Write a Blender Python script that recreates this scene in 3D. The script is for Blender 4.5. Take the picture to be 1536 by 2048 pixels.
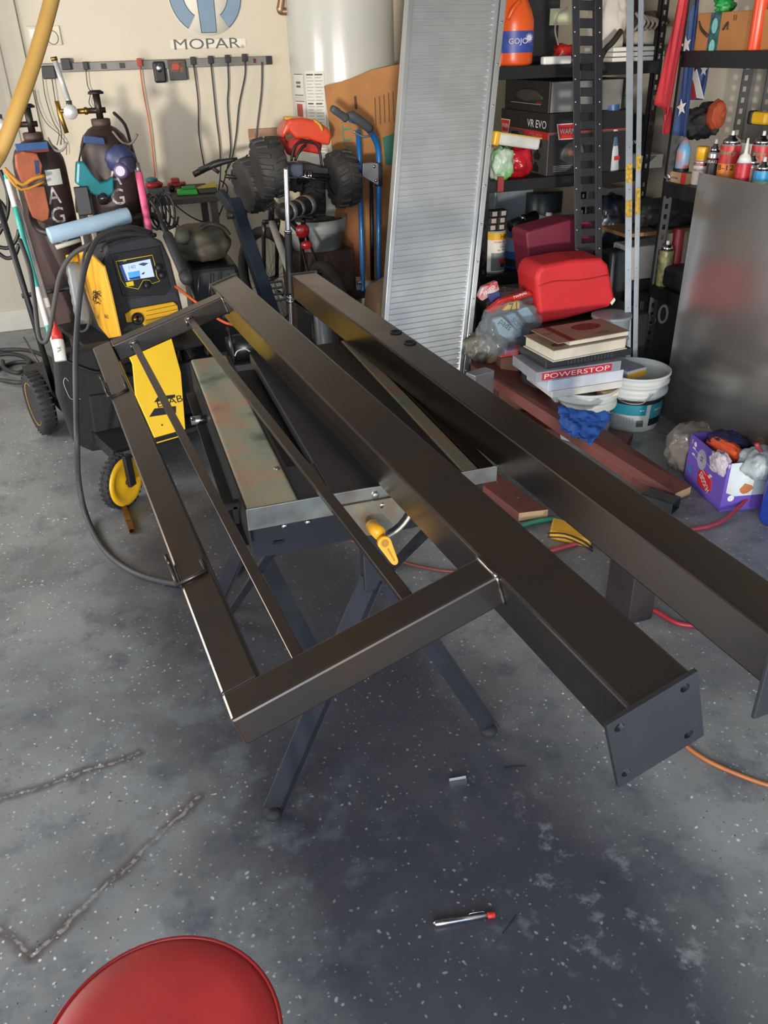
import bpy, bmesh, math, random
import numpy as np
from mathutils import Matrix, Vector, noise
from math import pi, sin, cos, radians as rad
S = bpy.context.scene
for o in list(bpy.data.objects): bpy.data.objects.remove(o)
random.seed(4)
# ---------------------------------------------------------------- camera
F_ = 1640.0; H = 1.55
_d = np.array([92., 2876., F_]); _d /= np.linalg.norm(_d)
_hy = (-(150. - 768) * 92 - F_ * F_) / 2876
_Y = np.array([150. - 768, _hy, F_]); _Y /= np.linalg.norm(_Y)
_X = np.cross(_Y, -_d); RM = np.array([_X, _Y, -_d])
cd = bpy.data.cameras.new('camera'); cam = bpy.data.objects.new('camera', cd); S.collection.objects.link(cam)
cd.sensor_fit = 'VERTICAL'; cd.sensor_height = 36; cd.lens = 36 * F_ / 2048; cd.clip_start = .02
cam.matrix_world = Matrix([[RM[i][0], -RM[i][1], -RM[i][2], (0, 0, H)[i]] for i in range(3)] + [[0, 0, 0, 1]])
S.camera = cam
# ---------------------------------------------------------------- world, lights, exposure
S.view_settings.view_transform = 'Standard'; S.view_settings.look = 'None'
S.view_settings.exposure = 0.42; S.view_settings.gamma = 1; S.view_settings.use_curve_mapping = False
w = bpy.data.worlds.new('world'); S.world = w; w.use_nodes = True
bg = w.node_tree.nodes['Background']; bg.inputs[0].default_value = (.62, .78, 1, 1); bg.inputs[1].default_value = 1.5
def light(name, typ, loc, target, energy, col, **k):
    l = bpy.data.lights.new(name, typ); l.energy = energy; l.color = col
    for a, b in k.items(): setattr(l, a, b)
    o = bpy.data.objects.new(name, l); S.collection.objects.link(o); o.location = loc
    o.rotation_euler = (Vector(target) - Vector(loc)).to_track_quat('-Z', 'Y').to_euler()
    return o
light('low_sun', 'SUN', (-3.3, -5, 1.45), (0, 5.0, 1.5), 1.5, (1, .90, .76), angle=rad(2.5))
light('door_daylight', 'AREA', (-1.7, -1.5, 1.7), (.6, 3.2, .5), 165, (.90, .95, 1), shape='RECTANGLE', size=3.4, size_y=2.0)

light('left_side_fill', 'AREA', (-2.45, 3.5, 1.5), (-.3, 3.1, .1), 60, (1, .93, .84), shape='RECTANGLE', size=1.6, size_y=1.4)  # added area light inside the left wall, brightens the far-left floor

# ---------------------------------------------------------------- helpers
def at(u, v, Y=None, X=None, Z=None):
    r = RM @ np.array([u - 768, v - 1024, F_])
    t = Y / r[1] if Y is not None else X / r[0] if X is not None else (Z - H) / r[2]
    return Vector((t * r[0], t * r[1], H + t * r[2]))
I4 = Matrix.Identity(4)
PM = {}
def fr(loc=(0, 0, 0), rz=0, rx=0, ry=0):
    return Matrix.Translation(loc) @ Matrix.Rotation(rz, 4, 'Z') @ Matrix.Rotation(rx, 4, 'X') @ Matrix.Rotation(ry, 4, 'Y')
def axes(o, x, y, z):
    return Matrix(((x[0], y[0], z[0], o[0]), (x[1], y[1], z[1], o[1]), (x[2], y[2], z[2], o[2]), (0, 0, 0, 1)))
def xyf(o, x, up):     # frame with x along x, y roughly up, z out
    x = Vector(x).normalized(); z = x.cross(Vector(up)).normalized(); y = z.cross(x)
    return axes(o, x, y, z)
def face_f(o, rz=0):   # frame on a vertical face looking to -Y
    return Matrix.Translation(o) @ Matrix.Rotation(rz, 4, 'Z') @ Matrix.Rotation(pi / 2, 4, 'X')
def lookz(a, b):
    z = (Vector(b) - Vector(a)).normalized(); t = Vector((0, 0, 1)) if abs(z.z) < .95 else Vector((0, 1, 0))
    x = t.cross(z).normalized(); return axes(a, x, z.cross(x), z)
def thing(name, label, cat, F=I4, group=None):
    o = bpy.data.objects.new(name, None); S.collection.objects.link(o); o.empty_display_size = .05
    o.matrix_world = F; PM[o.name] = F.copy(); o['label'] = label; o['category'] = cat
    if group: o['group'] = group
    return o
class MB:
    def __init__(s, F=I4): s.F = F; s.v = []; s.f = []; s.sm = []
    def add(s, vs, fs, M=I4, smooth=False):
        n = len(s.v); A = s.F @ M
        s.v += [A @ Vector(p) for p in vs]; s.f += [tuple(i + n for i in q) for q in fs]; s.sm += [smooth] * len(fs); return s
    def box(s, a, b, M=I4, taper=None):
        x0, y0, z0 = a; x1, y1, z1 = b
        t = taper or 1; cx, cy = (x0 + x1) / 2, (y0 + y1) / 2
        X = lambda x, k: cx + (x - cx) * k
        Yy = lambda y, k: cy + (y - cy) * k
        vs = [(x0, y0, z0), (x1, y0, z0), (x1, y1, z0), (x0, y1, z0)] + [(X(x, t), Yy(y, t), z1) for x, y in ((x0, y0), (x1, y0), (x1, y1), (x0, y1))]
        return s.add(vs, [(0, 3, 2, 1), (4, 5, 6, 7), (0, 1, 5, 4), (1, 2, 6, 5), (2, 3, 7, 6), (3, 0, 4, 7)], M)
    def cbox(s, c, d, M=I4): return s.box([c[i] - d[i] / 2 for i in range(3)], [c[i] + d[i] / 2 for i in range(3)], M)
    def hexa(s, bot, top): # 4 bottom pts, 4 top pts
        return s.add(list(bot) + list(top), [(0, 3, 2, 1), (4, 5, 6, 7), (0, 1, 5, 4), (1, 2, 6, 5), (2, 3, 7, 6), (3, 0, 4, 7)])
    def prism(s, poly, z0, z1, M=I4, smooth=False):
        n = len(poly); vs = [(x, y, z0) for x, y in poly] + [(x, y, z1) for x, y in poly]
        fs = [tuple(range(n - 1, -1, -1)), tuple(range(n, 2 * n))] + [(i, (i + 1) % n, n + (i + 1) % n, n + i) for i in range(n)]
        return s.add(vs, fs, M, smooth)
    def tube(s, pts, r, seg=10, cap=True, sub=0):
        pts = [Vector(p) for p in pts]
        rr = r if isinstance(r, (list, tuple)) else None
        if sub and len(pts) > 2:
            q = []; qr = []; n = len(pts)
            for i in range(n - 1):
                p0 = pts[max(i - 1, 0)]; p1 = pts[i]; p2 = pts[i + 1]; p3 = pts[min(i + 2, n - 1)]
                for k in range(sub):
                    t = k / sub
                    q.append(.5 * ((2 * p1) + (p2 - p0) * t + (2 * p0 - 5 * p1 + 4 * p2 - p3) * t * t + (3 * p1 - p0 - 3 * p2 + p3) * t ** 3))
                    if rr: qr.append(rr[i] * (1 - t) + rr[i + 1] * t)
            q.append(pts[-1]); pts = q
            if rr: qr.append(rr[-1]); rr = qr
        n = len(pts); vs = []; fs = []
        d = (pts[1] - pts[0]).normalized(); up = Vector((0, 0, 1)) if abs(d.z) < .9 else Vector((1, 0, 0))
        x = up.cross(d).normalized()
        for i in range(n):
            d = (pts[min(i + 1, n - 1)] - pts[max(i - 1, 0)]).normalized()
            x = (x - d * x.dot(d)).normalized(); y = d.cross(x); R = rr[i] if rr else r
            vs += [pts[i] + (x * cos(2 * pi * k / seg) + y * sin(2 * pi * k / seg)) * R for k in range(seg)]
        for i in range(n - 1):
            for k in range(seg):
                a = i * seg + k; b = i * seg + (k + 1) % seg
                fs.append((a, b, b + seg, a + seg))
        if cap: fs += [tuple(range(seg - 1, -1, -1)), tuple(range((n - 1) * seg, n * seg))]
        return s.add(vs, fs, I4, seg > 5)
    def lathe(s, prof, M=I4, seg=24, smooth=True, sx=1, sy=1, a0=0, a1=2 * pi):
        n = len(prof); full = abs(a1 - a0 - 2 * pi) < 1e-6; m = seg if full else seg + 1
        vs = [(r * cos(a0 + (a1 - a0) * k / seg) * sx, r * sin(a0 + (a1 - a0) * k / seg) * sy, z) for r, z in prof for k in range(m)]
        fs = []
        for i in range(n - 1):
            for k in range(seg):
                a = i * m + k; b = i * m + (k + 1) % m
                fs.append((a, b, b + m, a + m))
        if full and abs(prof[0][1] - prof[-1][1]) > 1e-6 and not (n == 2 and abs(prof[0][0] - prof[1][0]) < 1e-5):
            if prof[0][0] > 1e-5: fs.append(tuple(range(seg - 1, -1, -1)))
            if prof[-1][0] > 1e-5: fs.append(tuple(range((n - 1) * m, n * m)))
        return s.add(vs, fs, M, smooth)
    def grid(s, fn, nu, nv, th=0, smooth=True):
        vs = [Vector(fn(i / nu, j / nv)) for j in range(nv + 1) for i in range(nu + 1)]
        fs = [(j * (nu + 1) + i, j * (nu + 1) + i + 1, (j + 1) * (nu + 1) + i + 1, (j + 1) * (nu + 1) + i) for j in range(nv) for i in range(nu)]
        return s.add(vs, fs, I4, smooth)
    def blob(s, c, d, amp=.12, fq=2.2, seed=0, sub=3, boxy=0, M=I4, flatb=True, crease=0):
        bm = bmesh.new(); bmesh.ops.create_icosphere(bm, subdivisions=sub, radius=1)
        vs = []
        for v in bm.verts:
            p = v.co.copy()
            if boxy:
                m = max(abs(p.x), abs(p.y), abs(p.z)); p = p.lerp(p / m * .92, boxy)
            k = 1 + amp * noise.noise(v.co * fq + Vector((seed * 3.7, seed, 0))) + amp * .5 * noise.noise(v.co * fq * 2.7 + Vector((seed, 5, 0)))
            if crease: k -= crease * (abs(noise.noise(v.co * 3.1 + Vector((seed, 2, 9)))) + .6 * abs(noise.noise(v.co * 6.3 + Vector((seed, 7, 1)))) - .3)
            p = p * k
            if flatb: p.z = max(p.z, -.93)
            vs.append((c[0] + p.x * d[0] / 2, c[1] + p.y * d[1] / 2, c[2] + p.z * d[2] / 2))
        fs = [tuple(v.index for v in f.verts) for f in bm.faces]; bm.free()
        return s.add(vs, fs, M, True)
    def build(s, name, m, parent=None, bevel=0, label=None, cat=None, group=None, kind=None, solid=0, seg=2):
        me = bpy.data.meshes.new(name); o = bpy.data.objects.new(name, me); S.collection.objects.link(o)
        if parent is not None:
            P = PM[parent.name].inverted(); o.parent = parent; PM[o.name] = PM[parent.name]
            vs = [P @ v for v in s.v]
        else:
            xs = [v.x for v in s.v]; ys = [v.y for v in s.v]; zs = [v.z for v in s.v]
            c = Vector(((min(xs) + max(xs)) / 2, (min(ys) + max(ys)) / 2, min(zs)))
            if kind == 'structure': c = Vector((0, 0, 0))
            vs = [v - c for v in s.v]; o.location = c; PM[o.name] = Matrix.Translation(c)
        me.from_pydata([tuple(v) for v in vs], [], s.f); me.polygons.foreach_set('use_smooth', s.sm)
        bm = bmesh.new(); bm.from_mesh(me); bmesh.ops.recalc_face_normals(bm, faces=bm.faces); bm.to_mesh(me); bm.free()
        me.materials.append(m); me.update()
        if solid:
            d = o.modifiers.new('s', 'SOLIDIFY'); d.thickness = solid; d.offset = 0
        if bevel:
            b = o.modifiers.new('b', 'BEVEL'); b.width = bevel; b.segments = seg; b.limit_method = 'ANGLE'; b.angle_limit = rad(40)
        if label: o['label'] = label
        if cat: o['category'] = cat
        if group: o['group'] = group
        if kind: o['kind'] = kind
        return o
_mats = {}
def hexc(h):
    c = [int(h[i:i + 2], 16) / 255 for i in (0, 2, 4)]
    return tuple(x / 12.92 if x <= .04045 else ((x + .055) / 1.055) ** 2.4 for x in c)
def mat(h, rough=.5, metal=0, var=.12, scale=8, bump=0, bscale=60, alpha=1, emit=0, coat=0, trans=0, tint=None, stretch=None, spec=None):
    key = (h, rough, metal, var, scale, bump, bscale, alpha, emit, coat, trans, tint, stretch)
    if key in _mats: return _mats[key]
    m = bpy.data.materials.new('mat_' + h); m.use_nodes = True; nt = m.node_tree; N = nt.nodes; L = nt.links
    b = N['Principled BSDF']; c = hexc(h)
    b.inputs['Roughness'].default_value = rough; b.inputs['Metallic'].default_value = metal
    if spec is not None: b.inputs['Specular IOR Level'].default_value = spec
    tc = N.new('ShaderNodeTexCoord'); mp = N.new('ShaderNodeMapping'); L.new(tc.outputs['Object'], mp.inputs[0])
    if stretch: mp.inputs['Scale'].default_value = stretch
    n = N.new('ShaderNodeTexNoise'); n.inputs['Scale'].default_value = scale; n.inputs['Detail'].default_value = 4
    L.new(mp.outputs[0], n.inputs['Vector'])
    mx = N.new('ShaderNodeMix'); mx.data_type = 'RGBA'
    t = hexc(tint) if tint else tuple(x * (1 - var * 1.6) for x in c)
    lo = 1 if tint else 1 + var * .7
    mx.inputs[6].default_value = (*[min(1, x * lo) for x in c], 1); mx.inputs[7].default_value = (*t, 1)
    rp = N.new('ShaderNodeMapRange'); rp.inputs[1].default_value = .35; rp.inputs[2].default_value = .65
    L.new(n.outputs[0], rp.inputs[0]); L.new(rp.outputs[0], mx.inputs[0]); L.new(mx.outputs[2], b.inputs['Base Color'])
    if bump:
        n2 = N.new('ShaderNodeTexNoise'); n2.inputs['Scale'].default_value = bscale; n2.inputs['Detail'].default_value = 3
        L.new(mp.outputs[0], n2.inputs['Vector'])
        bp = N.new('ShaderNodeBump'); bp.inputs['Strength'].default_value = bump; bp.inputs['Distance'].default_value = .01
        L.new(n2.outputs[0], bp.inputs['Height']); L.new(bp.outputs[0], b.inputs['Normal'])
    if alpha < 1: b.inputs['Alpha'].default_value = alpha
    if trans: b.inputs['Transmission Weight'].default_value = trans; b.inputs['IOR'].default_value = 1.2
    if coat: b.inputs['Coat Weight'].default_value = coat; b.inputs['Coat Roughness'].default_value = .12
    if emit:
        L.new(mx.outputs[2], b.inputs['Emission Color']); b.inputs['Emission Strength'].default_value = emit
    _mats[key] = m; return m
BLK = mat('1c1c1e', .5); RUB = mat('202022', .75, bump=.3); CHR = mat('c8c8cc', .18, 1, .05); DSTEEL = mat('2a2b2e', .45, .6)
WHT = mat('e4e2dc', .5, var=.05); GAL = mat('a8adb2', .35, .9); YEL = mat('e8b020', .4, var=.06); CARD = mat('b07a48', .8, var=.12, scale=5)
RED = mat('c22a26', .5); PAPER = mat('d8d6cc', .8, var=.05)
_tc = {}
def text(body, F, size, m, parent, name='lettering', w=None, h=None, ext=.0006, R=None, align='CENTER', bold=0, label=None, squash=None):
    cu = bpy.data.curves.new('t', 'FONT'); cu.body = body; cu.size = 1; cu.align_x = 'LEFT'; cu.extrude = 0; cu.offset = bold; cu.resolution_u = 3
    o = bpy.data.objects.new('t', cu); S.collection.objects.link(o); dg = bpy.context.evaluated_depsgraph_get()
    me = bpy.data.meshes.new_from_object(o.evaluated_get(dg)); bpy.data.objects.remove(o); bpy.data.curves.remove(cu)
    v = [x.co.copy() for x in me.vertices]
    if not v: return None
    x0 = min(p.x for p in v); x1 = max(p.x for p in v); y0 = min(p.y for p in v); y1 = max(p.y for p in v)
    sx = sy = size
    if w: sx = w / (x1 - x0)
    if h: sy = h / (y1 - y0)
    if w and not h: sy = sx
    if h and not w: sx = sy
    cx, cy = (x0 + x1) / 2, (y0 + y1) / 2
    mb = MB(F); vs = []
    for z in (0, ext):
        for p in v:
            x = (p.x - cx) * sx; y = (p.y - cy) * sy
            if R: vs.append((sin(x / R) * (R + z), y, cos(x / R) * (R + z) - R))
            else: vs.append((x, y, z))
    n = len(v); fs = [tuple(q.vertices) for q in me.polygons]
    mb.add(vs[n:], fs); bpy.data.meshes.remove(me)
    return mb.build(name, m, parent, label=label)
def tube_thing(name, label, cat, pts, r, m, seg=8, sub=4, group=None):
    return MB().tube(pts, r, seg, sub=sub).build(name, m, label=label, cat=cat, group=group)

exec_parts = []
# ================================================================ SETTING
XR, XL, YB, YF, ZC = 2.97, -2.6, 5.73, -1.3, 2.7
def floor_mat():
    m = bpy.data.materials.new('painted_floor'); m.use_nodes = True; nt = m.node_tree; N = nt.nodes; L = nt.links
    b = N['Principled BSDF']; tc = N.new('ShaderNodeTexCoord'); P = tc.outputs['Object']
    def nz(sc, det=4, rough=.55, vec=P):
        n = N.new('ShaderNodeTexNoise'); n.inputs['Scale'].default_value = sc; n.inputs['Detail'].default_value = det; n.inputs['Roughness'].default_value = rough; L.new(vec, n.inputs['Vector']); return n.outputs[0]
    def mr(v, a, c, d=0., e=1.):
        n = N.new('ShaderNodeMapRange'); n.inputs[1].default_value = a; n.inputs[2].default_value = c; n.inputs[3].default_value = d; n.inputs[4].default_value = e; L.new(v, n.inputs[0]); return n.outputs[0]
    def mth(op, a, c):
        n = N.new('ShaderNodeMath'); n.operation = op
        for i, x in enumerate((a, c)):
            if isinstance(x, (int, float)): n.inputs[i].default_value = x
            else: L.new(x, n.inputs[i])
        return n.outputs[0]
    def mix(f, a, c):
        n = N.new('ShaderNodeMix'); n.data_type = 'RGBA'; L.new(f, n.inputs[0])
        for i, x in ((6, a), (7, c)):
            if isinstance(x, tuple): n.inputs[i].default_value = (*x, 1)
            else: L.new(x, n.inputs[i])
        return n.outputs[2]
    def seg_dist(p, q, wob=.012):
        # distance to a segment, wobbled
        p = Vector((p[0], p[1], 0)); q = Vector((q[0], q[1], 0)); d = q - p; Ln = d.length; d /= Ln
        s1 = N.new('ShaderNodeVectorMath'); s1.operation = 'SUBTRACT'; L.new(PW, s1.inputs[0]); s1.inputs[1].default_value = p
        dt = N.new('ShaderNodeVectorMath'); dt.operation = 'DOT_PRODUCT'; L.new(s1.outputs[0], dt.inputs[0]); dt.inputs[1].default_value = d
        cl = N.new('ShaderNodeClamp'); L.new(dt.outputs['Value'], cl.inputs[0]); cl.inputs[1].default_value = 0; cl.inputs[2].default_value = Ln
        sc = N.new('ShaderNodeVectorMath'); sc.operation = 'SCALE'; sc.inputs[0].default_value = d; L.new(cl.outputs[0], sc.inputs['Scale'])
        s2 = N.new('ShaderNodeVectorMath'); s2.operation = 'DISTANCE'; L.new(s1.outputs[0], s2.inputs[0]); L.new(sc.outputs[0], s2.inputs[1])
        return s2.outputs['Value']
    wn = N.new('ShaderNodeTexNoise'); wn.inputs['Scale'].default_value = 18; L.new(P, wn.inputs['Vector'])
    wa = N.new('ShaderNodeVectorMath'); wa.operation = 'MULTIPLY_ADD'; L.new(wn.outputs['Color'], wa.inputs[0]); wa.inputs[1].default_value = (.03, .03, 0); L.new(P, wa.inputs[2])
    wf = N.new('ShaderNodeVectorMath'); wf.operation = 'MULTIPLY'; L.new(wa.outputs[0], wf.inputs[0]); wf.inputs[1].default_value = (1, 1, 0)
    PW = wf.outputs[0]
    col = mix(mr(nz(1.7, 6), .38, .62), hexc('6b6c6d'), hexc('898b8b'))
    col = mix(mr(nz(6, 8, .72), .50, .66), col, hexc('5d6268'))
    col = mix(mr(nz(26, 5, .7), .58, .75, 0, .5), col, hexc('44484f'))
    # shadow of frame and viewer painted into the floor colour, with some dirt
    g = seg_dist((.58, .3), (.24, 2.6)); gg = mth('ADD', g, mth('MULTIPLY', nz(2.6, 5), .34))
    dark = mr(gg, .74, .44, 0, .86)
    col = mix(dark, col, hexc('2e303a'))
    # taped outline, half peeled
    for a, c in (((0, 1592), (290, 1495)), ((-60, 1775), (80, 1893)), ((80, 1893), (320, 1668)), ((320, 1668), (410, 1580))):
        p, q = at(*a, Z=0), at(*c, Z=0); dd = seg_dist(p, q)
        col = mix(mr(dd, .022, .006, 0, .75), col, hexc('453e3b'))
        col = mix(mth('MULTIPLY', mr(dd, .006, .003), mr(nz(60, 3), .42, .55)), col, hexc('8d8480'))
    # paint flakes
    for sc, a, hx in ((50, .20, 'c9cccd'), (30, .12, 'd6d9da'), (75, .2, 'b4b8ba'), (60, .15, '1b1d22')):
        v = N.new('ShaderNodeTexVoronoi'); v.inputs['Scale'].default_value = sc; v.inputs['Randomness'].default_value = 1; L.new(PW if hx != '14161a' else P, v.inputs['Vector'])
        gt = N.new('ShaderNodeSeparateColor'); L.new(v.outputs['Color'], gt.inputs[0])
        k = mth('MULTIPLY', mr(v.outputs['Distance'], a, a * .6), mr(gt.outputs[0], .60, .62))
        dense = mth('MULTIPLY', mr(nz(3.3, 3), .35, .6, .25, 1), mth('SUBTRACT', 1.0, mth('MULTIPLY', dark, .75)))
        col = mix(mth('MULTIPLY', k, dense), col, hexc(hx))
    # bare worn patches at the right
    pd = seg_dist(at(1120, 1700, Z=0), at(1480, 1930, Z=0)); pm = mth('MULTIPLY', mr(pd, .30, .05), mr(nz(14, 8, .7), .55, .68))
    col = mix(mth('MULTIPLY', pm, .6), col, hexc('8f9294'))
    pd = seg_dist(at(0, 1100, Z=0), at(420, 1750, Z=0)); pm = mth('MULTIPLY', mr(pd, .5, .1), mr(nz(9, 7, .65), .50, .62))
    col = mix(mth('MULTIPLY', pm, .45), col, hexc('7c8488'))
    L.new(col, b.inputs['Base Color'])
    L.new(mr(nz(5, 5), .3, .7, .30, .48), b.inputs['Roughness'])
    bp = N.new('ShaderNodeBump'); bp.inputs['Strength'].default_value = .12; bp.inputs['Distance'].default_value = .004
    L.new(nz(70, 5), bp.inputs['Height']); L.new(bp.outputs[0], b.inputs['Normal'])
    return m
wallm = mat('cdc3b0', .75, var=.03, scale=1.2, bump=.04, bscale=220)
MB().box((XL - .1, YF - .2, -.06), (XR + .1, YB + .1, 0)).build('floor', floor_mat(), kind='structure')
MB().box((XL - .1, YF, ZC), (XR + .1, YB + .1, ZC + .08)).build('ceiling', mat('7a7066', .9, var=.04), kind='structure')
MB().box((XL, YB, 0), (XR, YB + .1, ZC)).build('wall_back', wallm, kind='structure')
MB().box((XR, YF, 0), (XR + .1, YB + .1, ZC)).build('wall_right', wallm, kind='structure')
MB().box((XL - .1, YF, 0), (XL, 2.6, ZC)).box((XL - .1, 4.4, 0), (XL, YB + .1, ZC)).box((XL - .1, 2.6, 0), (XL, 4.4, .5)).box((XL - .1, 2.6, 2.2), (XL, 4.4, ZC)).build('wall_left', wallm, kind='structure')
MB().box((XL - .08, 2.6, .5), (XL - .02, 2.66, 2.2)).box((XL - .08, 4.34, .5), (XL - .02, 4.4, 2.2)).box((XL - .08, 2.6, .5), (XL - .02, 4.4, .56)).box((XL - .08, 2.6, 2.14), (XL - .02, 4.4, 2.2)).box((XL - .07, 3.47, .5), (XL - .03, 3.53, 2.2)).build('added_window_1', WHT, kind='structure')  # unseen window frame, added with its wall opening to go with the left light
MB().box((XL, YF - .1, 2.2), (XR, YF, ZC)).build('wall_front', wallm, kind='structure')
bbm = mat('d6d2c6', .6, var=.04)
MB().box((-.38, YB - .015, 0), (XR, YB, .13)).build('baseboard_back', bbm, kind='structure', bevel=.004)
MB().box((XL, YB - .015, 0), (-.38, YB, .13)).build('baseboard_left', bbm, kind='structure', bevel=.004)
MB().box((-.345, YB - .02, .13), (-.27, YB, ZC)).build('trim_1', mat('cdc3ae', .7, var=.03), kind='structure', bevel=.004)
MB().box((-.42, YB - .008, .13), (-.395, YB, ZC)).build('trim_2', mat('cdc3ae', .7, var=.03), kind='structure', bevel=.003)

# ================================================================ WELDED GATE FRAME
STEEL = None
def steel():
    m = bpy.data.materials.new('mill_scale_steel'); m.use_nodes = True; nt = m.node_tree; N = nt.nodes; L = nt.links; b = N['Principled BSDF']
    tc = N.new('ShaderNodeTexCoord'); n = N.new('ShaderNodeTexNoise'); n.inputs['Scale'].default_value = 5; n.inputs['Detail'].default_value = 6; L.new(tc.outputs['Object'], n.inputs['Vector'])
    r = N.new('ShaderNodeValToRGB'); r.color_ramp.elements[0].position = .3; r.color_ramp.elements[0].color = (*hexc('63605f'), 1); r.color_ramp.elements[1].position = .72; r.color_ramp.elements[1].color = (*hexc('6b5d52'), 1)
    L.new(n.outputs[0], r.inputs[0]); L.new(r.outputs[0], b.inputs['Base Color']); b.inputs['Metallic'].default_value = .92
    rr = N.new('ShaderNodeMapRange'); rr.inputs[3].default_value = .20; rr.inputs[4].default_value = .36; L.new(n.outputs[0], rr.inputs[0]); L.new(rr.outputs[0], b.inputs['Roughness'])
    return m
STEEL = steel(); EDGE = mat('8f8a86', .3, 1, .1); WELD = mat('9a948e', .35, 1, .3, 90)
GA = Matrix(((.0857, -.9575, -.2755, .3557), (-.9963, -.0818, -.0258, 2.6233), (-.0022, -.2767, .961, .9351), (0, 0, 0, 1)))
g = thing('gate_frame', 'dark bare steel gate frame with thin inner bars tilted on the workbench', 'steel frame', GA)
a_, b_, L_, V_, t_, ct, uf, un = .085, .108, 2.06, .4906, .0549, .0534, .0944, 1.7736
MB(GA).box((0, 0, -b_), (L_, a_, 0)).build('square_post', STEEL, g, bevel=.004)
MB(GA).box((-.006, -.004, -b_ - .004), (0, a_ + .004, .004)).build('end_cap', STEEL, g, bevel=.001)
# end plate with four holes (ring of quads around each hole)
def plate_holes(F, u, v0, v1, w0, w1, holes, th, r):
    bm = bmesh.new(); vs = [bm.verts.new((0, x, y)) for x, y in ((v0, w0), (v1, w0), (v1, w1), (v0, w1))]
    es = [bm.edges.new((vs[i], vs[(i + 1) % 4])) for i in range(4)]
    for (x, y) in holes:
        c = [bm.verts.new((0, x + r * cos(2 * pi * k / 14) * 1.05, y + r * sin(2 * pi * k / 14))) for k in range(14)]
        es += [bm.edges.new((c[k], c[(k + 1) % 14])) for k in range(14)]
    bmesh.ops.triangle_fill(bm, use_beauty=True, use_dissolve=False, edges=es)
    gg = bmesh.ops.extrude_face_region(bm, geom=list(bm.faces)); bmesh.ops.translate(bm, vec=(th, 0, 0), verts=[x for x in gg['geom'] if isinstance(x, bmesh.types.BMVert)])
    bm.verts.index_update(); mb = MB(F); mb.add([(v.co.x + u, v.co.y, v.co.z) for v in bm.verts], [tuple(v.index for v in f.verts) for f in bm.faces]); bm.free(); return mb
PLATE = mat('6a6a70', .38, .95, .1)
plate_holes(GA, L_, -.004, .119, -.112, .004, [(.104, -.011), (.015, -.011), (.106, -.093), (.017, -.093)], .006, .0062).build('end_plate', PLATE, g, label='flat end plate with four bolt holes')
MB(GA).box((uf, V_ - t_, -ct), (un - t_ - .0005, V_, 0)).build('outer_tube', STEEL, g, bevel=.004)
MB(GA).box((uf, a_, -ct), (uf + t_, V_ - t_, 0)).build('cross_tube', STEEL, g, bevel=.004)
MB(GA).box((un - t_, a_, -ct), (un, V_, 0)).build('cross_tube', STEEL, g, bevel=.004)
for v in (.376, .2):
    MB(GA).box((uf + t_, v - .0095, -.036), (un - t_, v + .0095, -.017)).build('inner_bar', STEEL, g, bevel=.0015)
    MB(GA).tube([(uf + t_ + .002, v - .012, -.016), (uf + t_ + .002, v + .012, -.016)], .003, 6).tube([(uf + t_ + .002, v + .012, -.016), (uf + t_ + .002, v + .012, -.037)], .003, 6).build('weld_bead', WELD, g)
for u0 in (uf, un - t_):
    mb = MB(GA)
    for w in (u0, u0 + t_): mb.tube([(w + random.uniform(-.001, .001), a_ + .002, -k * ct / 7) for k in range(8)], .0028, 6)
    mb.tube([(u0 + k * t_ / 7, a_ + .002, random.uniform(0, .002)) for k in range(8)], .003, 6).build('weld_bead', WELD, g)
for u0, u1 in ((.40, .53), (1.37, 1.435)):
    mb = MB(GA); mb.tube([(u0, V_ + .004, .003), (u1, V_ + .004, .003), (u1, .444, .003), (u0 + .03, .444, .003)], .0038, 6)
    mb.tube([(u0, V_ + .004, .003), (u0 - .02, V_ + .004, .012)], .0035, 6).build('hinge_tab', mat('55504c', .35, .9), g)
# second square beam
p0 = at(583, 550, Z=.873); p1 = at(1536, 1262, Z=.873); dr = (p1 - p0); dr.z = 0; Ln = dr.length + .03; dr.normalize()
side = Vector((-dr.y, dr.x, 0)) # points to +X
if side.x < 0: side = -side
B2 = axes((p0.x, p0.y, .791), dr, side, (0, 0, 1))
b2 = thing('square_steel_beam', 'long loose square steel beam with two grommeted holes, nearer the shelves', 'steel beam', B2)
MB(B2).box((0, 0, 0), (Ln, .088, .082)).build('square_post', STEEL, b2, bevel=.004)
MB(B2).box((-.005, -.004, -.004), (0, .092, .086)).build('end_cap', STEEL, b2, bevel=.001)
MB(B2).box((Ln, -.03, -.03), (Ln + .006, .09, .086)).build('end_plate', PLATE, b2, bevel=.001)
for px in ((792, 665), (820, 686)):
    q = B2.inverted() @ at(*px, Z=.873)
    MB(B2).lathe([(.0005, .0826), (.011, .0826), (.0115, .086), (.016, .0855), (.0165, .082)], Matrix.Translation((q.x, q.y, 0)), 20, sx=1.0).build('grommet', BLK, b2)
# post propping the loose beam
q = at(1255, 1250, Z=0)
MB().box((q.x, q.y, 0), (q.x + .085, q.y + .13, .36)).build('steel_tube_block', mat('5a5357', .35, .8), bevel=.003, label='short square steel tube standing on the floor between the two beams', cat='steel offcut')

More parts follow.
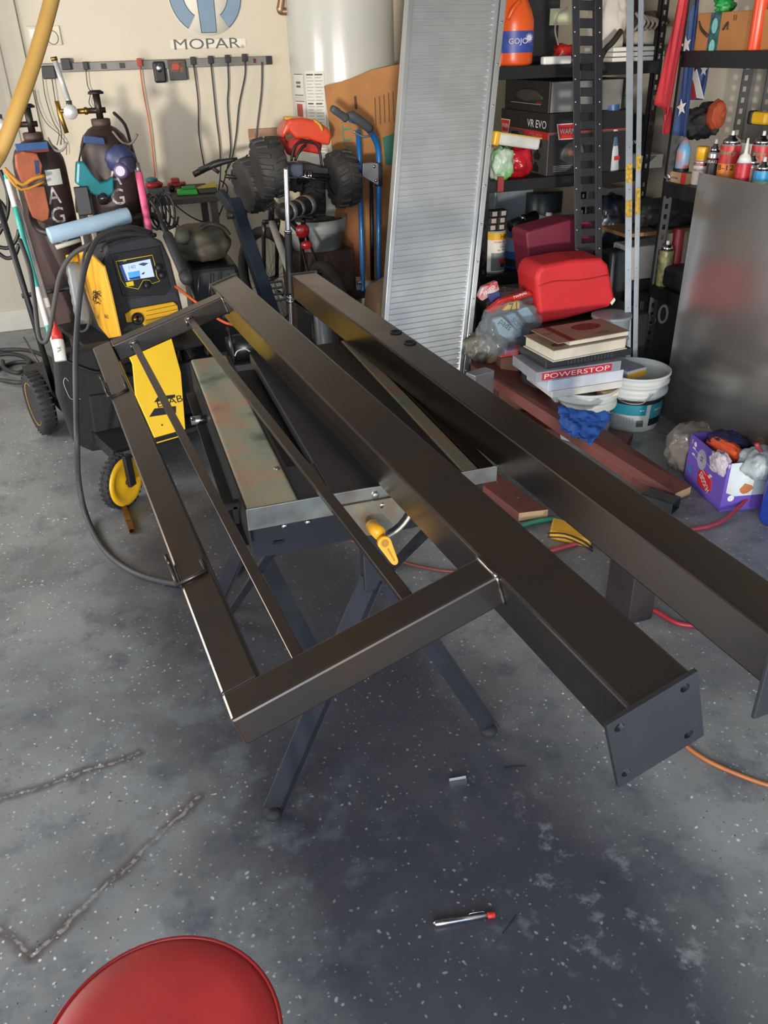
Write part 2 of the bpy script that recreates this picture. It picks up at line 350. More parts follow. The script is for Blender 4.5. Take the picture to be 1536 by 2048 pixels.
# ================================================================ WORKBENCH
W = fr((.16, 1.375, 0), 0)
wb = thing('folding_workbench', 'folding clamp workbench with rainbow-tarnished zinc jaws and dark legs under the steel frame', 'workbench', W)
def zincmat():
    m = bpy.data.materials.new('heat_tinted_zinc'); m.use_nodes = True; nt = m.node_tree; N = nt.nodes; L = nt.links; b = N['Principled BSDF']
    tc = N.new('ShaderNodeTexCoord'); n = N.new('ShaderNodeTexNoise'); n.inputs['Scale'].default_value = 7; n.inputs['Detail'].default_value = 3; L.new(tc.outputs['Object'], n.inputs['Vector'])
    r = N.new('ShaderNodeValToRGB'); e = r.color_ramp.elements; e[0].position = .3; e[0].color = (*hexc('6a7560'), 1); e[1].position = .75; e[1].color = (*hexc('5c5450'), 1)
    for p, h in ((.42, 'a3aa94'), (.52, 'b3a88c'), (.6, 'c69a80'), (.67, 'bd8f7a')):
        x = e.new(p); x.color = (*hexc(h), 1)
    L.new(n.outputs[0], r.inputs[0]); L.new(r.outputs[0], b.inputs['Base Color']); b.inputs['Metallic'].default_value = .2; b.inputs['Roughness'].default_value = .36
    return m
ZN = zincmat(); ZE = mat('b4b8ae', .3, .9, .2, 14, tint='9a8f86'); JB = mat('2b2b2f', .5); LEG = mat('2a2c35', .45, .3)
MB(W).box((-.003, 0, .757), (.098, .925, .79)).build('front_jaw', ZN, wb, bevel=.006, seg=3, label='zinc jaw with pink and green heat tint')
MB(W).box((.098, .002, .757), (.165, .16, .786)).box((.098, .16, .757), (.108, .925, .786)).build('jaw_edge', JB, wb, bevel=.002)
MB(W).box((.165, .0, .757), (.44, .925, .786)).build('rear_jaw', JB, wb, bevel=.003, label='black jaw board')
MB(W).box((.44, .0, .757), (.475, .925, .789)).build('jaw_rail', ZN, wb, bevel=.003)
MB(W).box((.479, .0, .757), (.512, .925, .788)).build('jaw_rail', mat('3b332c', .5, .5), wb, bevel=.003)
MB(W).box((-.006, -.004, .745), (.285, .0, .792)).build('end_strip', ZE, wb, bevel=.001, label='bright zinc end strip')
MB(W).box((.285, -.004, .755), (.515, .0, .79)).build('end_strip', ZE, wb, bevel=.001, label='bright zinc end strip')
MB(W).box((-.006, .0, .70), (-.003, .925, .785)).box((-.03, .02, .69), (-.006, .905, .70)).build('side_skirt', BLK, wb)
MB(W).box((.0, .03, .66), (.5, .035, .745)).box((.0, .03, .74), (.5, .9, .745)).build('apron', mat('24262f', .45, .4), wb)
MB(W).box((.10, .05, .66), (.17, .9, .70)).build('clamp_channel', DSTEEL, wb)
for y in (.30, .62): MB(W).box((.108, y, .70), (.16, y + .05, .735)).build('clamp_block', GAL, wb, bevel=.004)
for x, z in ((.067, .728), (.115, .727)):
    MB(W).lathe([(.001, .012), (.005, .011), (.0075, .006), (.009, .003), (.009, 0)], fr((x, .028, z), 0, pi / 2), 12).build('bolt', CHR, wb)
MB(W).lathe([(.001, .006), (.007, .006), (.009, 0)], fr((.25, -.004, .775), 0, pi / 2), 6).build('bolt', ZE, wb)
MB(W).lathe([(.001, .003), (.006, .003), (.007, 0)], fr((.085, .15, .79)), 10).build('bolt', ZE, wb)
MB(W).tube([(-.045, .62, .73), (-.004, .62, .73)], .011, 10).build('knob', CHR, wb)
MB(W).box((-.04, .11, .735), (-.006, .125, .75)).box((-.018, .11, .70), (-.010, .125, .74)).build('clamp_stop', DSTEEL, wb)
MB(W).tube([(.135, .15, .725), (.135, .9, .725)], .007, 8).build('clamp_screw', GAL, wb)
# half-round bracket under the jaw with slotted rim, and the yellow crank handle
mb = MB(W)
dp = [(.245 + .075 * cos(a), .765 + .078 * sin(a)) for a in [pi + pi * k / 18 for k in range(19)]]
mb.prism([(x, z) for x, z in dp], 0, .004, fr((0, -.008, 0), 0, pi / 2)); mb.build('half_round_bracket', mat('9fa596', .35, .85, .25, 20, tint='a08c74'), wb)
mb = MB(W); mb.tube([(.245 + .084 * cos(a), -.014, .757 + .082 * sin(a)) for a in [pi * 1.55 + pi * .42 * k / 10 for k in range(11)]], .0045, 6).build('bracket_rim', mat('c9c4b0', .4, .6), wb)
MB(W).lathe([(.001, .006), (.006, .006), (.008, 0)], fr((.262, -.008, .752), 0, pi / 2), 6).build('bolt', CHR, wb)
YH = mat('e0a21c', .4, var=.05)
hp0 = at(742, 1050, Y=1.345); hp1 = at(768, 1085, Y=1.30); hp2 = at(788, 1122, Y=1.285)
mb = MB(); mb.tube([hp0, at(760, 1068, Y=1.31)], .0135, 14); mb.build('crank_hub', YH, wb)
Fh = xyf(hp1, (hp2 - hp1), Vector((0, -1, .25)).cross(hp2 - hp1)); Fh = axes(hp1, (hp2 - hp1).normalized(), Vector((0, -1, .3)).cross(hp2 - hp1).normalized(), Vector((0, -1, .3)).normalized())
Lh = (hp2 - hp1).length
out = [(-.014 * cos(a) , .014 * sin(a)) for a in [-pi / 2 + pi * k / 8 for k in range(9)]]
out = [(x, y) for x, y in out] + [(Lh, .0075)] + [(Lh + .007 * cos(a), .007 * sin(a)) for a in [pi / 2 - pi * k / 6 for k in range(1, 6)]] + [(Lh, -.0075)]
MB(Fh).prism(out, -.004, .007).build('crank_handle', YH, wb, bevel=.002)
MB(Fh).prism([(.012, -.002), (Lh * .95, -.0015), (Lh * .95, .0015), (.012, .002)], .007, .0074).lathe([(.001, .0075), (.008, .0075)], I4, 14).build('handle_slot', mat('a87410', .6), wb)
# legs
f1 = Vector((.122, 1.33, 0)); f2 = Vector((.698, 1.40, 0)); r1 = Vector((.12, 2.2, 0)); r2 = Vector((.70, 2.24, 0))
def flatleg(a, b, wd, th, nrm):
    d = (b - a).normalized(); n = Vector(nrm); x = d.cross(n).normalized(); n = x.cross(d).normalized()
    return MB(axes(a, x, n, d)).box((-wd / 2, -th / 2, 0), (wd / 2, th / 2, (b - a).length)).box((-wd / 2, -th / 2, 0), (-wd / 2 + .003, -th / 2 - .02, (b - a).length))
up = Vector((0, 0, .045))
for ft, tp in ((f1, Vector((.40, 1.40, .56))), (f2, Vector((.43, 1.40, .56))), (r1, Vector((.40, 2.2, .56))), (r2, Vector((.43, 2.2, .56)))):
    lg = flatleg(ft + up * .7, tp, .045, .004, (0, 1, 0)).build('leg', LEG, wb)
    MB().blob(ft + Vector((0, 0, .017)), (.046, .046, .034), .05, sub=2).build('rubber_foot', RUB, lg)
MB().box((.385, 1.39, .53), (.445, 1.42, .74)).build('upright', LEG, wb, bevel=.003)
MB().box((.385, 2.18, .53), (.445, 2.21, .74)).build('upright', LEG, wb, bevel=.003)
flatleg(Vector((.14, 2.12, .02)), Vector((.225, 1.41, .70)), .03, .004, (1, 0, 0)).build('brace', LEG, wb)
flatleg(Vector((.62, 2.12, .02)), Vector((.60, 1.41, .70)), .03, .004, (1, 0, 0)).build('brace', LEG, wb)
mb = flatleg(at(530, 1120, Z=.25), at(625, 1310, Z=.15), .05, .006, (0, 0, 1)); mb.build('step_board', mat('2d303a', .6), wb)
# ---------------------------------------------------------------- loose things on the floor
RUST = mat('7a5530', .5, .6, .3, 40)
pA = at(247, 1012, Z=.012); pB = at(264, 1062, Z=.012); d_ = (pB - pA)
t = thing('tube_offcut', 'rusty square tube offcut lying by the yellow caster', 'steel offcut', lookz(pA, pB))
mb = MB(lookz(pA, pB))
for x0, x1, y0, y1 in ((-.01, .01, -.01, -.0075), (-.01, .01, .0075, .01), (-.01, -.0075, -.0075, .0075), (.0075, .01, -.0075, .0075)): mb.box((x0, y0, 0), (x1, y1, d_.length))
mb.build('tube_wall', RUST, t); MB(lookz(pA, pB)).box((-.0075, -.0075, .01), (.0075, .0075, .012)).build('dark_inside', BLK, t)
pA = at(899, 1564, Z=.008); pB = at(932, 1558, Z=.008)
mb = MB(lookz(pA, pB)); mb.prism([(-.008, -.008), (.008, -.008), (.008, .002), (.003, .008), (-.003, .002), (-.008, .008)], 0, (pB - pA).length)
mb.build('steel_nub', mat('a9a9ad', .3, .9), label='tiny shiny offcut of steel channel lying on the dark floor', cat='steel offcut')
pA = at(866, 1848, Z=.008); pB = at(990, 1829, Z=.008); Fp = lookz(pA, pB); lp = (pB - pA).length
t = thing('metal_scriber', 'slim silver pocket tool with a red end lying on the floor', 'tool', Fp)
MB(Fp).lathe([(.003, 0), (.005, .004), (.0062, .006), (.0062, .045), (.0055, .047), (.0055, lp - .016)], I4, 14).build('barrel', CHR, t)
MB(Fp).lathe([(.0056, lp - .016), (.006, lp - .012), (.006, lp - .001), (.004, lp)], I4, 14).build('red_cap', RED, t, label='red cap')
MB(Fp).tube([(.003, .006, lp - .02), (.004, .010, lp - .024), (.004, .010, lp - .05), (.003, .007, lp - .055)], .0008, 6).build('pocket_clip', CHR, t)
for a, b, n in (((1005, 1868), (1033, 1830), 'fine black wire scrap lying beside the silver pocket tool'), ((1008, 1536), (1052, 1532), 'bent black wire scrap lying right of the shiny channel offcut')):
    pA = at(*a, Z=.0015); pB = at(*b, Z=.0015)
    MB().tube([pA, (pA + pB) / 2 + Vector((.004, .002, 0)), pB], .0009, 5).build('wire_scrap', BLK, label=n, cat='wire')
# red stool at the bottom
sc_ = Vector((-.117, .608, .5)); R_ = .149
t = thing('shop_stool', 'round red vinyl stool seat cut off by the bottom edge', 'stool', fr((sc_.x, sc_.y, 0)))
SM = mat('a82c2e', .45, var=.12, scale=9)
MB(fr((sc_.x, sc_.y, .455))).lathe([(.001, 0), (R_ - .012, .0), (R_ - .004, .006), (R_, .02), (R_ - .002, .038), (R_ - .012, .044), (R_ * .7, .048), (.001, .05)], I4, 64).build('seat', SM, t)
MB(fr((sc_.x, sc_.y, .494))).tube([(R_ * .985 * cos(2 * pi * k / 64), R_ * .985 * sin(2 * pi * k / 64), 0) for k in range(65)], .0028, 8, cap=False).build('piping', mat('8e2024', .4), t)
mb = MB(fr((sc_.x, sc_.y, 0)))
for k in range(4):
    a = pi / 4 + k * pi / 2
    MB(fr((sc_.x, sc_.y, 0))).tube([(.06 * cos(a), .06 * sin(a), .46), (.15 * cos(a), .15 * sin(a), .035)], .011, 10).build('leg', CHR, t)
    MB(fr((sc_.x, sc_.y, 0))).blob((.15 * cos(a), .15 * sin(a), .024), (.045, .045, .044), 0, sub=2).build('caster', BLK, t)
MB(fr((sc_.x, sc_.y, 0))).lathe([(.02, .4), (.09, .45), (.09, .457)], I4, 20).build('seat_plate', BLK, t)
# yellow hose hanging top-left, from the ceiling
tube_thing('yellow_air_hose', 'yellow hose hanging down across the upper left corner', 'hose',
    [at(150, -210, Y=.86), at(108, -20, Y=.84), at(72, 110, Y=.82), at(35, 215, Y=.8), at(2, 300, Y=.79), at(-60, 420, Y=.78), Vector((-.28, .8, 1.2)), Vector((-.75, .9, 1.5)), Vector((-.9, 1.0, ZC))], .0060, mat('9c7636', .6), 12, 6)
# ================================================================ WELDING CART
yaw = rad(18); CF = fr((-.42, 3.86, 0), yaw)
def cp(u, v, **k): return CF.inverted() @ at(u, v, **k)
cart = thing('welding_cart', 'black two-cylinder welding cart with yellow wheels beside the white wall', 'cart', CF)
CB = mat('232326', .5, .3)
MB(CF).box((.05, -.75, .155), (.70, .55, .175)).box((.05, -.75, .12), (.08, .55, .155)).box((.67, -.75, .12), (.70, .55, .155)).build('base_plate', CB, cart, bevel=.003)
MB(CF).tube([(.08, .1, .17), (.06, .22, 1.02)], .013).tube([(.68, .1, .17), (.70, .22, 1.02)], .013).tube([(.06, .2, .6), (.70, .2, .6)], .011).build('upright_frame', CB, cart)
MB(CF).box((.16, -.56, .445), (.62, .12, .465)).box((.16, -.56, .17), (.19, -.53, .445)).box((.59, -.56, .17), (.62, -.53, .445)).box((.16, .06, .17), (.19, .12, .445)).box((.59, .06, .17), (.62, .12, .445)).build('welder_tray', CB, cart, bevel=.003)
hb = [at(62, 400, Y=4.2), at(66, 440, Y=4.12), at(85, 463, Y=4.02), at(130, 466, Y=3.98), at(180, 455, Y=4.0), at(262, 437, Y=4.05), at(300, 430, Y=4.08), at(318, 440, Y=4.12), at(322, 455, Y=4.2)]
MB().tube(hb, .0145, 12, sub=4).build('push_handle', BLK, cart)
def wheel(F, R, wd, rimc, name='wheel', parent=None, tread=True, disc=False):
    mb = MB(F); mb.lathe([(R * .68, -wd / 2 * .8), (R * .85, -wd / 2), (R * .97, -wd / 2 * .7), (R, -wd / 4), (R, wd / 4), (R * .97, wd / 2 * .7), (R * .85, wd / 2), (R * .68, wd / 2 * .8)], I4, 40)
    if tread:
        for k in range(30):
            a = 2 * pi * k / 30
            mb.box((-.004, R * .97, -wd / 2 * .85), (.004, R * 1.02, -.004), Matrix.Rotation(a, 4, 'Z')); mb.box((-.004, R * .97, .004), (.004, R * 1.02, wd / 2 * .85), Matrix.Rotation(a + .1, 4, 'Z'))
    w = mb.build(name, RUB, parent)
    mb = MB(F); mb.lathe([(.012, wd / 2 * .75), (.025, wd / 2 * .75), (.03, wd / 2 * .2), (R * .45, wd / 2 * .25), (R * .62, wd / 2 * .3), (R * .66, wd / 2 * .7), (R * .70, wd / 2 * .85), (R * .70, -wd / 2 * .85), (R * .62, -wd / 2 * .4), (.012, -wd / 2 * .4)], I4, 32)
    if disc: mb = MB(F); mb.lathe([(.012, wd * .62), (.02, wd * .60), (R * .3, wd * .50), (R * .62, wd * .48), (R * .70, wd * .60), (R * .84, wd * .62), (R * .9, wd * .52), (R * .9, 0), (.012, 0)], I4, 36)
    for k in range(6): mb.box((-.006, .02, -wd / 2 * .3), (.006, R * .64, wd / 2 * .6), Matrix.Rotation(k * pi / 3, 4, 'Z'))
    mb.build('rim', mat(rimc, .4), w, label='yellow rim')
    return w
toZ = Matrix.Rotation(-pi / 2, 4, 'Y')   # wheel axis z -> -x (left side out)
wheel(CF @ Matrix.Translation((-.01, .05, .145)) @ toZ, .145, .075, 'd9a51c', parent=cart)
wheel(CF @ Matrix.Translation((.76, .05, .145)) @ toZ.inverted(), .145, .075, 'd9a51c', parent=cart)
# front caster, facing the viewer more
cc = at(243, 962, Z=.105); CW = Matrix.Translation(cc) @ Matrix.Rotation(rad(-28), 4, 'Z') @ toZ
# aim disk normal towards lower-left viewer side
nrm = Vector((-.28, -.93, .1)).normalized()
CW = lookz(cc, cc + Vector((.77, -.63, 0)))
cw = wheel(CW, .108, .045, 'e0ac1c', 'caster', cart, disc=True)
MB().box((-.018, -.012, 0), (.018, .004, .13), axes(cc + Vector((.034, -.028, -.012)), Vector((.63, .77, 0)).normalized(), Vector((-.77, .63, 0)).normalized(), (0, 0, 1))).tube([cc + Vector((.036, -.030, .0)), cc], .012).build('caster_fork', BLK, cart, bevel=.002)
cc2 = CF @ Vector((.66, -.66, .1)); wheel(lookz(cc2, cc2 + Vector((.42, -.9, 0))), .1, .05, 'e0ac1c', 'caster', cart)
# yellow front panel with the maker's mark
q = [at(262, 722, Y=3.30), at(362, 700, Y=3.36), at(372, 868, Y=3.26), at(312, 886, Y=3.22), at(277, 800, Y=3.25)]
q = [at(248, 690, Y=3.32), at(345, 668, Y=3.36), at(362, 745, Y=3.34), at(372, 870, Y=3.26), at(314, 887, Y=3.22), at(272, 790, Y=3.26), at(266, 728, Y=3.30)]
PF = xyf(at(314, 887, Y=3.22), at(372, 870, Y=3.26) - at(314, 887, Y=3.22), at(262, 700, Y=3.32) - at(314, 887, Y=3.22))
PI_ = PF.inverted(); def2 = [(PI_ @ Vector(x)) for x in q]
MB(PF).prism([(v.x, v.y) for v in def2], -.01, 0).build('front_panel', mat('e9bd22', .4, var=.03), cart, bevel=.002, label='yellow panel with black letters')
pl = lambda u, v, z=0: (lambda r: r)(None)
def on_plane(F, u, v):   # intersect pixel ray with z=0 plane of F -> local xy
    r = Vector(RM @ np.array([u - 768, v - 1024, F_])); n = F.to_3x3() @ Vector((0, 0, 1)); o = F.translation; c = Vector((0, 0, H))
    t = (o - c).dot(n) / r.dot(n); return F.inverted() @ (c + r * t)
INK = mat('17171a', .6)
def poly_on(F, pts, m, parent, name='printed_mark', z=0, th=.0008):
    l = [on_plane(F, *p) for p in pts]; return MB(F).prism([(v.x, v.y) for v in l], z, z + th).build(name, m, parent)
poly_on(PF, [(298, 834), (309, 817), (352, 812), (352, 826)], INK, cart)
poly_on(PF, [(308, 805), (316, 793), (350, 789), (350, 795)], INK, cart)
c_ = on_plane(PF, 326, 806); text('ESAB', PF @ Matrix.Translation((c_.x + .03, c_.y, .0005)), 1, INK, cart, h=.028, w=.11)
MB(PF).lathe([(.001, .0012), (.004, .0012)], Matrix.Translation(on_plane(PF, 324, 850)), 10).build('screw', INK, cart)
MB(CF).box((.17, -.60, .175), (.60, -.56, .40)).build('lower_cabinet', BLK, cart)
# bag hanging from the cart's left side
t = thing('tool_bag', 'black fabric tool bag hanging on the left side of the welding cart', 'bag', CF @ Matrix.Translation((-.06, -.62, .2)))
BAGM = mat('1d1c1e', .85, bump=.4, bscale=40)
pts_b = [(110, 712), (232, 690), (262, 752), (262, 895), (185, 905), (150, 890), (118, 800)]
BF = xyf(at(150, 895, Y=3.38), at(262, 890, Y=3.42) - at(150, 895, Y=3.38), Vector((0, 0, 1)))
mb = MB(BF); l = [on_plane(BF, *p) for p in pts_b]; c0 = sum(l, Vector()) / len(l)
mb.prism([(v.x, v.y) for v in l], -.10, 0).build('bag_body', BAGM, t, bevel=.02, seg=3)
MB(BF).tube([l[0] + Vector((0, .004, 0)), on_plane(BF, 165, 735) + Vector((0, 0, .01)), on_plane(BF, 205, 740) + Vector((0, 0, .012)), l[1]], .006, 8, sub=4).build('rim_binding', BLK, t)
mb = MB(BF); l2 = [on_plane(BF, *p) for p in ((175, 790), (255, 780), (258, 880), (190, 888))]; mb.prism([(v.x, v.y) for v in l2], 0, .02).build('pocket', BAGM, t, bevel=.008)
MB(BF).tube([on_plane(BF, *p) + Vector((0, 0, .004)) for p in ((137, 762), (130, 755), (127, 765), (133, 782), (142, 797), (162, 797))], .0013, 6, sub=4).build('cord', mat('a8a6a4', .6), t)
def cyl_thing(name, label, cat, a, b, r, m, parts=(), seg=18, group=None):
    F = lookz(a, b); t = thing(name, label, cat, F, group); Ln = (Vector(b) - Vector(a)).length
    MB(F).lathe([(r * .96, 0), (r, .004), (r, Ln - .004), (r * .96, Ln)], I4, seg).build('body', m, t)
    for nm, z0, z1, k, mm in parts: MB(F).lathe([(r * k, z0 * Ln), (r * k, z1 * Ln)], I4, seg).build(nm, mm, t)
    return t, F, Ln
# bottle with a red nozzle in the bag
p0 = at(122, 722, Y=3.36); p1 = at(112, 652, Y=3.44)
t, Fb, lb = cyl_thing('glue_bottle', 'white squeeze bottle with a red cap standing in the black tool bag', 'bottle', p0, at(115, 680, Y=3.4), .023, WHT)
MB(Fb).lathe([(.021, lb), (.021, lb + .02), (.014, lb + .04), (.006, lb + .055), (.004, lb + .07)], I4, 16).build('red_cap', RED, t, label='red cap')
text('SIMPLE', xyf(Fb @ Vector((0, 0, lb * .45)) + Vector((0, -.0235, 0)), Vector((.1, 0, 1)), (-1, 0, 0)), 1, INK, t, h=.012)
t = thing('cutting_disc_reel', 'worn white roll of tape in the top of the tool bag', 'tape roll', Matrix.Translation(at(172, 712, Y=3.5)))
MB(lookz(at(172, 712, Y=3.5), at(160, 730, Y=3.3))).lathe([(.02, -.015), (.038, -.015), (.038, .015), (.02, .015)], I4, 24).build('tape', mat('a9a29c', .7), t)
MB(lookz(at(172, 712, Y=3.5), at(160, 730, Y=3.3))).lathe([(.02, -.015), (.018, -.015), (.018, .015), (.02, .015)], I4, 24).build('core', BLK, t)
# filler rod tubes on the left, teal / white
for i, (u0, v0, u1, v1, r, c, lb) in enumerate(((22, 365, 112, 700, .013, 'cfcac2', 'long white cardboard rod tube beside the left gas cylinder'), (12, 350, 100, 670, .011, '3fa79a', 'long teal and white rod tube, leftmost on the welding cart'), (34, 400, 124, 706, .011, '8f8a86', 'grey rod tube nearest the left gas cylinder'))):
    Yt = 3.86 - i * .02
    t, Ft, lt = cyl_thing('rod_tube', lb, 'tube', at(u1, v1, Y=Yt), at(u0, v0, Y=Yt + .32), r, mat(c, .5, var=.2))
    if i == 1: MB(Ft).lathe([(r * 1.05, lt * .06), (r * 1.05, lt * .3)], I4, 14).build('paper_label', WHT, t); MB(Ft).lathe([(r * 1.05, lt * .8), (r * 1.05, lt * .97)], I4, 14).build('paper_label', WHT, t)
    else: MB(Ft).lathe([(r * 1.05, lt * .3), (r * 1.05, lt * .36)], I4, 14).build('paper_label', PAPER, t)
# gas cylinders
TK = mat('3f2d2b', .5, .1, .25, 5)
def gas(px, py, zb, Yt, label, tagc, tilt=0):
    c = at(px, py, Y=Yt); F = Matrix.Translation((c.x, Yt, zb)) @ Matrix.Rotation(tilt, 4, 'Y'); r = .113
    t = thing('gas_cylinder', label, 'gas cylinder', F, None); h = c.z - zb
    MB(F).lathe([(r * .93, 0), (r, .02), (r, h - .10), (r * .97, h - .06), (r * .82, h - .02), (r * .55, h + .01), (.04, h + .022), (.036, h + .03)], I4, 36).build('body', TK, t)
    MB(F).lathe([(.04, h + .022), (.042, h + .028), (.042, h + .05), (.036, h + .052)], I4, 20).build('neck_ring', mat('4a3630', .6), t)
    MB(F).tube([(0, 0, h + .05), (0, 0, h + .15)], .016, 10).tube([(-.045, 0, h + .085), (.03, 0, h + .085)], .012, 8).build('valve_body', mat('3c3530', .45, .7), t)
    mb = MB(F).lathe([(.001, h + .165), (.022, h + .166), (.034, h + .158), (.034, h + .15), (.001, h + .15)], I4, 12)
    mb.build('valve_wheel', mat('2b2a2a', .5, .5), t)
    return t, F, h, r
t1, GF1, h1, gr = gas(70, 290, .18, 4.3, 'brown gas cylinder on the left, under the brown leather glove', 'x')
t2, GF2, h2, gr = gas(205, 262, .18, 4.3, 'brown gas cylinder on the right, with the teal goggles hung on it', 'x')
STN = mat('c9c2bb', .8, var=.3, scale=60)
for (t, F, h, ang, z0) in ((t1, GF1, h1, .35, .72), (t2, GF2, h2, .12, .80)):
    for k, ch in enumerate('AGS'):
        z = z0 + .10 - k * .085 + (.0 if t is t1 else -.02)
        Fa = F @ Matrix.Rotation(ang, 4, 'Z') @ Matrix.Translation((0, -gr - .0006, z)) @ Matrix.Rotation(pi / 2, 4, 'X')
        text(ch, Fa, 1, STN, t, 'stencil_letter', h=.07, w=.06, R=gr, bold=.004)
MB(GF1 @ Matrix.Rotation(.45, 4, 'Z')).lathe([(gr + .001, h1 - .16), (gr + .001, h1 - .095)], I4, 8, a0=-pi / 2 - .25, a1=-pi / 2 + .4).build('paper_label', PAPER, t1)
# regulators
BR = mat('a8813f', .35, .9)
def regulator(F, h, flow, label):
    t = thing('gas_regulator', label, 'regulator', F @ Matrix.Translation((-.05, 0, h + .085)))
    MB(F).tube([(-.03, 0, h + .085), (-.09, -.01, h + .085)], .011, 8).lathe([(.016, -.008), (.018, 0), (.016, .008)], F.inverted() @ lookz(F @ Vector((-.055, 0, h + .085)), F @ Vector((0, 0, h + .085))), 6).build('inlet_nut', BR, t)
    MB(F).lathe([(.001, .022), (.028, .022), (.03, .016), (.03, -.014), (.02, -.02), (.001, -.02)], Matrix.Translation((-.12, -.02, h + .085)) @ Matrix.Rotation(pi / 2, 4, 'X'), 24).build('gauge', mat('c9c8c4', .35, .3), t)
    MB(F).tube([(-.12, 0, h + .085), (-.12, 0, h + .13)], .014, 10).build('body', CHR, t)
    if flow:
        MB(F).tube([(-.12, 0, h + .12), (-.145, 0, h + .29)], .011, 12).build('flow_tube', mat('c5c7c6', .2, .3), t)
        MB(F).tube([(-.145, 0, h + .285), (-.147, 0, h + .30)], .014, 12).build('tube_cap', BR, t)
        MB(F).tube([(-.12, 0, h + .085), (-.165, 0, h + .09), (-.17, 0, h + .11)], .009, 8).tube([(-.17, 0, h + .13), (-.165, 0, h + .06), (-.155, -.005, h + .0)], .010, 8).build('outlet_fitting', BR, t)
    return t
regulator(GF2, h2, True, 'chrome and brass flow regulator on the right gas cylinder')
regulator(GF1, h1, False, 'round gauge regulator on the left gas cylinder')
# leather glove, goggles, respirator, straps
LTH = mat('a4593a', .7, var=.12, bump=.2)
t = thing('leather_holster', 'tan leather glove holder hanging in front of the left gas cylinder', 'tool pouch', Matrix.Translation(at(70, 430, Y=4.1)))
HF = face_f(at(62, 440, Y=4.12), .25) 
def pixpoly(F, pts): return [(v.x, v.y) for v in (on_plane(F, *p) for p in pts)]
MB(HF).prism(pixpoly(HF, [(45, 375), (88, 372), (98, 420), (96, 438), (84, 443), (66, 438), (58, 420)]), 0, .012).build('sheath', LTH, t, bevel=.005)
MB(HF).prism(pixpoly(HF, [(28, 308), (45, 302), (72, 306), (83, 330), (80, 355), (48, 372), (40, 360), (30, 335)]), .004, .024).build('pouch', LTH, t, bevel=.007)
MB(HF).tube([Vector((*p, .026)) for p in pixpoly(HF, [(6, 335), (22, 352), (42, 368), (62, 357), (86, 350)])], .008, 8, sub=3).tube([Vector((*p, .022)) for p in pixpoly(HF, [(10, 345), (40, 378), (86, 362)])], .006, 8, sub=3).build('strap', mat('c98a30', .6), t)
MB(HF).prism(pixpoly(HF, [(66, 320), (74, 320), (76, 345), (69, 348)]), .024, .028).build('blue_tool', mat('2b3a6a', .5), t)
MB(HF).prism(pixpoly(HF, [(30, 288), (94, 283), (98, 298), (34, 303)]), -.01, .0).build('strap_webbing', mat('35588a', .7), t, bevel=.002)
MB(HF).prism(pixpoly(HF, [(34, 303), (98, 298), (98, 303), (36, 308)]), -.01, .0).build('red_webbing', mat('7a2e38', .7), t)
t = thing('welding_goggles', 'teal rubber goggles hanging on the right gas cylinder', 'goggles', Matrix.Translation(at(190, 370, Y=4.14)))
QF = face_f(at(190, 370, Y=4.15), .18); TE = mat('177a80', .35, var=.15, coat=.3)
MB(QF).prism(pixpoly(QF, [(152, 322), (166, 322), (185, 350), (200, 364), (214, 360), (225, 352), (226, 385), (212, 394), (186, 388), (150, 366)]), -.02, .03).build('rubber_frame', TE, t, bevel=.010, seg=3)
for p in ((164, 378), (203, 386)):
    c = on_plane(QF, *p); MB(QF).lathe([(.001, .045), (.024, .045), (.027, .035), (.027, 0)], Matrix.Translation((c.x, c.y, 0)) @ Matrix.Rotation(.9, 4, 'X'), 18).build('lens_ring', mat('26282b', .25, coat=.5), t)
MB(QF).tube([Vector((*p, .0)) for p in pixpoly(QF, [(158, 322), (162, 300), (170, 285)])], .004, 6).build('strap', BLK, t)
MB(QF).prism(pixpoly(QF, [(166, 270), (207, 276), (210, 290), (168, 286)]), -.004, .008).build('strap_band', mat('2f456e', .6), t, bevel=.002)
t = thing('respirator_mask', 'navy half-mask respirator hung beside the teal goggles', 'respirator', Matrix.Translation(at(245, 325, Y=4.14)))
MB().blob(at(240, 318, Y=4.15), (.13, .1, .12), .15, seed=4, sub=3, flatb=False).build('face_piece', mat('343c60', .45), t)
c = at(242, 342, Y=4.06); MB(lookz(c, c + Vector((-.3, -1, .1)))).lathe([(.001, .012), (.026, .012), (.032, .006), (.034, -.03)], I4, 20).build('filter', mat('57466e', .5), t)
MB(lookz(c, c + Vector((-.3, -1, .1)))).lathe([(.001, .0135), (.021, .0135)], I4, 16).build('filter_mesh', mat('b9b2be', .6), t)
c = at(258, 330, Y=4.08); MB(lookz(c, c + Vector((.9, -1, .1)))).lathe([(.001, .012), (.026, .012), (.032, .006), (.034, -.03)], I4, 20).build('filter', mat('3a3d54', .5), t)
tube_thing('cylinder_hook', 'bent grey steel hook strap behind the respirator', 'hook', [at(225, 262, Y=4.2), at(245, 285, Y=4.2), at(262, 287, Y=4.2), at(275, 268, Y=4.2)], .006, mat('6a625c', .5), 6)
tube_thing('cylinder_hook', 'bent grey hook strap between the two gas cylinders', 'hook', [at(95, 275, Y=4.25), at(110, 300, Y=4.25), at(125, 300, Y=4.25), at(134, 285, Y=4.25)], .006, mat('8a8480', .5), 6)
t, Fk, lk = cyl_thing('soapstone_marker', 'bright pink rod standing right of the right gas cylinder', 'marker', at(300, 470, Y=4.0), at(277, 345, Y=4.1), .016, mat('d6587e', .45))
MB(Fk).tube([(.010, -.010, lk * .05), (.010, -.010, lk * .8)], .006, 8).build('orange_stripe', mat('cf5a4a', .5), t)
MB(Fk).tube([(0, 0, lk), (0, 0, lk + .04)], .012, 8).build('tip', mat('8a8a90', .4, .6), t)
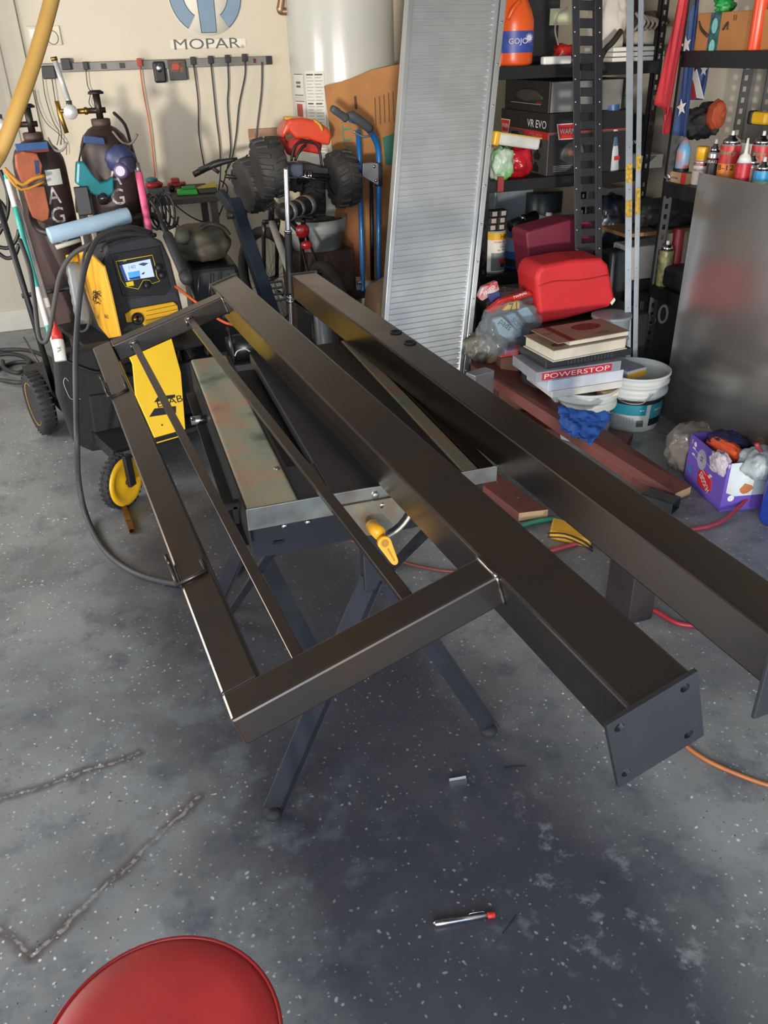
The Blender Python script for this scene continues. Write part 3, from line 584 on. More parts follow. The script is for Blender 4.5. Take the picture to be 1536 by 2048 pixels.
tube_thing('torch_cable', 'black torch cable hanging from the wall outlet down to the pink rod', 'cable', [at(228, 226, Y=4.6), at(250, 250, Y=4.5), at(262, 290, Y=4.35), at(274, 330, Y=4.15), at(278, 342, Y=4.1)], .008, BLK, 8)
# black bracket between tanks
MB().box((-.03, -.01, 0), (.03, .01, .12), Matrix.Translation(at(172, 430, Y=4.1))).build('cylinder_bracket', BLK, cart, bevel=.004)
MB().box((-.022, -.012, 0), (.022, .012, .025), Matrix.Translation(at(165, 392, Y=4.12))).build('red_clip', RED, cart, label='red clip')
# light blue roll over the handle
t, Fr_, lr = cyl_thing('blue_paper_roll', 'pale blue foam roll wrapped over the cart push handle', 'foam roll', at(98, 472, Y=3.93), at(258, 430, Y=4.03), .034, mat('9db8cc', .7, var=.05))
MB().tube([at(112, 495, Y=3.92), at(160, 480, Y=3.95)], .010, 8).build('inner_tube', mat('b8b8a4', .6), t)
# WELDER
WF = fr((-.13, 3.83, .466), rad(19), 0)
wd = thing('welder', 'yellow and black portable welder with a lit colour screen on the cart', 'welding machine', WF)
FC = at(226, 672, Y=3.60) # front bottom-left
xd = Vector((cos(rad(19)), sin(rad(19)), 0)); yd = Vector((-xd.y, xd.x, 0))
FW = axes(FC, xd, (Vector((0, 0, 1)) + yd * .14).normalized(), xd.cross((Vector((0, 0, 1)) + yd * .14).normalized()))  # front face plane frame
DB = mat('2b2c31', .5, var=.1)
fp = pixpoly(FW, [(240, 690), (222, 600), (205, 525), (215, 492), (238, 482), (300, 470), (325, 482), (342, 520), (360, 590), (372, 640), (350, 690)])
MB(FW).prism(fp, -.10, 0).build('front_housing', DB, wd, bevel=.012, seg=3)
MB(FW).prism([(x * .96 + .005, y * .97) for x, y in fp], -.40, -.10).build('rear_housing', DB, wd, bevel=.012)
# side panel yellow, plane x=left
SF = axes(FW.translation - xd * .012, FW.to_3x3() @ Vector((0, 0, -1)), FW.to_3x3() @ Vector((0, 1, 0)), -xd)
def spx(u, v): 
    p = on_plane(SF, u, v); return (p.x, p.y)
MB(SF).prism([spx(*p) for p in ((172, 502), (184, 506), (210, 532), (224, 585), (243, 672), (222, 676), (202, 652), (182, 600), (162, 540), (162, 505))], -.002, .010).build('side_panel', mat('e0a52a', .4, var=.05), wd, bevel=.003, label='yellow side panel with a bear head print')
for k in range(9):
    MB(SF).tube([Vector((*spx(190 + random.uniform(0, 18), 578 + random.uniform(0, 30)), .011)) for _ in range(4)], .0012, 5).build('printed_mark', INK, wd)
c = spx(218, 632); text('ESAB', SF @ Matrix.Translation((c[0], c[1], .0108)) @ Matrix.Rotation(pi, 4, 'Y') @ Matrix.Rotation(pi, 4, 'Y'), 1, INK, wd, h=.016)
# top handle
MB(FW).tube([Vector((*p, -.05)) for p in pixpoly(FW, [(212, 505), (225, 490), (262, 482), (305, 475), (322, 490)])], .013, 10, sub=3).build('carry_handle', BLK, wd)
mb = MB(FW).prism(pixpoly(FW, [(222, 508), (318, 492), (340, 575), (330, 590), (245, 592)]), 0, .008); mb.build('display_bezel', BLK, wd, bevel=.002)
yl = pixpoly(FW, [(230, 523), (303, 510), (308, 528), (312, 552), (318, 562), (303, 567), (297, 560), (285, 560), (275, 578), (250, 573), (241, 560), (230, 523)])
MB(FW).tube([Vector((x, y, .009)) for x, y in yl], .0016, 6).build('yellow_trim_line', mat('d8c23a', .5), wd)
SCF = FW @ Matrix.Translation((0, 0, .009))
poly_on(SCF, [(239, 531), (300, 518), (309, 553), (251, 562)], mat('aebfdb', .3, emit=.45, var=.03), wd, 'screen')
poly_on(SCF, [(239, 531), (244, 530), (256, 561), (251, 562)], mat('2c3f8a', .3, emit=.4), wd, 'screen_tile', z=.001)
poly_on(SCF, [(255, 545), (279, 541), (280, 552), (258, 556)], mat('3f8fd6', .3, emit=.5), wd, 'screen_tile', z=.001)
poly_on(SCF, [(258, 556), (280, 552), (281, 557), (260, 560)], mat('20306e', .3, emit=.4), wd, 'screen_tile', z=.001)
poly_on(SCF, [(276, 529), (285, 525), (297, 526), (288, 532)], mat('3b4a66', .3, emit=.2), wd, 'screen_tile', z=.001)
poly_on(SCF, [(282, 548), (290, 543), (287, 549)], INK, wd, 'screen_tile', z=.001)
c = on_plane(FW, 262, 534); text('140', FW @ Matrix.Translation((c.x, c.y, .0115)), 1, mat('7a8ba8', .4, emit=.2), wd, h=.016, name='screen_digits')
poly_on(SCF, [(251, 565), (266, 562), (268, 571), (254, 573)], mat('e6c81e', .4), wd, 'logo_badge', z=.0005)
c = on_plane(FW, 248, 522); text('EMP', FW @ Matrix.Translation((c.x, c.y, .0095)), 1, mat('b9b090', .4), wd, h=.006)
for p in ((290, 570), (314, 535), (320, 550)):
    c = on_plane(FW, *p); MB(FW).lathe([(.0145, 0), (.0145, .02), (.012, .026), (.001, .026)], Matrix.Translation((c.x, c.y, .006)), 16).build('knob', BLK, wd)
poly_on(FW, [(250, 600), (350, 583), (355, 600), (258, 617)], mat('34363c', .5), wd, 'vent_recess', th=.004)
MB(FW).prism(pixpoly(FW, [(248, 628), (262, 618), (345, 603), (353, 610), (356, 628), (350, 632), (288, 652), (280, 642), (252, 645)]), 0, .014).build('lower_panel', mat('dfa91f', .4, var=.05), wd, bevel=.004, label='yellow lower front panel')
for k in range(3):
    MB(FW).tube([Vector((*p, .0145)) for p in pixpoly(FW, [(290, 622 + 9 * k), (352, 609 + 9 * k)])], .0013, 5).build('vent_groove', mat('7a5a10', .6), wd)
c = on_plane(FW, 272, 637)
MB(FW).lathe([(.026, 0), (.026, .012), (.02, .02), (.012, .02), (.012, .012), (.001, .012)], Matrix.Translation((c.x, c.y, .012)), 20).build('socket', BLK, wd)
MB(FW).lathe([(.010, 0), (.010, .014), (.001, .016)], Matrix.Translation((c.x - .014, c.y + .002, .022)), 14).build('gas_plug', BR, wd)
# cables over the welder
CAB = mat('3a3a3c', .6)
tube_thing('welding_cable', 'thick grey cable arcing over the welder and down to the floor under the frame', 'cable',
  [at(300, 465, Y=3.75), at(262, 455, Y=3.62), at(225, 460, Y=3.55), at(195, 478, Y=3.5), at(175, 520, Y=3.42), at(163, 570, Y=3.36), at(155, 640, Y=3.3), at(151, 720, Y=3.2), at(152, 800, Y=3.1), at(154, 880, Y=2.95),
   at(157, 960, Z=.15), at(172, 1030, Z=.03), at(205, 1095, Z=.011), at(255, 1138, Z=.011), at(320, 1162, Z=.011), at(390, 1168, Z=.011), at(450, 1150, Z=.011), at(490, 1122, Z=.011)], .0105, CAB, 10, 5)
tube_thing('ground_cable', 'second grey cable looping left of the welder down to the tool bag', 'cable',
  [at(310, 470, Y=3.78), at(255, 468, Y=3.66), at(205, 480, Y=3.6), at(150, 505, Y=3.62), at(122, 545, Y=3.62), at(110, 600, Y=3.6), at(100, 660, Y=3.58), at(90, 684, Y=3.58), at(78, 672, Y=3.6), at(70, 610, Y=3.66), at(60, 540, Y=3.75), at(40, 480, Y=3.9)], .0095, CAB, 10, 5)
tube_thing('torch_lead', 'thin grey lead hanging at the left end of the welder', 'cable',
  [at(195, 478, Y=3.62), at(170, 505, Y=3.5), at(163, 560, Y=3.48), at(178, 620, Y=3.5), at(175, 655, Y=3.5), at(160, 662, Y=3.5), at(156, 640, Y=3.5)], .006, CAB, 8, 5)
t, Ft, lt = cyl_thing('welding_torch', 'black torch handle leaning on the right side of the welder', 'torch', at(372, 555, Y=3.55), at(335, 470, Y=3.75), .022, mat('303134', .6))
MB(Ft).lathe([(.012, -.03), (.024, -.02), (.028, 0), (.026, .02)], I4, 14).build('head', mat('303134', .6), t)
MB(Ft).lathe([(.012 + .002 * (k % 2), lt + k * .006) for k in range(12)], I4, 12).build('strain_relief', BLK, t)
MB().tube([at(338, 478, Y=3.75), at(322, 440, Y=3.9), at(315, 420, Y=4.0), at(300, 400, Y=4.05)], .009, 8, sub=4).build('hose', BLK, t); MB().tube([at(378, 570, Y=3.55), at(390, 600, Y=3.55), at(388, 640, Y=3.55)], .008, 8).build('hose', BLK, t)
# coil of black cable behind the right tank and loops on the left
for nm, lb, c, R1, n, hx in (('cable_coil', 'black cable coil hung right of the pink rod', at(302, 425, Y=4.16), .062, 5, '1c1c1e'),):
    pts = [c + Vector((R1 * .5 * cos(a) + .003 * a, .02 * sin(a * .7), R1 * 1.25 * sin(a))) for a in [2 * pi * k / 16 for k in range(16 * n)]]
    MB().tube(pts, .0055, 6).build(nm, BLK, label=lb, cat='cable')
for k, (px, lb) in enumerate((([(0, 340), (14, 380), (16, 420), (5, 450), (-20, 452)], 'upper black cable loop at the left edge of the photo'), ([(-20, 385), (6, 410), (12, 435), (-5, 470), (-25, 470)], 'middle black cable loop at the left edge of the photo'), ([(-15, 490), (15, 496), (32, 480), (38, 460)], 'lower black cable loop at the left edge of the photo'), ([(38, 488), (30, 510), (12, 516), (-10, 500)], 'lowest black cable loop at the left edge of the photo'))):
    tube_thing('cable_loop', lb, 'cable', [at(*p, Y=4.25) for p in px], .009, BLK, 8, 5)
# clear green spray bottle on the cart, left of the welder
t = thing('clear_plastic_jar', 'clear ribbed plastic bottle between the cable and the yellow welder panel', 'bottle', Matrix.Translation(at(160, 660, Y=3.62)))
JF = lookz(at(168, 648, Y=3.66), at(146, 525, Y=3.74)); jl = (at(168, 648, Y=3.66) - at(146, 525, Y=3.74)).length
MB(JF).lathe([(.030, 0)] + [(.034 - .003 * (k % 2), .02 + (jl - .04) * k / 11) for k in range(12)] + [(.02, jl), (.001, jl)], I4, 18).build('body', mat('7f8486', .25, alpha=.75), t)
MB(JF).lathe([(.024, jl), (.024, jl + .03), (.001, jl + .03)], I4, 14).build('cap', mat('d8a52a', .5), t)
# cables on the floor by the wall
for k, (px, lb) in enumerate((([(-20, 745), (30, 725), (75, 728), (110, 745), (118, 770)], 'outermost black hose coil on the floor beside the cart wheel'), ([(-20, 712), (25, 708), (60, 722), (40, 745), (10, 738), (5, 722)], 'smaller black hose coil on the floor near the baseboard'), ([(-10, 758), (40, 765), (70, 752), (100, 730)], 'black hose arc on the floor nearest the viewer'), ([(0, 700), (50, 700), (90, 712), (125, 735)], 'black hose along the baseboard behind the coils'))):
    tube_thing('floor_hose', lb, 'hose', [at(*p, Z=.013 + .012 * k) for p in px], .0125, mat('2d2d2f', .6), 8, 5)
tube_thing('bent_rod', 'thin grey rod leaning over the hoses on the floor', 'rod', [at(48, 675, Z=.14), at(78, 728, Z=.05)], .006, mat('5c5c60', .4, .6), 8, 1)
# ================================================================ BACK WALL
def wat(u, v, d=0): return at(u, v, Y=YB - d)
a = wat(86, 138); b = wat(541, 116); zc_ = (wat(540, 117).z + wat(90, 140).z) / 2
SFm = axes((a.x, YB, zc_ - .024), (1, 0, 0), (0, 0, 1), (0, -1, 0)); ls = b.x - a.x
strip = thing('power_strip', 'long grey metal outlet strip mounted on the cream wall under the round sign', 'power strip', SFm)
MB(SFm).box((0, 0, 0), (ls, .048, .03)).build('housing', mat('75716c', .45, .3), strip, bevel=.003)
MB(SFm).box((ls - .035, .002, .03), (ls, .046, .034)).build('end_cap', DSTEEL, strip)
sx = lambda u: wat(u, 130).x - a.x
for u in (207, 244): MB(SFm).box((sx(u) - .016, .010, .03), (sx(u) + .016, .038, .032)).build('outlet', mat('2e2c2a', .5), strip, bevel=.002)
MB(SFm).box((sx(508) - .008, .012, .03), (sx(508) + .008, .036, .036)).build('switch', mat('5c1e1a', .3), strip)
def plug(u, parent=None): return SFm @ Vector((sx(u), .022, .045))
def cord(lb, px, r=.0045, m=BLK, d=.05, plugbox=True, nm='power_cable', pm_=BLK):
    pts = [wat(*p, d) for p in px]; F = Matrix.Translation(pts[0]); t = thing(nm, lb, 'cord', F)
    MB().tube(pts, r, 6, sub=4).build('cable', m, t)
    if plugbox: MB().box((-.014, -.032, -.03), (.014, .0, .012), Matrix.Translation(pts[0] + Vector((0, .015, .01)))).build('plug', pm_, t, bevel=.003)
cord('first black cord right of the black charger card, plugged into the strip', [(386, 122), (396, 200), (398, 270), (408, 330)])
cord('second black cord in the row of four on the strip', [(421, 120), (428, 190), (433, 240), (440, 300), (440, 360), (430, 420)])
cord('third black cord in the row of four on the strip', [(455, 118), (457, 170), (455, 210), (461, 290), (458, 320), (445, 375)])
cord('fourth black cord in the row of four, curving at its middle', [(489, 116), (490, 150), (478, 210), (472, 270), (463, 320), (450, 345)])
cord('thick grey supply cord leaving the right end of the strip', [(524, 124), (523, 180), (516, 240), (511, 285)], .0055, mat('4a4744', .5), plugbox=False)
cord('thin orange cord hanging from the strip to behind the cart', [(279, 125), (286, 180), (299, 250), (306, 310), (314, 400)], .0045, mat('c7623a', .5), pm_=mat('b8402e', .5))
cord('thin black cord looping below the plug left of centre', [(171, 132), (175, 170), (181, 185), (178, 205), (184, 215)], .0028)
cord('thin black cord dropping from the black block charger', [(104, 158), (112, 210), (122, 260), (122, 290)], .0028, plugbox=False)
cord('thin black cord crossing the wall diagonally behind the cylinders', [(84, 140), (90, 190), (105, 240), (118, 265), (114, 290)], .0025, plugbox=False)
cord('thin dark cord wandering down beside the wall trim', [(70, 180), (76, 210), (92, 245), (120, 270), (132, 290), (133, 310)], .0022, plugbox=False)
for k, (px, lb) in enumerate((([(320, 388), (338, 425), (360, 455)], 'thin black cord under the small desk, left one'), ([(330, 388), (360, 418), (395, 440), (425, 445), (438, 425)], 'black cord sagging in an arc under the small desk'), ([(408, 388), (412, 415), (418, 443)], 'short black cord dropping behind the desk edge'), ([(440, 360), (455, 380), (435, 440)], 'black cord behind the desk leg'), ([(495, 310), (470, 335), (458, 360)], 'thin grey cord curling left of the black knobby tyres'))):
    tube_thing('wall_cable', lb, 'cord', [at(*p, Y=5.6) for p in px], .0045, BLK, 6, 5)
def wallbox(nm, lb, cat, u0, v0, u1, v1, d, m, dd=.03, bev=.004):
    p = wat(u0, v1); q = wat(u1, v0); t = thing(nm, lb, cat, Matrix.Translation((p.x, YB - dd, p.z)))
    MB().box((p.x, YB - dd - d, p.z), (q.x, YB - dd, q.z)).build('case', m, t, bevel=bev); return t, p, q
wallbox('charger_block', 'black block charger on the left end of the strip', 'charger', 88, 131, 108, 158, .04, BLK)
wallbox('charger_block', 'taller black charger plugged above the strip, next to the block charger', 'charger', 125, 116, 139, 140, .04, BLK)
t, p, q = wallbox('battery_charger', 'black charger with a red and orange picture card hanging on the strip', 'charger', 339, 119, 368, 161, .03, mat('3b3a38', .5))
MB().box((p.x + .012, YB - .0605, p.z + .045), (q.x - .012, YB - .060, q.z - .008)).build('picture_card', mat('7a4a20', .5, var=.6, scale=60, tint='2a1c12'), t)
MB().box((p.x + .02, YB - .0615, q.z - .05), (p.x + .06, YB - .0605, q.z - .02)).build('red_patch', mat('b33325', .5), t)
t, p, q = wallbox('bottle_opener', 'grey and black oval remote hanging on the strip beside the orange plug', 'remote', 309, 122, 327, 166, .025, BLK, bev=.012)
MB().lathe([(.001, .004), (.014, .003), (.019, 0)], Matrix.Translation(((p.x + q.x) / 2, YB - .056, q.z - .035)) @ Matrix.Rotation(pi / 2, 4, 'X'), 20, sy=1.2).build('silver_ring', CHR, t)
t, p, q = wallbox('wall_panel_plate', 'square cream wall plate with a round dial behind the yellow hose', 'wall plate', 61, 51, 118, 92, .012, mat('cfc6b2', .5), 0)
MB().box((p.x + .01, YB - .014, q.z - .06), (p.x + .09, YB - .012, q.z - .015)).build('white_label', WHT, t)
MB().tube([((p.x + q.x) / 2 + .04 + .03 * cos(2 * pi * k / 24), YB - .014, (p.z + q.z) / 2 + .034 * sin(2 * pi * k / 24) - .01) for k in range(25)], .0015, 5, cap=False).build('dial', DSTEEL, t)
t, p, q = wallbox('wood_board', 'short weathered wooden board screwed to the wall above the toy truck', 'board', 498, 252, 600, 284, .022, mat('9c7a63', .8, var=.2, stretch=(1, 1, 8)), 0)
for x in (.02, .05): MB().lathe([(.001, .004), (.005, 0)], Matrix.Translation((p.x + x + .03, YB - .022, q.z - .02 - x)) @ Matrix.Rotation(pi / 2, 4, 'X'), 8).build('screw', DSTEEL, t)
# round sign with lettering
sg = thing('wall_sign', 'blue and white round sign with block lettering on the cream wall', 'sign', Matrix.Translation(wat(412, 40)))
cx = wat(412, 10).x; GB = mat('7890a4', .5, var=.04); SW = mat('dcd6c8', .6, var=.03); OL = mat('3a4450', .6)
zt = wat(412, 0).z
def arc(r0, r1, a0, a1, n=16): return [(r1 * cos(a0 + (a1 - a0) * k / n), r1 * sin(a0 + (a1 - a0) * k / n)) for k in range(n + 1)] + [(r0 * cos(a1 + (a0 - a1) * k / n), r0 * sin(a1 + (a0 - a1) * k / n)) for k in range(n + 1)]
rO = (wat(482, 10).x - wat(340, 10).x) / 2; cz = wat(412, 66).z + rO * .95
WSF = axes((cx, YB, cz), (1, 0, 0), (0, 0, 1), (0, -1, 0))
MB(WSF).lathe([(rO * 1.03, 0), (rO * 1.03, .004), (.001, .004)], I4, 48).build('disc', SW, sg)
for m_, z0, z1, e in ((OL, .004, .006, .004), (GB, .006, .008, 0)):
    MB(WSF).prism(arc(rO * .64 - e, rO + e, pi * .60, pi * 1.305 + e), z0, z1).build('left_arc', m_, sg)
    MB(WSF).prism(arc(rO * .64 - e, rO + e, -pi * .305 - e, pi * .40), z0, z1).build('right_arc', m_, sg)
    MB(WSF).prism([(-rO * .21 - e, -rO * .93 - e), (rO * .20 + e, -rO * .93 - e), (rO * .24 + e, rO * .5), (-rO * .25 - e, rO * .5)], z0, z1).build('centre_bar', m_, sg)
p = wat(343, 101); q = wat(490, 75)
MB().box((p.x, YB - .004, p.z + .01), (q.x, YB, q.z - .005)).build('name_plate', SW, sg)
TF = axes(((p.x + q.x) / 2 - .008, YB - .0045, (p.z + q.z) / 2 + .002), (1, 0, 0), (0, 0, 1), (0, -1, 0))
text('MOPAR', TF, 1, mat('5a5854', .5), sg, w=(q.x - p.x) * .88, h=.055)
text('®', TF @ Matrix.Translation(((q.x - p.x) * .47, -.02, 0)), 1, mat('5a5854', .5), sg, h=.018)
# water heater
hc = at(700, 100, Y=5.2); HR = (at(800, 100, Y=5.2).x - at(592, 100, Y=5.2).x) / 2; hx = (at(800, 100, Y=5.2).x + at(592, 100, Y=5.2).x) / 2
HFr = Matrix.Translation((hx, 5.36, 0)); ht = thing('water_heater', 'tall white enamelled water heater standing in the corner by the sign', 'water heater', HFr)
MB(HFr).lathe([(HR * .95, 0), (HR, .03), (HR, 1.98), (HR * .96, 2.02), (.001, 2.03)], I4, 56).build('tank', mat('c3c3ba', .28, var=.04, scale=1.5, coat=.5), ht)
for z0, z1, a0, a1, c in ((1.30, 1.42, -3.0, -2.66, 'cfccc2'), (1.17, 1.28, -3.0, -2.64, 'd8c9c2'), (1.04, 1.15, -3.0, -2.62, 'd6d2ca'), (.98, 1.43, -2.60, -2.19, 'd3d0c6')):
    MB(HFr).lathe([(HR + .002, z0), (HR + .002, z1)], I4, 8, a0=a0, a1=a1).build('warning_label', mat(c, .6, var=.04), ht)
    if a0 < -2.9:
        MB(HFr).lathe([(HR + .0028, z0 + .004), (HR + .0028, z0 + .008)], I4, 4, a0=a0 + .02, a1=a1 - .02).lathe([(HR + .0028, z1 - .008), (HR + .0028, z1 - .004)], I4, 4, a0=a0 + .02, a1=a1 - .02).build('label_border', mat('3a3836', .6), ht)
for k in range(26):
    z0 = 1.415 - .0165 * k
    for a0, a1 in ((-2.57, -2.41), (-2.38, -2.22)):
        MB(HFr).lathe([(HR + .0032, z0 - (.007 if k % 9 == 0 else .004)), (HR + .0032, z0)], I4, 4, a0=a0, a1=a1 - .03 * (k % 2)).build('print_line', mat('3a3836' if k % 9 == 0 else '9a9892', .6), ht)
MB(HFr).lathe([(HR + .003, 1.19), (HR + .003, 1.26)], I4, 4, a0=-2.93, a1=-2.73).build('red_pictogram', mat('a8503c', .6), ht)
MB(HFr).lathe([(HR + .003, 1.13), (HR + .003, 1.145)], I4, 4, a0=-2.97, a1=-2.65).build('red_heading', mat('a8303c', .6), ht)
for z in (1.345, 1.365, 1.08): MB(HFr).lathe([(HR + .003, z), (HR + .003, z + .012)], I4, 4, a0=-2.9, a1=-2.75).build('print_line', mat('6a6864', .6), ht)
tube_thing('drain_pipe', 'copper elbow pipe entering the water heater at the top of the photo', 'pipe', [at(570, -60, Y=5.4), at(562, 5, Y=5.4), at(560, 20, Y=5.4), at(568, 23, Y=5.4), at(592, 21, Y=5.35)], .02, mat('9c7f60', .4, .7), 12, 4)
# cardboard sheets
def slab(nm, lb, cat, pts, Y0, m, th=.006, lean=0.0, solid=True):
    F = axes((0, Y0, 0), (1, 0, 0), (0, -lean, 1), (0, -1, -lean)) if lean else face_f((0, Y0, 0))
    return F, pixpoly(F, pts)
CDF = face_f((0, 4.98, 0)); t = thing('cardboard_sheet', 'large flattened cardboard carton leaning behind the blue hand truck', 'cardboard', Matrix.Translation((1.3, 4.98, 0)))
pp_ = pixpoly(CDF, [(648, 172), (700, 158), (742, 140), (800, 128), (800, 380), (795, 560), (690, 560), (668, 330)])
MB(CDF).prism(pp_, 0, .008).build('upper_sheet', CARD, t)
MB(CDF).prism(pixpoly(CDF, [(672, 410), (722, 395), (725, 560), (712, 565), (654, 520)]), .01, .02).build('lower_sheet', mat('9a633c', .8, var=.12), t)
MB(CDF).prism(pixpoly(CDF, [(790, 130), (800, 128), (800, 500), (722, 560), (710, 620), (690, 640), (660, 640), (655, 520)]), -.02, -.008).build('back_sheet', mat('8c5c38', .8), t)
poly_on(CDF, [(764, 275), (800, 262), (800, 330), (770, 330)], mat('3f7a6a', .7), t, 'green_print', z=.008)
TG = mat('4f8f7a', .7)
c = on_plane(CDF, 694, 272); text('OTTY', CDF @ Matrix.Translation((c.x, c.y, .0085)) @ Matrix.Rotation(pi / 2 + .06, 4, 'Z'), 1, TG, t, h=.055, w=.24)
for k in range(5):
    poly_on(CDF, [(748 + 9 * k, 195 - 3 * k), (750 + 9 * k, 195 - 3 * k), (752 + 9 * k, 250 - 2 * k), (750 + 9 * k, 250 - 2 * k)], mat('6e4a2c', .7), t, 'printed_line', z=.008)
poly_on(CDF, [(707, 192), (712, 192), (714, 218), (709, 218)], mat('5a3c26', .7), t, 'printed_mark', z=.008)
# hand truck
HTY = 4.62
t = thing('hand_truck', 'blue tubular hand truck with grey grip standing in front of the cardboard', 'hand truck', Matrix.Translation(at(738, 560, Y=HTY)))
BL = mat('1f66a6', .35, var=.06, coat=.3)
MB().tube([at(758, 590, Y=HTY - .1), at(757, 480, Y=HTY), at(757, 380, Y=HTY), at(757, 305, Y=HTY), at(750, 278, Y=HTY - .03), at(736, 258, Y=HTY - .08), at(715, 243, Y=HTY - .12), at(700, 238, Y=HTY - .14)], .0165, 12, sub=4).build('side_rail', BL, t)
MB().tube([at(726, 590, Y=HTY - .1), at(723, 480, Y=HTY), at(720, 380, Y=HTY), at(718, 300, Y=HTY), at(716, 262, Y=HTY - .04)], .0145, 12, sub=4).build('side_rail', BL, t)
GRP = mat('54585c', .7)
MB().tube([at(664, 217, Y=HTY - .2), at(672, 222, Y=HTY - .19), at(680, 228, Y=HTY - .18), at(692, 236, Y=HTY - .16)], [.017, .020, .018, .022], 12, sub=3).build('grip', GRP, t)
MB().tube([at(695, 232, Y=HTY - .16), at(704, 232, Y=HTY - .15), at(722, 244, Y=HTY - .12), at(741, 258, Y=HTY - .08)], [.014, .024, .025, .02], 12, sub=3).build('grip', GRP, t)
MB().tube([at(757, 325, Y=HTY), at(757, 372, Y=HTY)], .021, 12).build('sleeve', mat('3a3c40', .5), t)
MB().tube([at(706, 262, Y=HTY - .1), at(722, 272, Y=HTY - .1), at(738, 272, Y=HTY - .1), at(745, 262, Y=HTY - .08)], .006, 8, sub=3).build('latch_bar', mat('8a9098', .4, .7), t)
MF = face_f((0, HTY - .04, 0))
MB(MF).prism(pixpoly(MF, [(724, 326), (742, 324), (755, 326), (755, 370), (740, 362), (723, 352)]), 0, .02).build('bracket', mat('7c7f84', .4, .6), t, bevel=.002)
for p in ((746, 332), (750, 360)): c = on_plane(MF, *p); MB(MF).lathe([(.001, .026), (.007, .025), (.009, .02)], Matrix.Translation((c.x, c.y, 0)), 10).build('bolt', CHR, t)
MB().tube([at(742, 350, Y=HTY + .04), at(745, 560, Y=HTY + .02)], .012, 8).build('centre_bar', DSTEEL, t)
MB().box((-.14, -.05, 0), (.14, .05, .03), Matrix.Translation(at(745, 590, Y=HTY - .1))).build('foot_plate', DSTEEL, t, bevel=.004)
for s_ in (-1, 1): MB(Matrix.Translation(Vector((at(742, 640, Y=HTY).x + s_ * .17, HTY - .02, .1))) @ toZ).lathe([(.02, -.025), (.09, -.025), (.1, -.01), (.1, .01), (.09, .025), (.02, .025)], I4, 24).build('wheel', RUB, t)
c = at(718, 565, Y=HTY - .2); MB().box((-.012, 0, 0), (.012, .01, .07), Matrix.Translation(at(717, 580, Y=HTY - .2))).lathe([(.012, -.01), (.012, .01)], Matrix.Translation(c) @ toZ, 12).build('caster_fork', CHR, t)
# small desk with toys
D0 = at(437, 392, Y=5.05); DZ = D0.z
d0 = at(200, 370, Y=5.3)
dk = thing('small_desk', 'small dark desk against the wall with toys on it', 'desk', Matrix.Translation((.3, 5.3, 0)))
DM = mat('38322e', .6)
MB().box((-.15, 5.05, DZ - .03), (D0.x, 5.62, DZ)).build('desk_top', DM, dk, bevel=.003)
for x, y in ((D0.x - .03, 5.08), (D0.x - .03, 5.58), (-.12, 5.58), (-.12, 5.08)): MB().box((x - .02, y - .02, 0), (x + .02, y + .02, DZ - .03)).build('leg', DM, dk)
def dz(u, Y): # point on the desk top at column u
    p = at(u, 350, Y=Y); return Vector((p.x, Y, DZ))
c = dz(355, 5.22); t = thing('toy_car', 'small red toy pickup on top of the green toy at the desk edge', 'toy', Matrix.Translation((c.x, 5.4, DZ)))
c = dz(350, 5.40); MB().box((c.x - .055, 5.37, DZ + .02), (c.x + .055, 5.43, DZ + .045)).box((c.x - .03, 5.375, DZ + .045), (c.x + .02, 5.425, DZ + .07)).build('body', mat('a8382c', .4), t, bevel=.006)
for s_ in (-.033, .033): MB(Matrix.Translation((c.x + s_, 5.362, DZ + .018)) @ Matrix.Rotation(pi / 2, 4, 'X')).lathe([(.008, -.01), (.018, -.01), (.018, .01), (.008, .01)], I4, 14).build('wheel', BLK, t)
c = dz(370, 5.2); t = thing('green_toy', 'bright green plastic toy on the front edge of the small desk', 'toy', Matrix.Translation((c.x, 5.2, DZ)))
MB().box((c.x - .06, 5.16, DZ), (c.x + .06, 5.24, DZ + .03), taper=.9).build('body', mat('2fae3a', .4), t, bevel=.006)
MB().box((c.x - .03, 5.18, DZ + .03), (c.x + .05, 5.22, DZ + .045)).build('upper_block', mat('238a2e', .4), t, bevel=.004)
c = dz(410, 5.2); t = thing('work_light', 'yellow and black wedge-shaped tool beside the green toy', 'tool', Matrix.Translation((c.x, 5.2, DZ)))
MB().box((c.x - .055, 5.17, DZ), (c.x + .055, 5.24, DZ + .03)).build('grip', mat('3b3a30', .5), t, bevel=.006)
MB().prism([(-.055, .03), (.055, .03), (.05, .055)], 0, .05, Matrix.Translation((c.x, 5.235, DZ)) @ Matrix.Rotation(pi / 2, 4, 'X')).build('yellow_wedge', mat('b39a2c', .5), t, label='yellow wedge')
t = thing('toy_rifle', 'long black toy rifle resting on the desk toys and pointing right', 'toy', Matrix.Translation(at(400, 350, Y=5.15)))
MB().tube([at(352, 352, Y=5.15) + Vector((.1, 0, 0)), at(430, 328, Y=5.12), at(475, 318, Y=5.1)], [.016, .02, .009], 8, sub=3).build('stock', BLK, t)
MB().tube([at(425, 336, Y=5.11), at(438, 345, Y=5.11)], .012, 6).tube([at(398, 340, Y=5.12), at(440, 322, Y=5.12)], .014, 6).build('magazine', mat('2c2a26', .6), t)
c = dz(305, 5.25); t = thing('toy_vehicle', 'blue and red toy vehicle at the left end of the desk', 'toy', Matrix.Translation((c.x, 5.25, DZ)))
MB().box((c.x - .05, 5.2, DZ), (c.x + .05, 5.3, DZ + .045)).build('grey_base', mat('55595c', .5), t, bevel=.008)
MB().blob((c.x, 5.25, DZ + .06), (.10, .08, .05), .1).build('red_cab', mat('a82c34', .4), t)
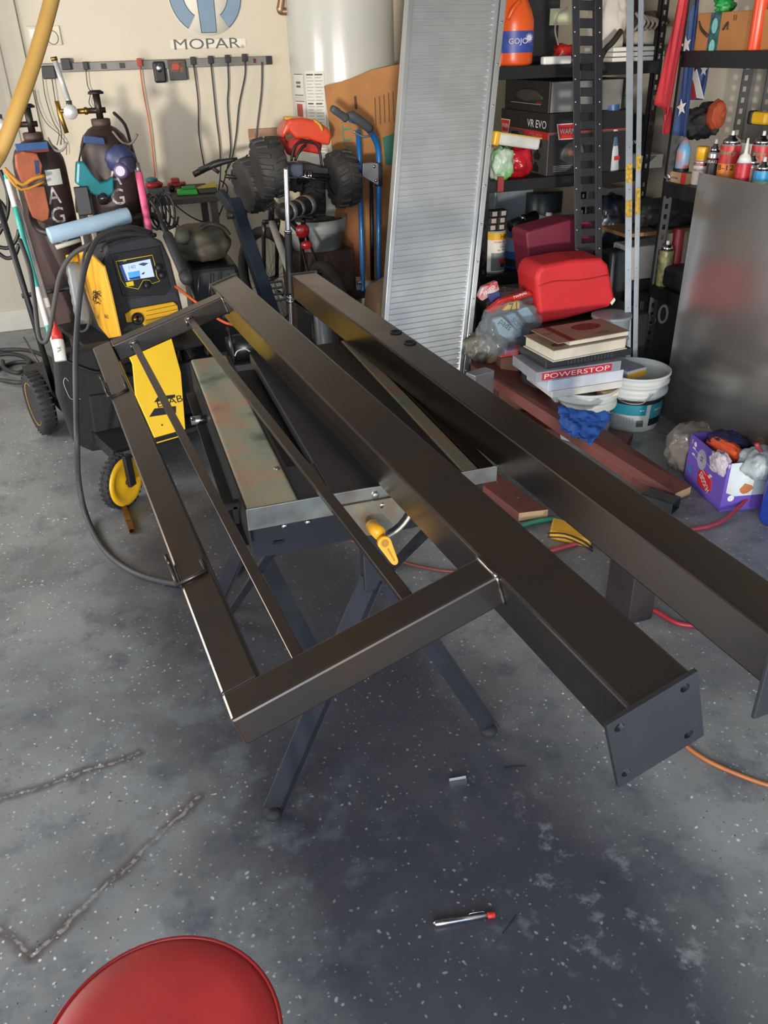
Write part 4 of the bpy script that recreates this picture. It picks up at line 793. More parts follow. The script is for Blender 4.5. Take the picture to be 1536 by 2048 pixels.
MB().blob((c.x - .01, 5.25, DZ + .088), (.07, .06, .03), .1).build('blue_roof', mat('3a7a86', .4), t)
c = dz(318, 5.12); MB().box((c.x - .06, 5.08, DZ), (c.x + .05, 5.16, DZ + .028)).build('grey_tool_case', mat('4a4e50', .5), bevel=.006, label='small grey case at the desk front edge under the orange cord', cat='case')
# white tub under the toy truck
tubc = at(640, 470, Y=4.85); tz = at(640, 445, Y=4.75).z
t = thing('round_white_tub', 'round white tub behind the bicycle, under the toy truck', 'tub', Matrix.Translation((tubc.x, 4.98, 0)))
tb0 = tz - .17
MB(Matrix.Translation((tubc.x, 4.93, tb0))).lathe([(.15, 0), (.165, .10), (.178, .10), (.182, .17), (.172, .17), (.16, .11), (.14, .02), (.001, .02)], I4, 32).build('bucket', mat('aab0b0', .5), t)
MB(Matrix.Translation((tubc.x, 4.93, tb0))).lathe([(.001, .15), (.170, .148)], I4, 24).build('lid', mat('5a4038', .7), t)
t['label'] = 'round white tub with brown contents behind the bicycle saddle'
bx0 = thing('brown_crate', 'dark brown crate on the floor under the round white tub', 'crate', Matrix.Translation((tubc.x, 4.93, 0)))
MB().box((tubc.x - .19, 4.76, 0), (tubc.x + .17, 5.1, tb0)).build('body', mat('4a3830', .8), bx0, bevel=.005)

# ride-on toy truck
TT = thing('toy_monster_truck', 'big remote-control truck with red body and fat black tyres on end', 'toy truck', Matrix.Translation(at(610, 400, Y=4.75)))
def fat_tyre(c, ax, R, wd, rim='2a2a2c'):
    F = lookz(c, c + Vector(ax)); mb = MB(F)
    mb.lathe([(R * .45, -wd / 2 * .9), (R * .7, -wd / 2), (R * .9, -wd / 2 * .85), (R * .96, -wd / 4), (R * .97, 0), (R * .96, wd / 4), (R * .9, wd / 2 * .85), (R * .7, wd / 2), (R * .45, wd / 2 * .9)], I4, 36)
    for k in range(16):
        a = 2 * pi * k / 16
        for s_ in (-1, 1):
            A = Matrix.Rotation(a + (pi / 16 if s_ > 0 else 0), 4, 'Z')
            mb.add([(R * .93, -.16 * R, s_ * wd * .06), (R * .93, .02 * R, s_ * wd * .06), (R * .85, .14 * R, s_ * wd * .47), (R * .85, -.06 * R, s_ * wd * .47),
                    (R * 1.03, -.14 * R, s_ * wd * .06), (R * 1.03, .0, s_ * wd * .06), (R * .97, .11 * R, s_ * wd * .46), (R * .97, -.04 * R, s_ * wd * .46)], [(0, 3, 2, 1), (4, 5, 6, 7), (0, 1, 5, 4), (1, 2, 6, 5), (2, 3, 7, 6), (3, 0, 4, 7)], A)
    o = mb.build('tyre', mat('3a3837', .65), TT, bevel=.003, seg=1)
    MB(F).lathe([(.001, wd * .3), (R * .2, wd * .3), (R * .42, wd * .42), (R * .5, wd * .46), (R * .5, -wd * .46), (.001, -wd * .4)], I4, 20).build('rim', mat(rim, .5), o)
fat_tyre(at(539, 336, Y=4.60), (-1, -.02, -.08), .150, .155)
fat_tyre(at(685, 358, Y=4.60), (1, .12, .1), .145, .130)
fat_tyre(at(506, 370, Y=4.84), (-1, -.3, -.1), .145, .14, '9c2c26')
fat_tyre(at(625, 385, Y=4.90), (1, -.2, 0), .145, .14, '9c2c26')
TO = mat('d84a2c', .35, var=.08, coat=.4)
BFm = face_f((0, 4.66, 0))
MB(BFm).prism(pixpoly(BFm, [(566, 248), (576, 236), (600, 234), (632, 240), (652, 256), (660, 268), (656, 290), (640, 286), (612, 276), (588, 276), (576, 262), (562, 276), (560, 262)]), -.10, .05).build('body_shell', TO, TT, bevel=.02, seg=3, label='orange-red body shell')
MB(BFm).prism(pixpoly(BFm, [(560, 272), (575, 265), (580, 285), (600, 278), (640, 284), (652, 290), (648, 312), (610, 305), (600, 320), (582, 312)]), -.12, -.07).build('inner_shell', mat('c0281e', .45), TT, bevel=.01)
MB(BFm).prism(pixpoly(BFm, [(567, 233), (583, 233), (584, 238), (570, 240)]), -.02, .02).build('yellow_light', mat('d0a030', .4), TT, bevel=.004)
MB().tube([at(628, 240, Y=4.62), at(640, 250, Y=4.60), at(645, 262, Y=4.60)], .008, 8, sub=3).build('yellow_light', mat('d0a030', .4), TT)
MB(BFm).prism(pixpoly(BFm, [(564, 324), (602, 326), (602, 355), (566, 348)]), -.06, .06).build('gearbox', mat('4b5666', .4), TT, bevel=.008)
MB(BFm).prism(pixpoly(BFm, [(602, 324), (620, 326), (640, 332), (656, 334), (652, 362), (602, 356)]), -.10, .03).build('axle_block', mat('1e2022', .5), TT, bevel=.006)
MB(BFm).prism(pixpoly(BFm, [(572, 358), (612, 360), (612, 388), (574, 384)]), -.22, -.06).build('battery_box', mat('1b1c1e', .5), TT, bevel=.006)
for u in (610, 617, 622): MB().tube([at(u, 342, Y=4.61), at(u, 358, Y=4.60)], .008, 8).build('chrome_pin', CHR, TT)
for q_ in ([(583, 322), (585, 305), (592, 290), (605, 284), (622, 285), (635, 292), (641, 312), (643, 335)], [(590, 322), (600, 300), (612, 290)]):
    MB().tube([at(*p, Y=4.60) for p in q_], .007, 6, sub=3).build('suspension_cable', mat('2a2a2a', .4, .4), TT)
MB().tube([at(505, 352, Y=4.80), at(684, 372, Y=4.80)], .014, 8).tube([at(530, 345, Y=4.63), at(690, 355, Y=4.63)], .014, 8).tube([at(604, 350, Y=4.63), at(590, 380, Y=4.84)], .016, 8).build('axle', BLK, TT)
MB().tube([at(652, 362, Y=4.6), at(600, 352, Y=4.58)], .0035, 6).build('steering_rod', CHR, TT)
# ================================================================ BICYCLE AND THINGS BEHIND THE BEAMS
FH = at(541, 556, Y=5.1); FH.z = .31; RH = at(655, 600, Y=4.15); RH.z = .30; bax = (RH - FH).normalized(); bn = Vector((bax.y, -bax.x, 0)).normalized()
bn0 = bn; bnf = Vector((-.89, -.45, 0)).normalized()
bk = thing('bicycle', 'black bicycle with fat tyres parked behind the two steel beams', 'bicycle', Matrix.Translation((FH + RH) / 2))
for hub, R in ((FH, .31), (RH, .30)):
    F = lookz(hub, hub + (bnf if hub is FH else bn))
    w_ = MB(F).lathe([(R - .055 + .028 + .027 * cos(a), .03 * sin(a)) for a in [2 * pi * k / 12 for k in range(13)]], I4, 40).build('wheel', mat('2a2624', .75), bk)
    MB(F).lathe([(R - .062, -.016), (R - .052, -.018), (R - .052, .018), (R - .062, .016), (R - .062, -.016)], I4, 36).build('rim', DSTEEL, w_)
    mb = MB(F)
    for k in range(28): a = 2 * pi * k / 28; a2 = a + (.35 if k % 2 else -.35); mb.tube([(.018 * cos(a2), .018 * sin(a2), .02 * (1 if k % 4 < 2 else -1)), ((R - .06) * cos(a), (R - .06) * sin(a), 0)], .0013, 4)
    o = mb.build('spokes', DSTEEL, w_); o['kind'] = 'stuff'
    MB(F).lathe([(.001, -.045), (.014, -.045), (.014, -.025), (.02, -.02), (.02, .02), (.014, .025), (.014, .045), (.001, .045)], I4, 12).build('hub', CHR, w_)
HT = FH + bax * .12 + Vector((0, 0, .36)); HTt = HT + bax * .04 + Vector((0, 0, .12)); BB = RH - bax * .43; BB.z = .28; ST = BB + bax * .12 + Vector((0, 0, .40)); SEAT = at(606, 428, Y=4.35)
BKM = mat('1d1d20', .35, coat=.3)
for s_ in (-1, 1):
    MB().tube([FH + bnf * .05 * s_, FH + bnf * .05 * s_ + bax * .08 + Vector((0, 0, .28)), HT + bn * .05 * s_ * .9], .013, 8).build('fork_leg', BKM, bk)
    MB().tube([RH + bn * .05 * s_, BB + bn * .02 * s_], .009, 8).build('chain_stay', BKM, bk)
    MB().tube([RH + bn * .05 * s_, ST + bn * .02 * s_], .008, 8).build('seat_stay', BKM, bk)
MB().tube([HT + bn * .05, HT - bn * .05], .014, 8).build('fork_crown', BKM, bk)
MB().tube([HT, HTt], .019, 10).build('head_tube', BKM, bk)
MB().tube([HTt, ST], .017, 10).build('top_tube', BKM, bk); MB().tube([HT, BB], .021, 10).build('down_tube', mat('d0ccc4', .4), bk, label='white and black down tube')
MB().tube([BB, ST, SEAT - Vector((0, 0, .03))], .014, 8).build('seat_tube', BKM, bk)
hbz = HTt + Vector((0, .02, .12)); MB().tube([HTt, hbz, hbz + Vector((0, -.04, .03))], .012, 8).tube([hbz + bn * .26 + Vector((0, -.08, .04)), hbz + bn * .1, hbz - bn * .1, hbz - bn * .26 + Vector((0, -.08, .04))], .011, 8).build('handlebar', BKM, bk)
SF2 = lookz(at(562, 426, Y=4.22), at(648, 398, Y=4.42)); sl = .30
sd = MB(SF2); prof = [(.02, 0), (.052, .015), (.060, .05), (.048, .09), (.050, .13), (.058, .17), (.060, .22), (.040, .27), (.01, sl)]
sd.lathe(prof, I4, 20, sy=.8).build('saddle', mat('242322', .45), bk)
for z0, z1 in ((.035, .065), (.11, .13), (.175, .205)):
    def rr(z): 
        for i in range(len(prof) - 1):
            if prof[i][1] <= z <= prof[i + 1][1]: t = (z - prof[i][1]) / (prof[i + 1][1] - prof[i][1]); return prof[i][0] * (1 - t) + prof[i + 1][0] * t
    MB(SF2).lathe([(rr(z) + .0012, z) for z in (z0, (z0 + z1) / 2, z1)], I4, 20, sy=.8).build('silver_stripe', mat('a9a49c', .35, .4), bk)
c = at(605, 462, Y=4.25); MB().blob(c, (.075, .03, .07), .05, sub=2, boxy=.6).build('red_reflector', mat('b01c22', .25, coat=.5), bk, label='red reflector')
c = at(613, 490, Y=4.25); MB().blob(c, (.06, .03, .045), .05, sub=2, boxy=.6).build('red_reflector', mat('b01c22', .25, coat=.5), bk, label='red reflector')
c = at(553, 582, Y=4.45); PFm = lookz(c, c + Vector((.1, -1, .6)))
mb = MB(PFm); 
for y in (-.05, -.017, .017, .05): mb.box((-.04, y - .004, -.01), (.04, y + .004, .01))
for x in (-.04, .04, 0): mb.box((x - .004, -.05, -.01), (x + .004, .05, .01))
mb.build('pedal', GAL, bk); MB().tube([c, BB], .01, 8).build('crank', DSTEEL, bk)
# stand pole
pb = at(573, 640, Y=3.72); ptop = at(572, 337, Y=3.72)
t, Fq, lq = cyl_thing('stand_pole', 'upright pole with chrome ends and black foam sleeve behind the beams', 'pole', Vector((pb.x + .0, 3.72, .03)), ptop, .011, CHR)
zz = lambda v: (at(572, v, Y=3.72).z - .03)
MB(Fq).lathe([(.016, zz(590)), (.017, zz(585)), (.017, zz(470)), (.016, zz(466))], I4, 14).build('foam_sleeve', BLK, t)
for v in (595, 603, 462): MB(Fq).lathe([(.017, zz(v) - .006), (.019, zz(v)), (.017, zz(v) + .006)], I4, 12).build('collar', CHR, t)
MB(Fq).lathe([(.09, -.03), (.09, -.005), (.02, .03), (.012, .03)], I4, 20).build('base', DSTEEL, t)
# dark blue arm, trunk, jerry can
a = at(468, 402, Y=4.45); b = at(552, 650, Y=3.95); d = (b - a).normalized(); e = b + d * ((b.z - .035) / -d.z) if d.z < 0 else b
t = thing('hoist_arm', 'dark blue square steel arm leaning beside the bicycle wheel', 'steel arm', Matrix.Translation(e))
MB(lookz(a, e)).cbox((0, 0, (e - a).length / 2), (.062, .062, (e - a).length)).build('arm', mat('27323f', .5, .2), t, bevel=.004)
MB(lookz(a + Vector((0, -.04, -.06)), e)).tube([(-.05, 0, 0), (.05, 0, 0)], .02, 10).build('pivot_pin', mat('4a3c36', .5, .5), t)
MB(lookz(at(440, 385, Y=4.5), at(480, 440, Y=4.4))).cbox((0, 0, .06), (.04, .05, .13)).build('upper_bracket', mat('2c3236', .5), t, bevel=.01)
c = at(418, 520, Y=4.35); JT = c.z
t = thing('storage_chest', 'black ribbed plastic trunk with shiny edges behind the welder torch', 'trunk', Matrix.Translation((c.x, 4.35, 0)))
x0 = at(368, 520, Y=4.2).x; x1 = at(478, 520, Y=4.2).x
MB().box((x0, 4.16, 0), (x1, 4.5, JT), taper=.92).build('body', mat('191a1b', .4), t, bevel=.02)
for u in (398, 420, 426, 441, 456): MB().tube([at(u, 548, Y=4.155), at(u - 3, 610, Y=4.155)], .0028, 6).build('metal_rib', mat('7a7c80', .3, .7), t)
c = at(405, 470, Y=4.35); JB2 = at(405, 500, Y=4.3)
t = thing('olive_fuel_can', 'dusty olive plastic jug with screw cap on the black trunk', 'fuel can', Matrix.Translation((c.x, 4.35, JT)))
x0 = at(345, 480, Y=4.3).x; x1 = at(462, 480, Y=4.3).x; zt_ = at(400, 447, Y=4.35).z
MB().blob(((x0 + x1) / 2, 4.35, (JT + zt_) / 2), (x1 - x0, .26, zt_ - JT), .12, 1.6, 3, 4, .45).build('body', mat('4a4536', .6, var=.15), t)
c = at(364, 462, Y=4.24); MB(lookz(c - Vector((0, 0, .02)), c + Vector((0, -.2, .3)))).lathe([(.034, -.03), (.034, .0), (.028, .004), (.028, .025), (.001, .028)], I4, 18).build('cap', mat('7c786a', .6), t)
MB().tube([at(400, 458, Y=4.26), at(420, 448, Y=4.26), at(445, 455, Y=4.26), at(458, 470, Y=4.26)], .012, 8, sub=4).build('carry_handle', mat('3a362c', .6), t)
# winch motor between the beams, grey pipe, speaker
c = at(495, 690, Y=3.35); t = thing('winch_motor', 'black and chrome winch motor seen under the far end of the frame', 'motor', Matrix.Translation((c.x, 3.35, 0)))
MB().tube([c + Vector((-.08, 0, -.01)), c + Vector((.09, .02, 0))], .055, 18).build('drum', mat('1f1f22', .3, .3), t)
MB().tube([c + Vector((.0, -.045, .03)), c + Vector((.05, -.04, .035))], .02, 10).build('chrome_band', CHR, t)
for x in (-.07, .06): MB().tube([c + Vector((x, -.06, -.06)), c + Vector((x, -.066, .0)), c + Vector((x, -.02, .07)), c + Vector((x, .04, .07))], .006, 6).build('tie_rod', DSTEEL, t)
MB().box((-.11, -.1, 0), (.11, .1, c.z - .05), Matrix.Translation((c.x, 3.36, 0))).build('mounting_block', BLK, t, bevel=.01)
tube_thing('cable_loop', 'thin pale wire loop with a tag above the black bench jaw', 'cable', [at(470, 712, Y=3.1), at(475, 702, Y=3.1), at(490, 698, Y=3.1), at(500, 703, Y=3.1)], .0022, mat('b9b9b4', .5), 6)
t, F, l = cyl_thing('grey_pipe', 'grey pipe end between the beams below the bicycle wheel', 'pipe', Vector((at(655, 690, Y=3.2).x, 3.2, .0)), at(640, 590, Y=3.25), .035, mat('57585a', .4, .5))
MB(F).lathe([(.001, -.001), (.026, -.001)], I4, 16).build('dark_bore', BLK, t)
MB().box((0, 0, 0), (.28, .35, .30), Matrix.Translation(at(650, 760, Z=0) + Vector((.0, .25, 0)))).build('dark_toolbox', mat('24262b', .5), bevel=.01, label='dark box on the floor seen between the two beams', cat='toolbox')
tube_thing('orange_cable', 'orange cable visible below the far end of the square post', 'cable', [at(350, 572, Y=3.6), at(380, 595, Y=3.55), at(440, 640, Y=3.45), at(480, 655, Y=3.4), at(520, 680, Y=3.3)], .006, mat('c8562e', .5), 8)
t = thing('brown_canvas_bag', 'brown canvas bag behind the left edge of the aluminium ramp', 'bag', Matrix.Translation(at(760, 640, Y=3.7)))
c = at(762, 585, Y=3.75); MB().blob((c.x + .03, 3.75, .3), (.22, .3, .6), .1, 1.5, 6, 3, .4).build('bag_body', mat('6c543e', .85, bump=.3), t)

# ================================================================ ALUMINIUM RAMP
def lean_pt(u, v0, Y0, v1, Y1, u1, z):
    a = at(u, v0, Y=Y0); b = at(u1, v1, Y=Y1); k = (z - b.z) / (a.z - b.z); return b + (a - b) * k
rL = lambda z: lean_pt(816, 0, 3.62, 640, 3.36, 768, z)
rR = lambda z: lean_pt(1006, 0, 3.62, 735, 3.36, 937, z)
t = thing('aluminium_ramp', 'tall ribbed aluminium loading ramp leaning against the black shelving', 'ramp', Matrix.Translation((rL(0) + rR(0)) / 2))
o0 = rL(0.0); ax = (rR(0.8) - rL(0.8)).normalized(); uz = (rL(1.6) - rL(0)).normalized(); nn = ax.cross(uz).normalized()
RF = axes(o0, ax, uz, nn); wr = (rR(.8) - rL(.8)).length; hr = 1.95
ALU = mat('b9bcbe', .38, .75, .06); ALR = mat('c3c6c8', .32, .8, .05)
MB(RF).box((.02, 0, -.022), (wr - .02, hr, -.012)).build('deck', ALU, t)
mb = MB(RF); n = int(hr / .0245)
for k in range(n): y = .01 + k * .0245; mb.box((.02, y, -.012), (wr - .03, y + .015, -.003), Matrix.Identity(4), None)
o = mb.build('ribs', ALU, t); o['kind'] = 'stuff'
for x0, x1, z1 in ((0, .022, .006), (wr - .045, wr - .028, .004), (wr - .022, wr + .004, .008)):
    MB(RF).box((x0, 0, -.04), (x1, hr, z1)).build('side_rail', ALR, t, bevel=.002)
mb = MB(RF)
for k in range(12): MB(RF).lathe([(.001, .012), (.004, .011), (.005, .008)], Matrix.Translation((wr - .009, .08 + .16 * k, 0)), 8).build('rivet', CHR, t)
c = at(958, 765, Y=3.05); MB().box((-.05, -.03, -.07), (.06, .03, .05), Matrix.Translation(c) @ Matrix.Rotation(.3, 4, 'Z')).build('aluminium_block', GAL, label='aluminium profile piece beside the foot of the ramp', cat='metal piece', bevel=.004)

# ================================================================ SHELVING
SHM = mat('1f1f21', .5, .3, .1)
def slot_post(name, F, hgt, parent, w_=.04, pitch=.046, z0=0):
    mb = MB(F); mb.box((0, 0, 0), (.013, .003, hgt)).box((w_ - .013, 0, 0), (w_, .003, hgt)).box((0, 0, 0), (.003, .035, hgt))
    n = int(hgt / pitch)
    for k in range(n): mb.box((.013, 0, k * pitch), (w_ - .013, .003, k * pitch + pitch * .52))
    return mb.build(name, SHM, parent)
LX0, LX1, LY0, LY1 = 1.815, 2.775, 4.0, 4.6
shl = thing('shelving_unit', 'black slotted steel shelving unit facing the viewer, behind the ramp and track', 'shelving', Matrix.Translation(((LX0 + LX1) / 2, 4.3, 0)))
for x, y in ((LX0, LY0), (LX1 - .04, LY0), (LX0, LY1), (LX1 - .04, LY1)): slot_post('post', Matrix.Translation((x, y, 0)), 1.98, shl)
LZ = [.06, .47, .94, 1.443, 1.95]
for z in LZ: 
    MB().box((LX0, LY0 - .004, z - .055), (LX1, LY0 + .004, z)).box((LX0, LY0, z - .012), (LX1, LY1, z)).box((LX0, LY1 - .004, z - .055), (LX1, LY1 + .004, z)).build('shelf', SHM, shl, bevel=.002)
RX0, RX1, RY0, RY1 = 2.455, 2.91, 2.35, 3.40
shr = thing('shelving_unit', 'black slotted steel shelving unit along the right wall, behind the steel sheet', 'shelving', Matrix.Translation((2.68, 2.87, 0)))
for x, y, k in ((RX0, RY1, 0), (RX0, RY0, 0), (RX1, RY1, 0), (RX1, RY1 + .16, 0), (RX1, RY0, 0)):
    slot_post('post', Matrix.Translation((x, y, 0)) @ Matrix.Rotation(rad(-20 if x == RX0 else -40), 4, 'Z'), 2.0, shr)
RZ = [.08, .505, .97, 1.49, 1.95]
for z in RZ:
    MB().box((RX0 - .004, RY0, z - .06), (RX0 + .006, RY1, z)).box((RX0, RY0, z - .012), (RX1, RY1 + .02, z)).build('shelf', SHM, shr, bevel=.002)
# E-track and the two pole strips
t = thing('slotted_track', 'long black slotted track standing in front of the shelving like a narrow ladder', 'steel track', Matrix.Translation(at(1172, 560, Y=3.52)))
eL0 = at(1150, 560, Y=3.50); eL1 = at(1143, -40, Y=3.62); eR0 = at(1203, 556, Y=3.50)
ex = (eR0 - eL0); we = ex.length; ex.normalize(); ey = (eL1 - eL0).normalized(); EF = axes(eL0, ex, ey, ex.cross(ey).normalized()); he = (eL1 - eL0).length + .15
TKM = mat('34353a', .45, .5)
for x in (0, we - .035): MB(EF).box((x, 0, 0), (x + .035, he, .004)).box((x + (0 if x else .031), 0, -.02), (x + (.004 if x else .035), he, .0)).build('rail', TKM, t, bevel=.001)
k = 0
while k * .066 < he - .05:
    MB(EF).box((.035, k * .066, -.012), (we - .035, k * .066 + .036, .001)).build('rung', TKM, t, bevel=.002); k += 1
MB(EF).box((0, -.10, -.004), (we, 0, .004)).build('foot_plate', TKM, t)
for k in range(14):
    for x in (.012, we - .012): MB(EF).lathe([(.001, .006), (.004, .005), (.005, .004)], Matrix.Translation((x, .05 + .09 * k, 0)), 6).build('rivet', GAL, t)
YL = mat('d9a92c', .5, var=.3, scale=70, tint='8a7a4a')
for i, (u0, u1, v1, uu1, w_, lb, stk) in enumerate(((1238, 1251, 614, 1250, .034, 'left one of two pale aluminium angle strips standing before the shelving', ((330, 368), (402, 437))), (1263, 1272, 640, 1268, .026, 'right one of two pale aluminium angle strips standing before the shelving', ((312, 342), (378, 430))))):
    A0 = at(uu1 - 4, v1, Y=3.22); A1 = at(u0, 0, Y=3.42); dd = (A1 - A0).normalized(); foot = A0 - dd * (A0.z / dd.z)
    F = axes(foot, Vector((1, 0, 0)), dd, Vector((1, 0, 0)).cross(dd).normalized()); LL = (A1 - foot).length + .3
    t = thing('angle_strip', lb, 'metal strip', F)
    MB(F).box((0, 0, -.002), (w_, LL, 0)).box((w_ - .002, 0, -.025), (w_, LL, 0)).build('profile', mat('a9b3bc', .35, .5, .08), t)
    for va, vb in stk:
        ya = on_plane(F, u0 + 4, va).y; yb = on_plane(F, u0 + 4, vb).y
        MB(F).box((.001, yb, .0), (w_ * .95, ya, .001)).build('yellow_label', YL, t)
    for k in range(6): MB(F).lathe([(.001, .0006), (.0025, .0006)], Matrix.Translation((w_ * .5, .3 + .17 * k, 0)), 8).build('screw_hole', INK, t)
# steel sheet
st = thing('steel_sheet', 'big dull steel sheet leaning on the right shelving, reflecting the buckets', 'steel sheet', Matrix.Translation((2.33, 2.4, 0)))
sb = Vector((2.315, 3.0, 0)); stp = at(1398, 345, X=2.425); e_y = Vector((0, -1, 0)); upv = (stp - sb); upv2 = Vector((upv.x, 0, upv.z)).normalized()
SHF = axes(sb, e_y, upv2, e_y.cross(upv2).normalized()); hh = Vector((upv.x, 0, upv.z)).length
MB(SHF).prism([(0, 0), (1.15, 0), (1.05, hh), (-upv.y, hh)], -.003, 0).build('sheet', mat('8f8b88', .22, .7, .08, 3), st)

# ================================================================ ON THE LEFT UNIT
def bx(name, label, cat, x0, x1, y0, y1, z0, z1, m, bevel=.003, group=None):
    t = thing(name, label, cat, Matrix.Translation(((x0 + x1) / 2, (y0 + y1) / 2, z0)), group)
    MB().box((x0, y0, z0), (x1, y1, z1)).build('body', m, t, bevel=bevel); return t
def sidef(X, Y, Z): return axes((X, Y, Z), (0, -1, 0), (0, 0, 1), (-1, 0, 0))   # face looking to -X
z1 = LZ[2]; z2 = LZ[3]
bt = bx('winch_box', 'grey and black winch carton with red badges on the middle shelf', 'carton', 2.185, 2.66, 4.03, 4.58, z1, z1 + .285, mat('4d4b4b', .55, var=.05), .002)
MB().box((2.183, 4.028, z1 + .20), (2.662, 4.582, z1 + .286)).build('black_band', mat('201f20', .5), bt)
MB().box((2.19, 4.026, z1), (2.662, 4.03, z1 + .19)).build('black_front', mat('262627', .45), bt)
MB().box((2.182, 4.026, z1 + .198), (2.664, 4.584, z1 + .202)).build('red_line', RED, bt)
WTX = mat('d8d6d2', .5)
LF = sidef(2.182, 4.16, z1 + .235); text('VR EVO', LF, 1, WTX, bt, w=.21, h=.036, bold=.004)
MB().box((2.18, 4.03, z1 + .168), (2.184, 4.29, z1 + .198)).build('red_bar', RED, bt)
text('STEEL ROPE', sidef(2.179, 4.16, z1 + .183), 1, mat('d88a84', .5), bt, w=.15, h=.013)
def badge(F, parent, s=1):
    MB(F).prism([(-.062 * s, .035 * s), (.062 * s, .035 * s), (.045 * s, -.038 * s), (-.045 * s, -.038 * s)], 0, .001).build('badge_border', WTX, parent)
    MB(F).prism([(-.057 * s, .031 * s), (.057 * s, .031 * s), (.041 * s, -.034 * s), (-.041 * s, -.034 * s)], .001, .002).build('red_badge', RED, parent)
    text('WARN', F @ Matrix.Translation((0, 0, .002)), 1, WTX, parent, w=.085 * s, h=.024 * s, bold=.004)
badge(face_f((2.285, 4.025, z1 + .205)), bt); badge(sidef(2.18, 4.52, z1 + .205), bt, .9)
for y, z in ((4.13, .145), (4.14, .085), (4.15, .025)):
    F = sidef(2.184, y, z1 + z); MB(F).box((-.03, -.018, 0), (.03, .018, .001)).box((-.012, .018, 0), (.012, .03, .001)).box((-.038, -.008, 0), (-.03, .008, .001)).box((.03, -.008, 0), (.038, .008, .001)).build('printed_winch_icon', INK, bt)
F = sidef(2.184, 4.40, z1 + .14); MB(F).blob((0, 0, 0), (.14, .09, .004), .3, 3, 2, 2).build('printed_picture', mat('232323', .5), bt)
F = face_f((2.33, 4.026, z1 + .10)); MB(F).blob((0, 0, 0), (.14, .12, .004), .3, 3, 9, 2).build('printed_picture', mat('55534f', .5), bt)
MB(F).box((-.03, -.012, .002), (.03, .012, .0035)).build('printed_patch', mat('8a5c4c', .5), bt)
for k in range(4): MB(face_f((2.28, 4.026, z1 + .018 + k * .008))).box((-.06, 0, 0), (.02 + .01 * k, .0025, .0008)).build('print_line', mat('8c8c8c', .5), bt)
bt = bx('winch_box', 'dark carton with winch photo stacked on the grey winch carton', 'carton', 2.19, 2.62, 4.06, 4.56, z1 + .287, z1 + .43, mat('1f1e1e', .45), .002)
MB().box((2.20, 4.056, z1 + .29), (2.60, 4.06, z1 + .425)).build('silver_front', mat('7c7a78', .45), bt)
text('WARN', face_f((2.38, 4.055, z1 + .36)), 1, WTX, bt, w=.06, h=.014, bold=.004)
text('VR EVO', sidef(2.189, 4.16, z1 + .33), 1, RED, bt, w=.06, h=.012)
MB(sidef(2.189, 4.28, z1 + .36)).blob((0, 0, 0), (.3, .07, .004), .3, 3, 5, 2).build('printed_picture', mat('3c3734', .4), bt)
MB(sidef(2.188, 4.30, z1 + .322)).box((-.18, 0, 0), (.16, .003, .001)).build('print_line', mat('8c8c8c', .5), bt)
# lamp and bags in front of the box
t = thing('led_lamp', 'white bar lamp with yellow end lying on the red bag', 'lamp', Matrix.Translation(at(1030, 285, Y=4.02)))
a = at(990, 276, Y=4.0); b = at(1076, 288, Y=4.0)
MB(lookz(a, b)).cbox((0, 0, (b - a).length / 2), (.05, .055, (b - a).length)).build('diffuser', mat('d2d2cc', .4), t, bevel=.012)
MB(lookz(a, b)).cbox((0, -.0, .0), (.058, .065, .03)).build('yellow_end', YEL, t, bevel=.008)
MB(lookz(a, b)).box((-.03, .024, 0), (.03, .03, (b - a).length)).build('yellow_edge', mat('c9a23a', .5), t)
def bag(name, label, cat, u, v, Y, d, m, seed=1, z0=None, amp=.22, sub=4, fq=2.4, boxy=.2):
    cr = 0
    c = at(u, v, Y=Y); 
    if z0 is not None: c.z = z0 + d[2] / 2 * .93
    return MB().blob(c, d, amp, fq, seed, sub, boxy, crease=cr).build(name, m, label=label, cat=cat)
bag('red_shiny_bag', 'shiny red wrapped packet on the middle shelf under the white lamp', 'packet', 1035, 322, 4.08, (.16, .12, .15), mat('b01f2a', .25, var=.2, bump=.8, bscale=30), 3, z1)
bag('green_white_bag', 'white and green plastic bag at the left end of the middle shelf', 'bag', 1003, 318, 4.03, (.12, .10, .16), mat('c9cfcc', .35, var=.05, tint='4fae3c', scale=6, bump=.8, bscale=25), 7, z1)
MB().box((0, -.01, -.05), (.03, .0, .02), Matrix.Translation(at(995, 362, Y=3.99))).build('red_tag', mat('9c3a32', .5), label='small red tag hanging over the middle shelf edge', cat='tag')
# top shelf
c = at(1036, 128, Y=4.05); t = thing('soap_jug', 'orange pump jug of hand cleaner with blue label on the top shelf', 'jug', Matrix.Translation((c.x, 4.1, z2)))
JF = Matrix.Translation((c.x, 4.09, z2)); OR = mat('e05a24', .35, var=.05)
MB(JF).lathe([(.075, 0), (.088, .008), (.09, .03), (.09, .165), (.088, .19), (.078, .22), (.05, .275), (.044, .285), (.02, .288)], I4, 10, sy=.78).build('body', OR, t, bevel=.004)
MB(JF).lathe([(.0915, .055), (.0915, .145)], I4, 10, sy=.78, a0=pi, a1=2 * pi).build('blue_label', mat('3a4fa0', .45, var=.15, scale=30), t, label='blue label')
text('GOJO', JF @ Matrix.Translation((-.02, -.0725, .10)) @ Matrix.Rotation(pi / 2, 4, 'X'), 1, mat('d8c8d0', .5), t, w=.10, h=.03, bold=.004)
mb = MB(JF @ Matrix.Translation((.035, -.073, .115)) @ Matrix.Rotation(pi / 2, 4, 'X'))
for k in range(14): a = 2 * pi * k / 14; mb.prism([(.012 * cos(a - .15), .012 * sin(a - .15)), (.022 * cos(a), .022 * sin(a)), (.012 * cos(a + .15), .012 * sin(a + .15))], 0, .001)
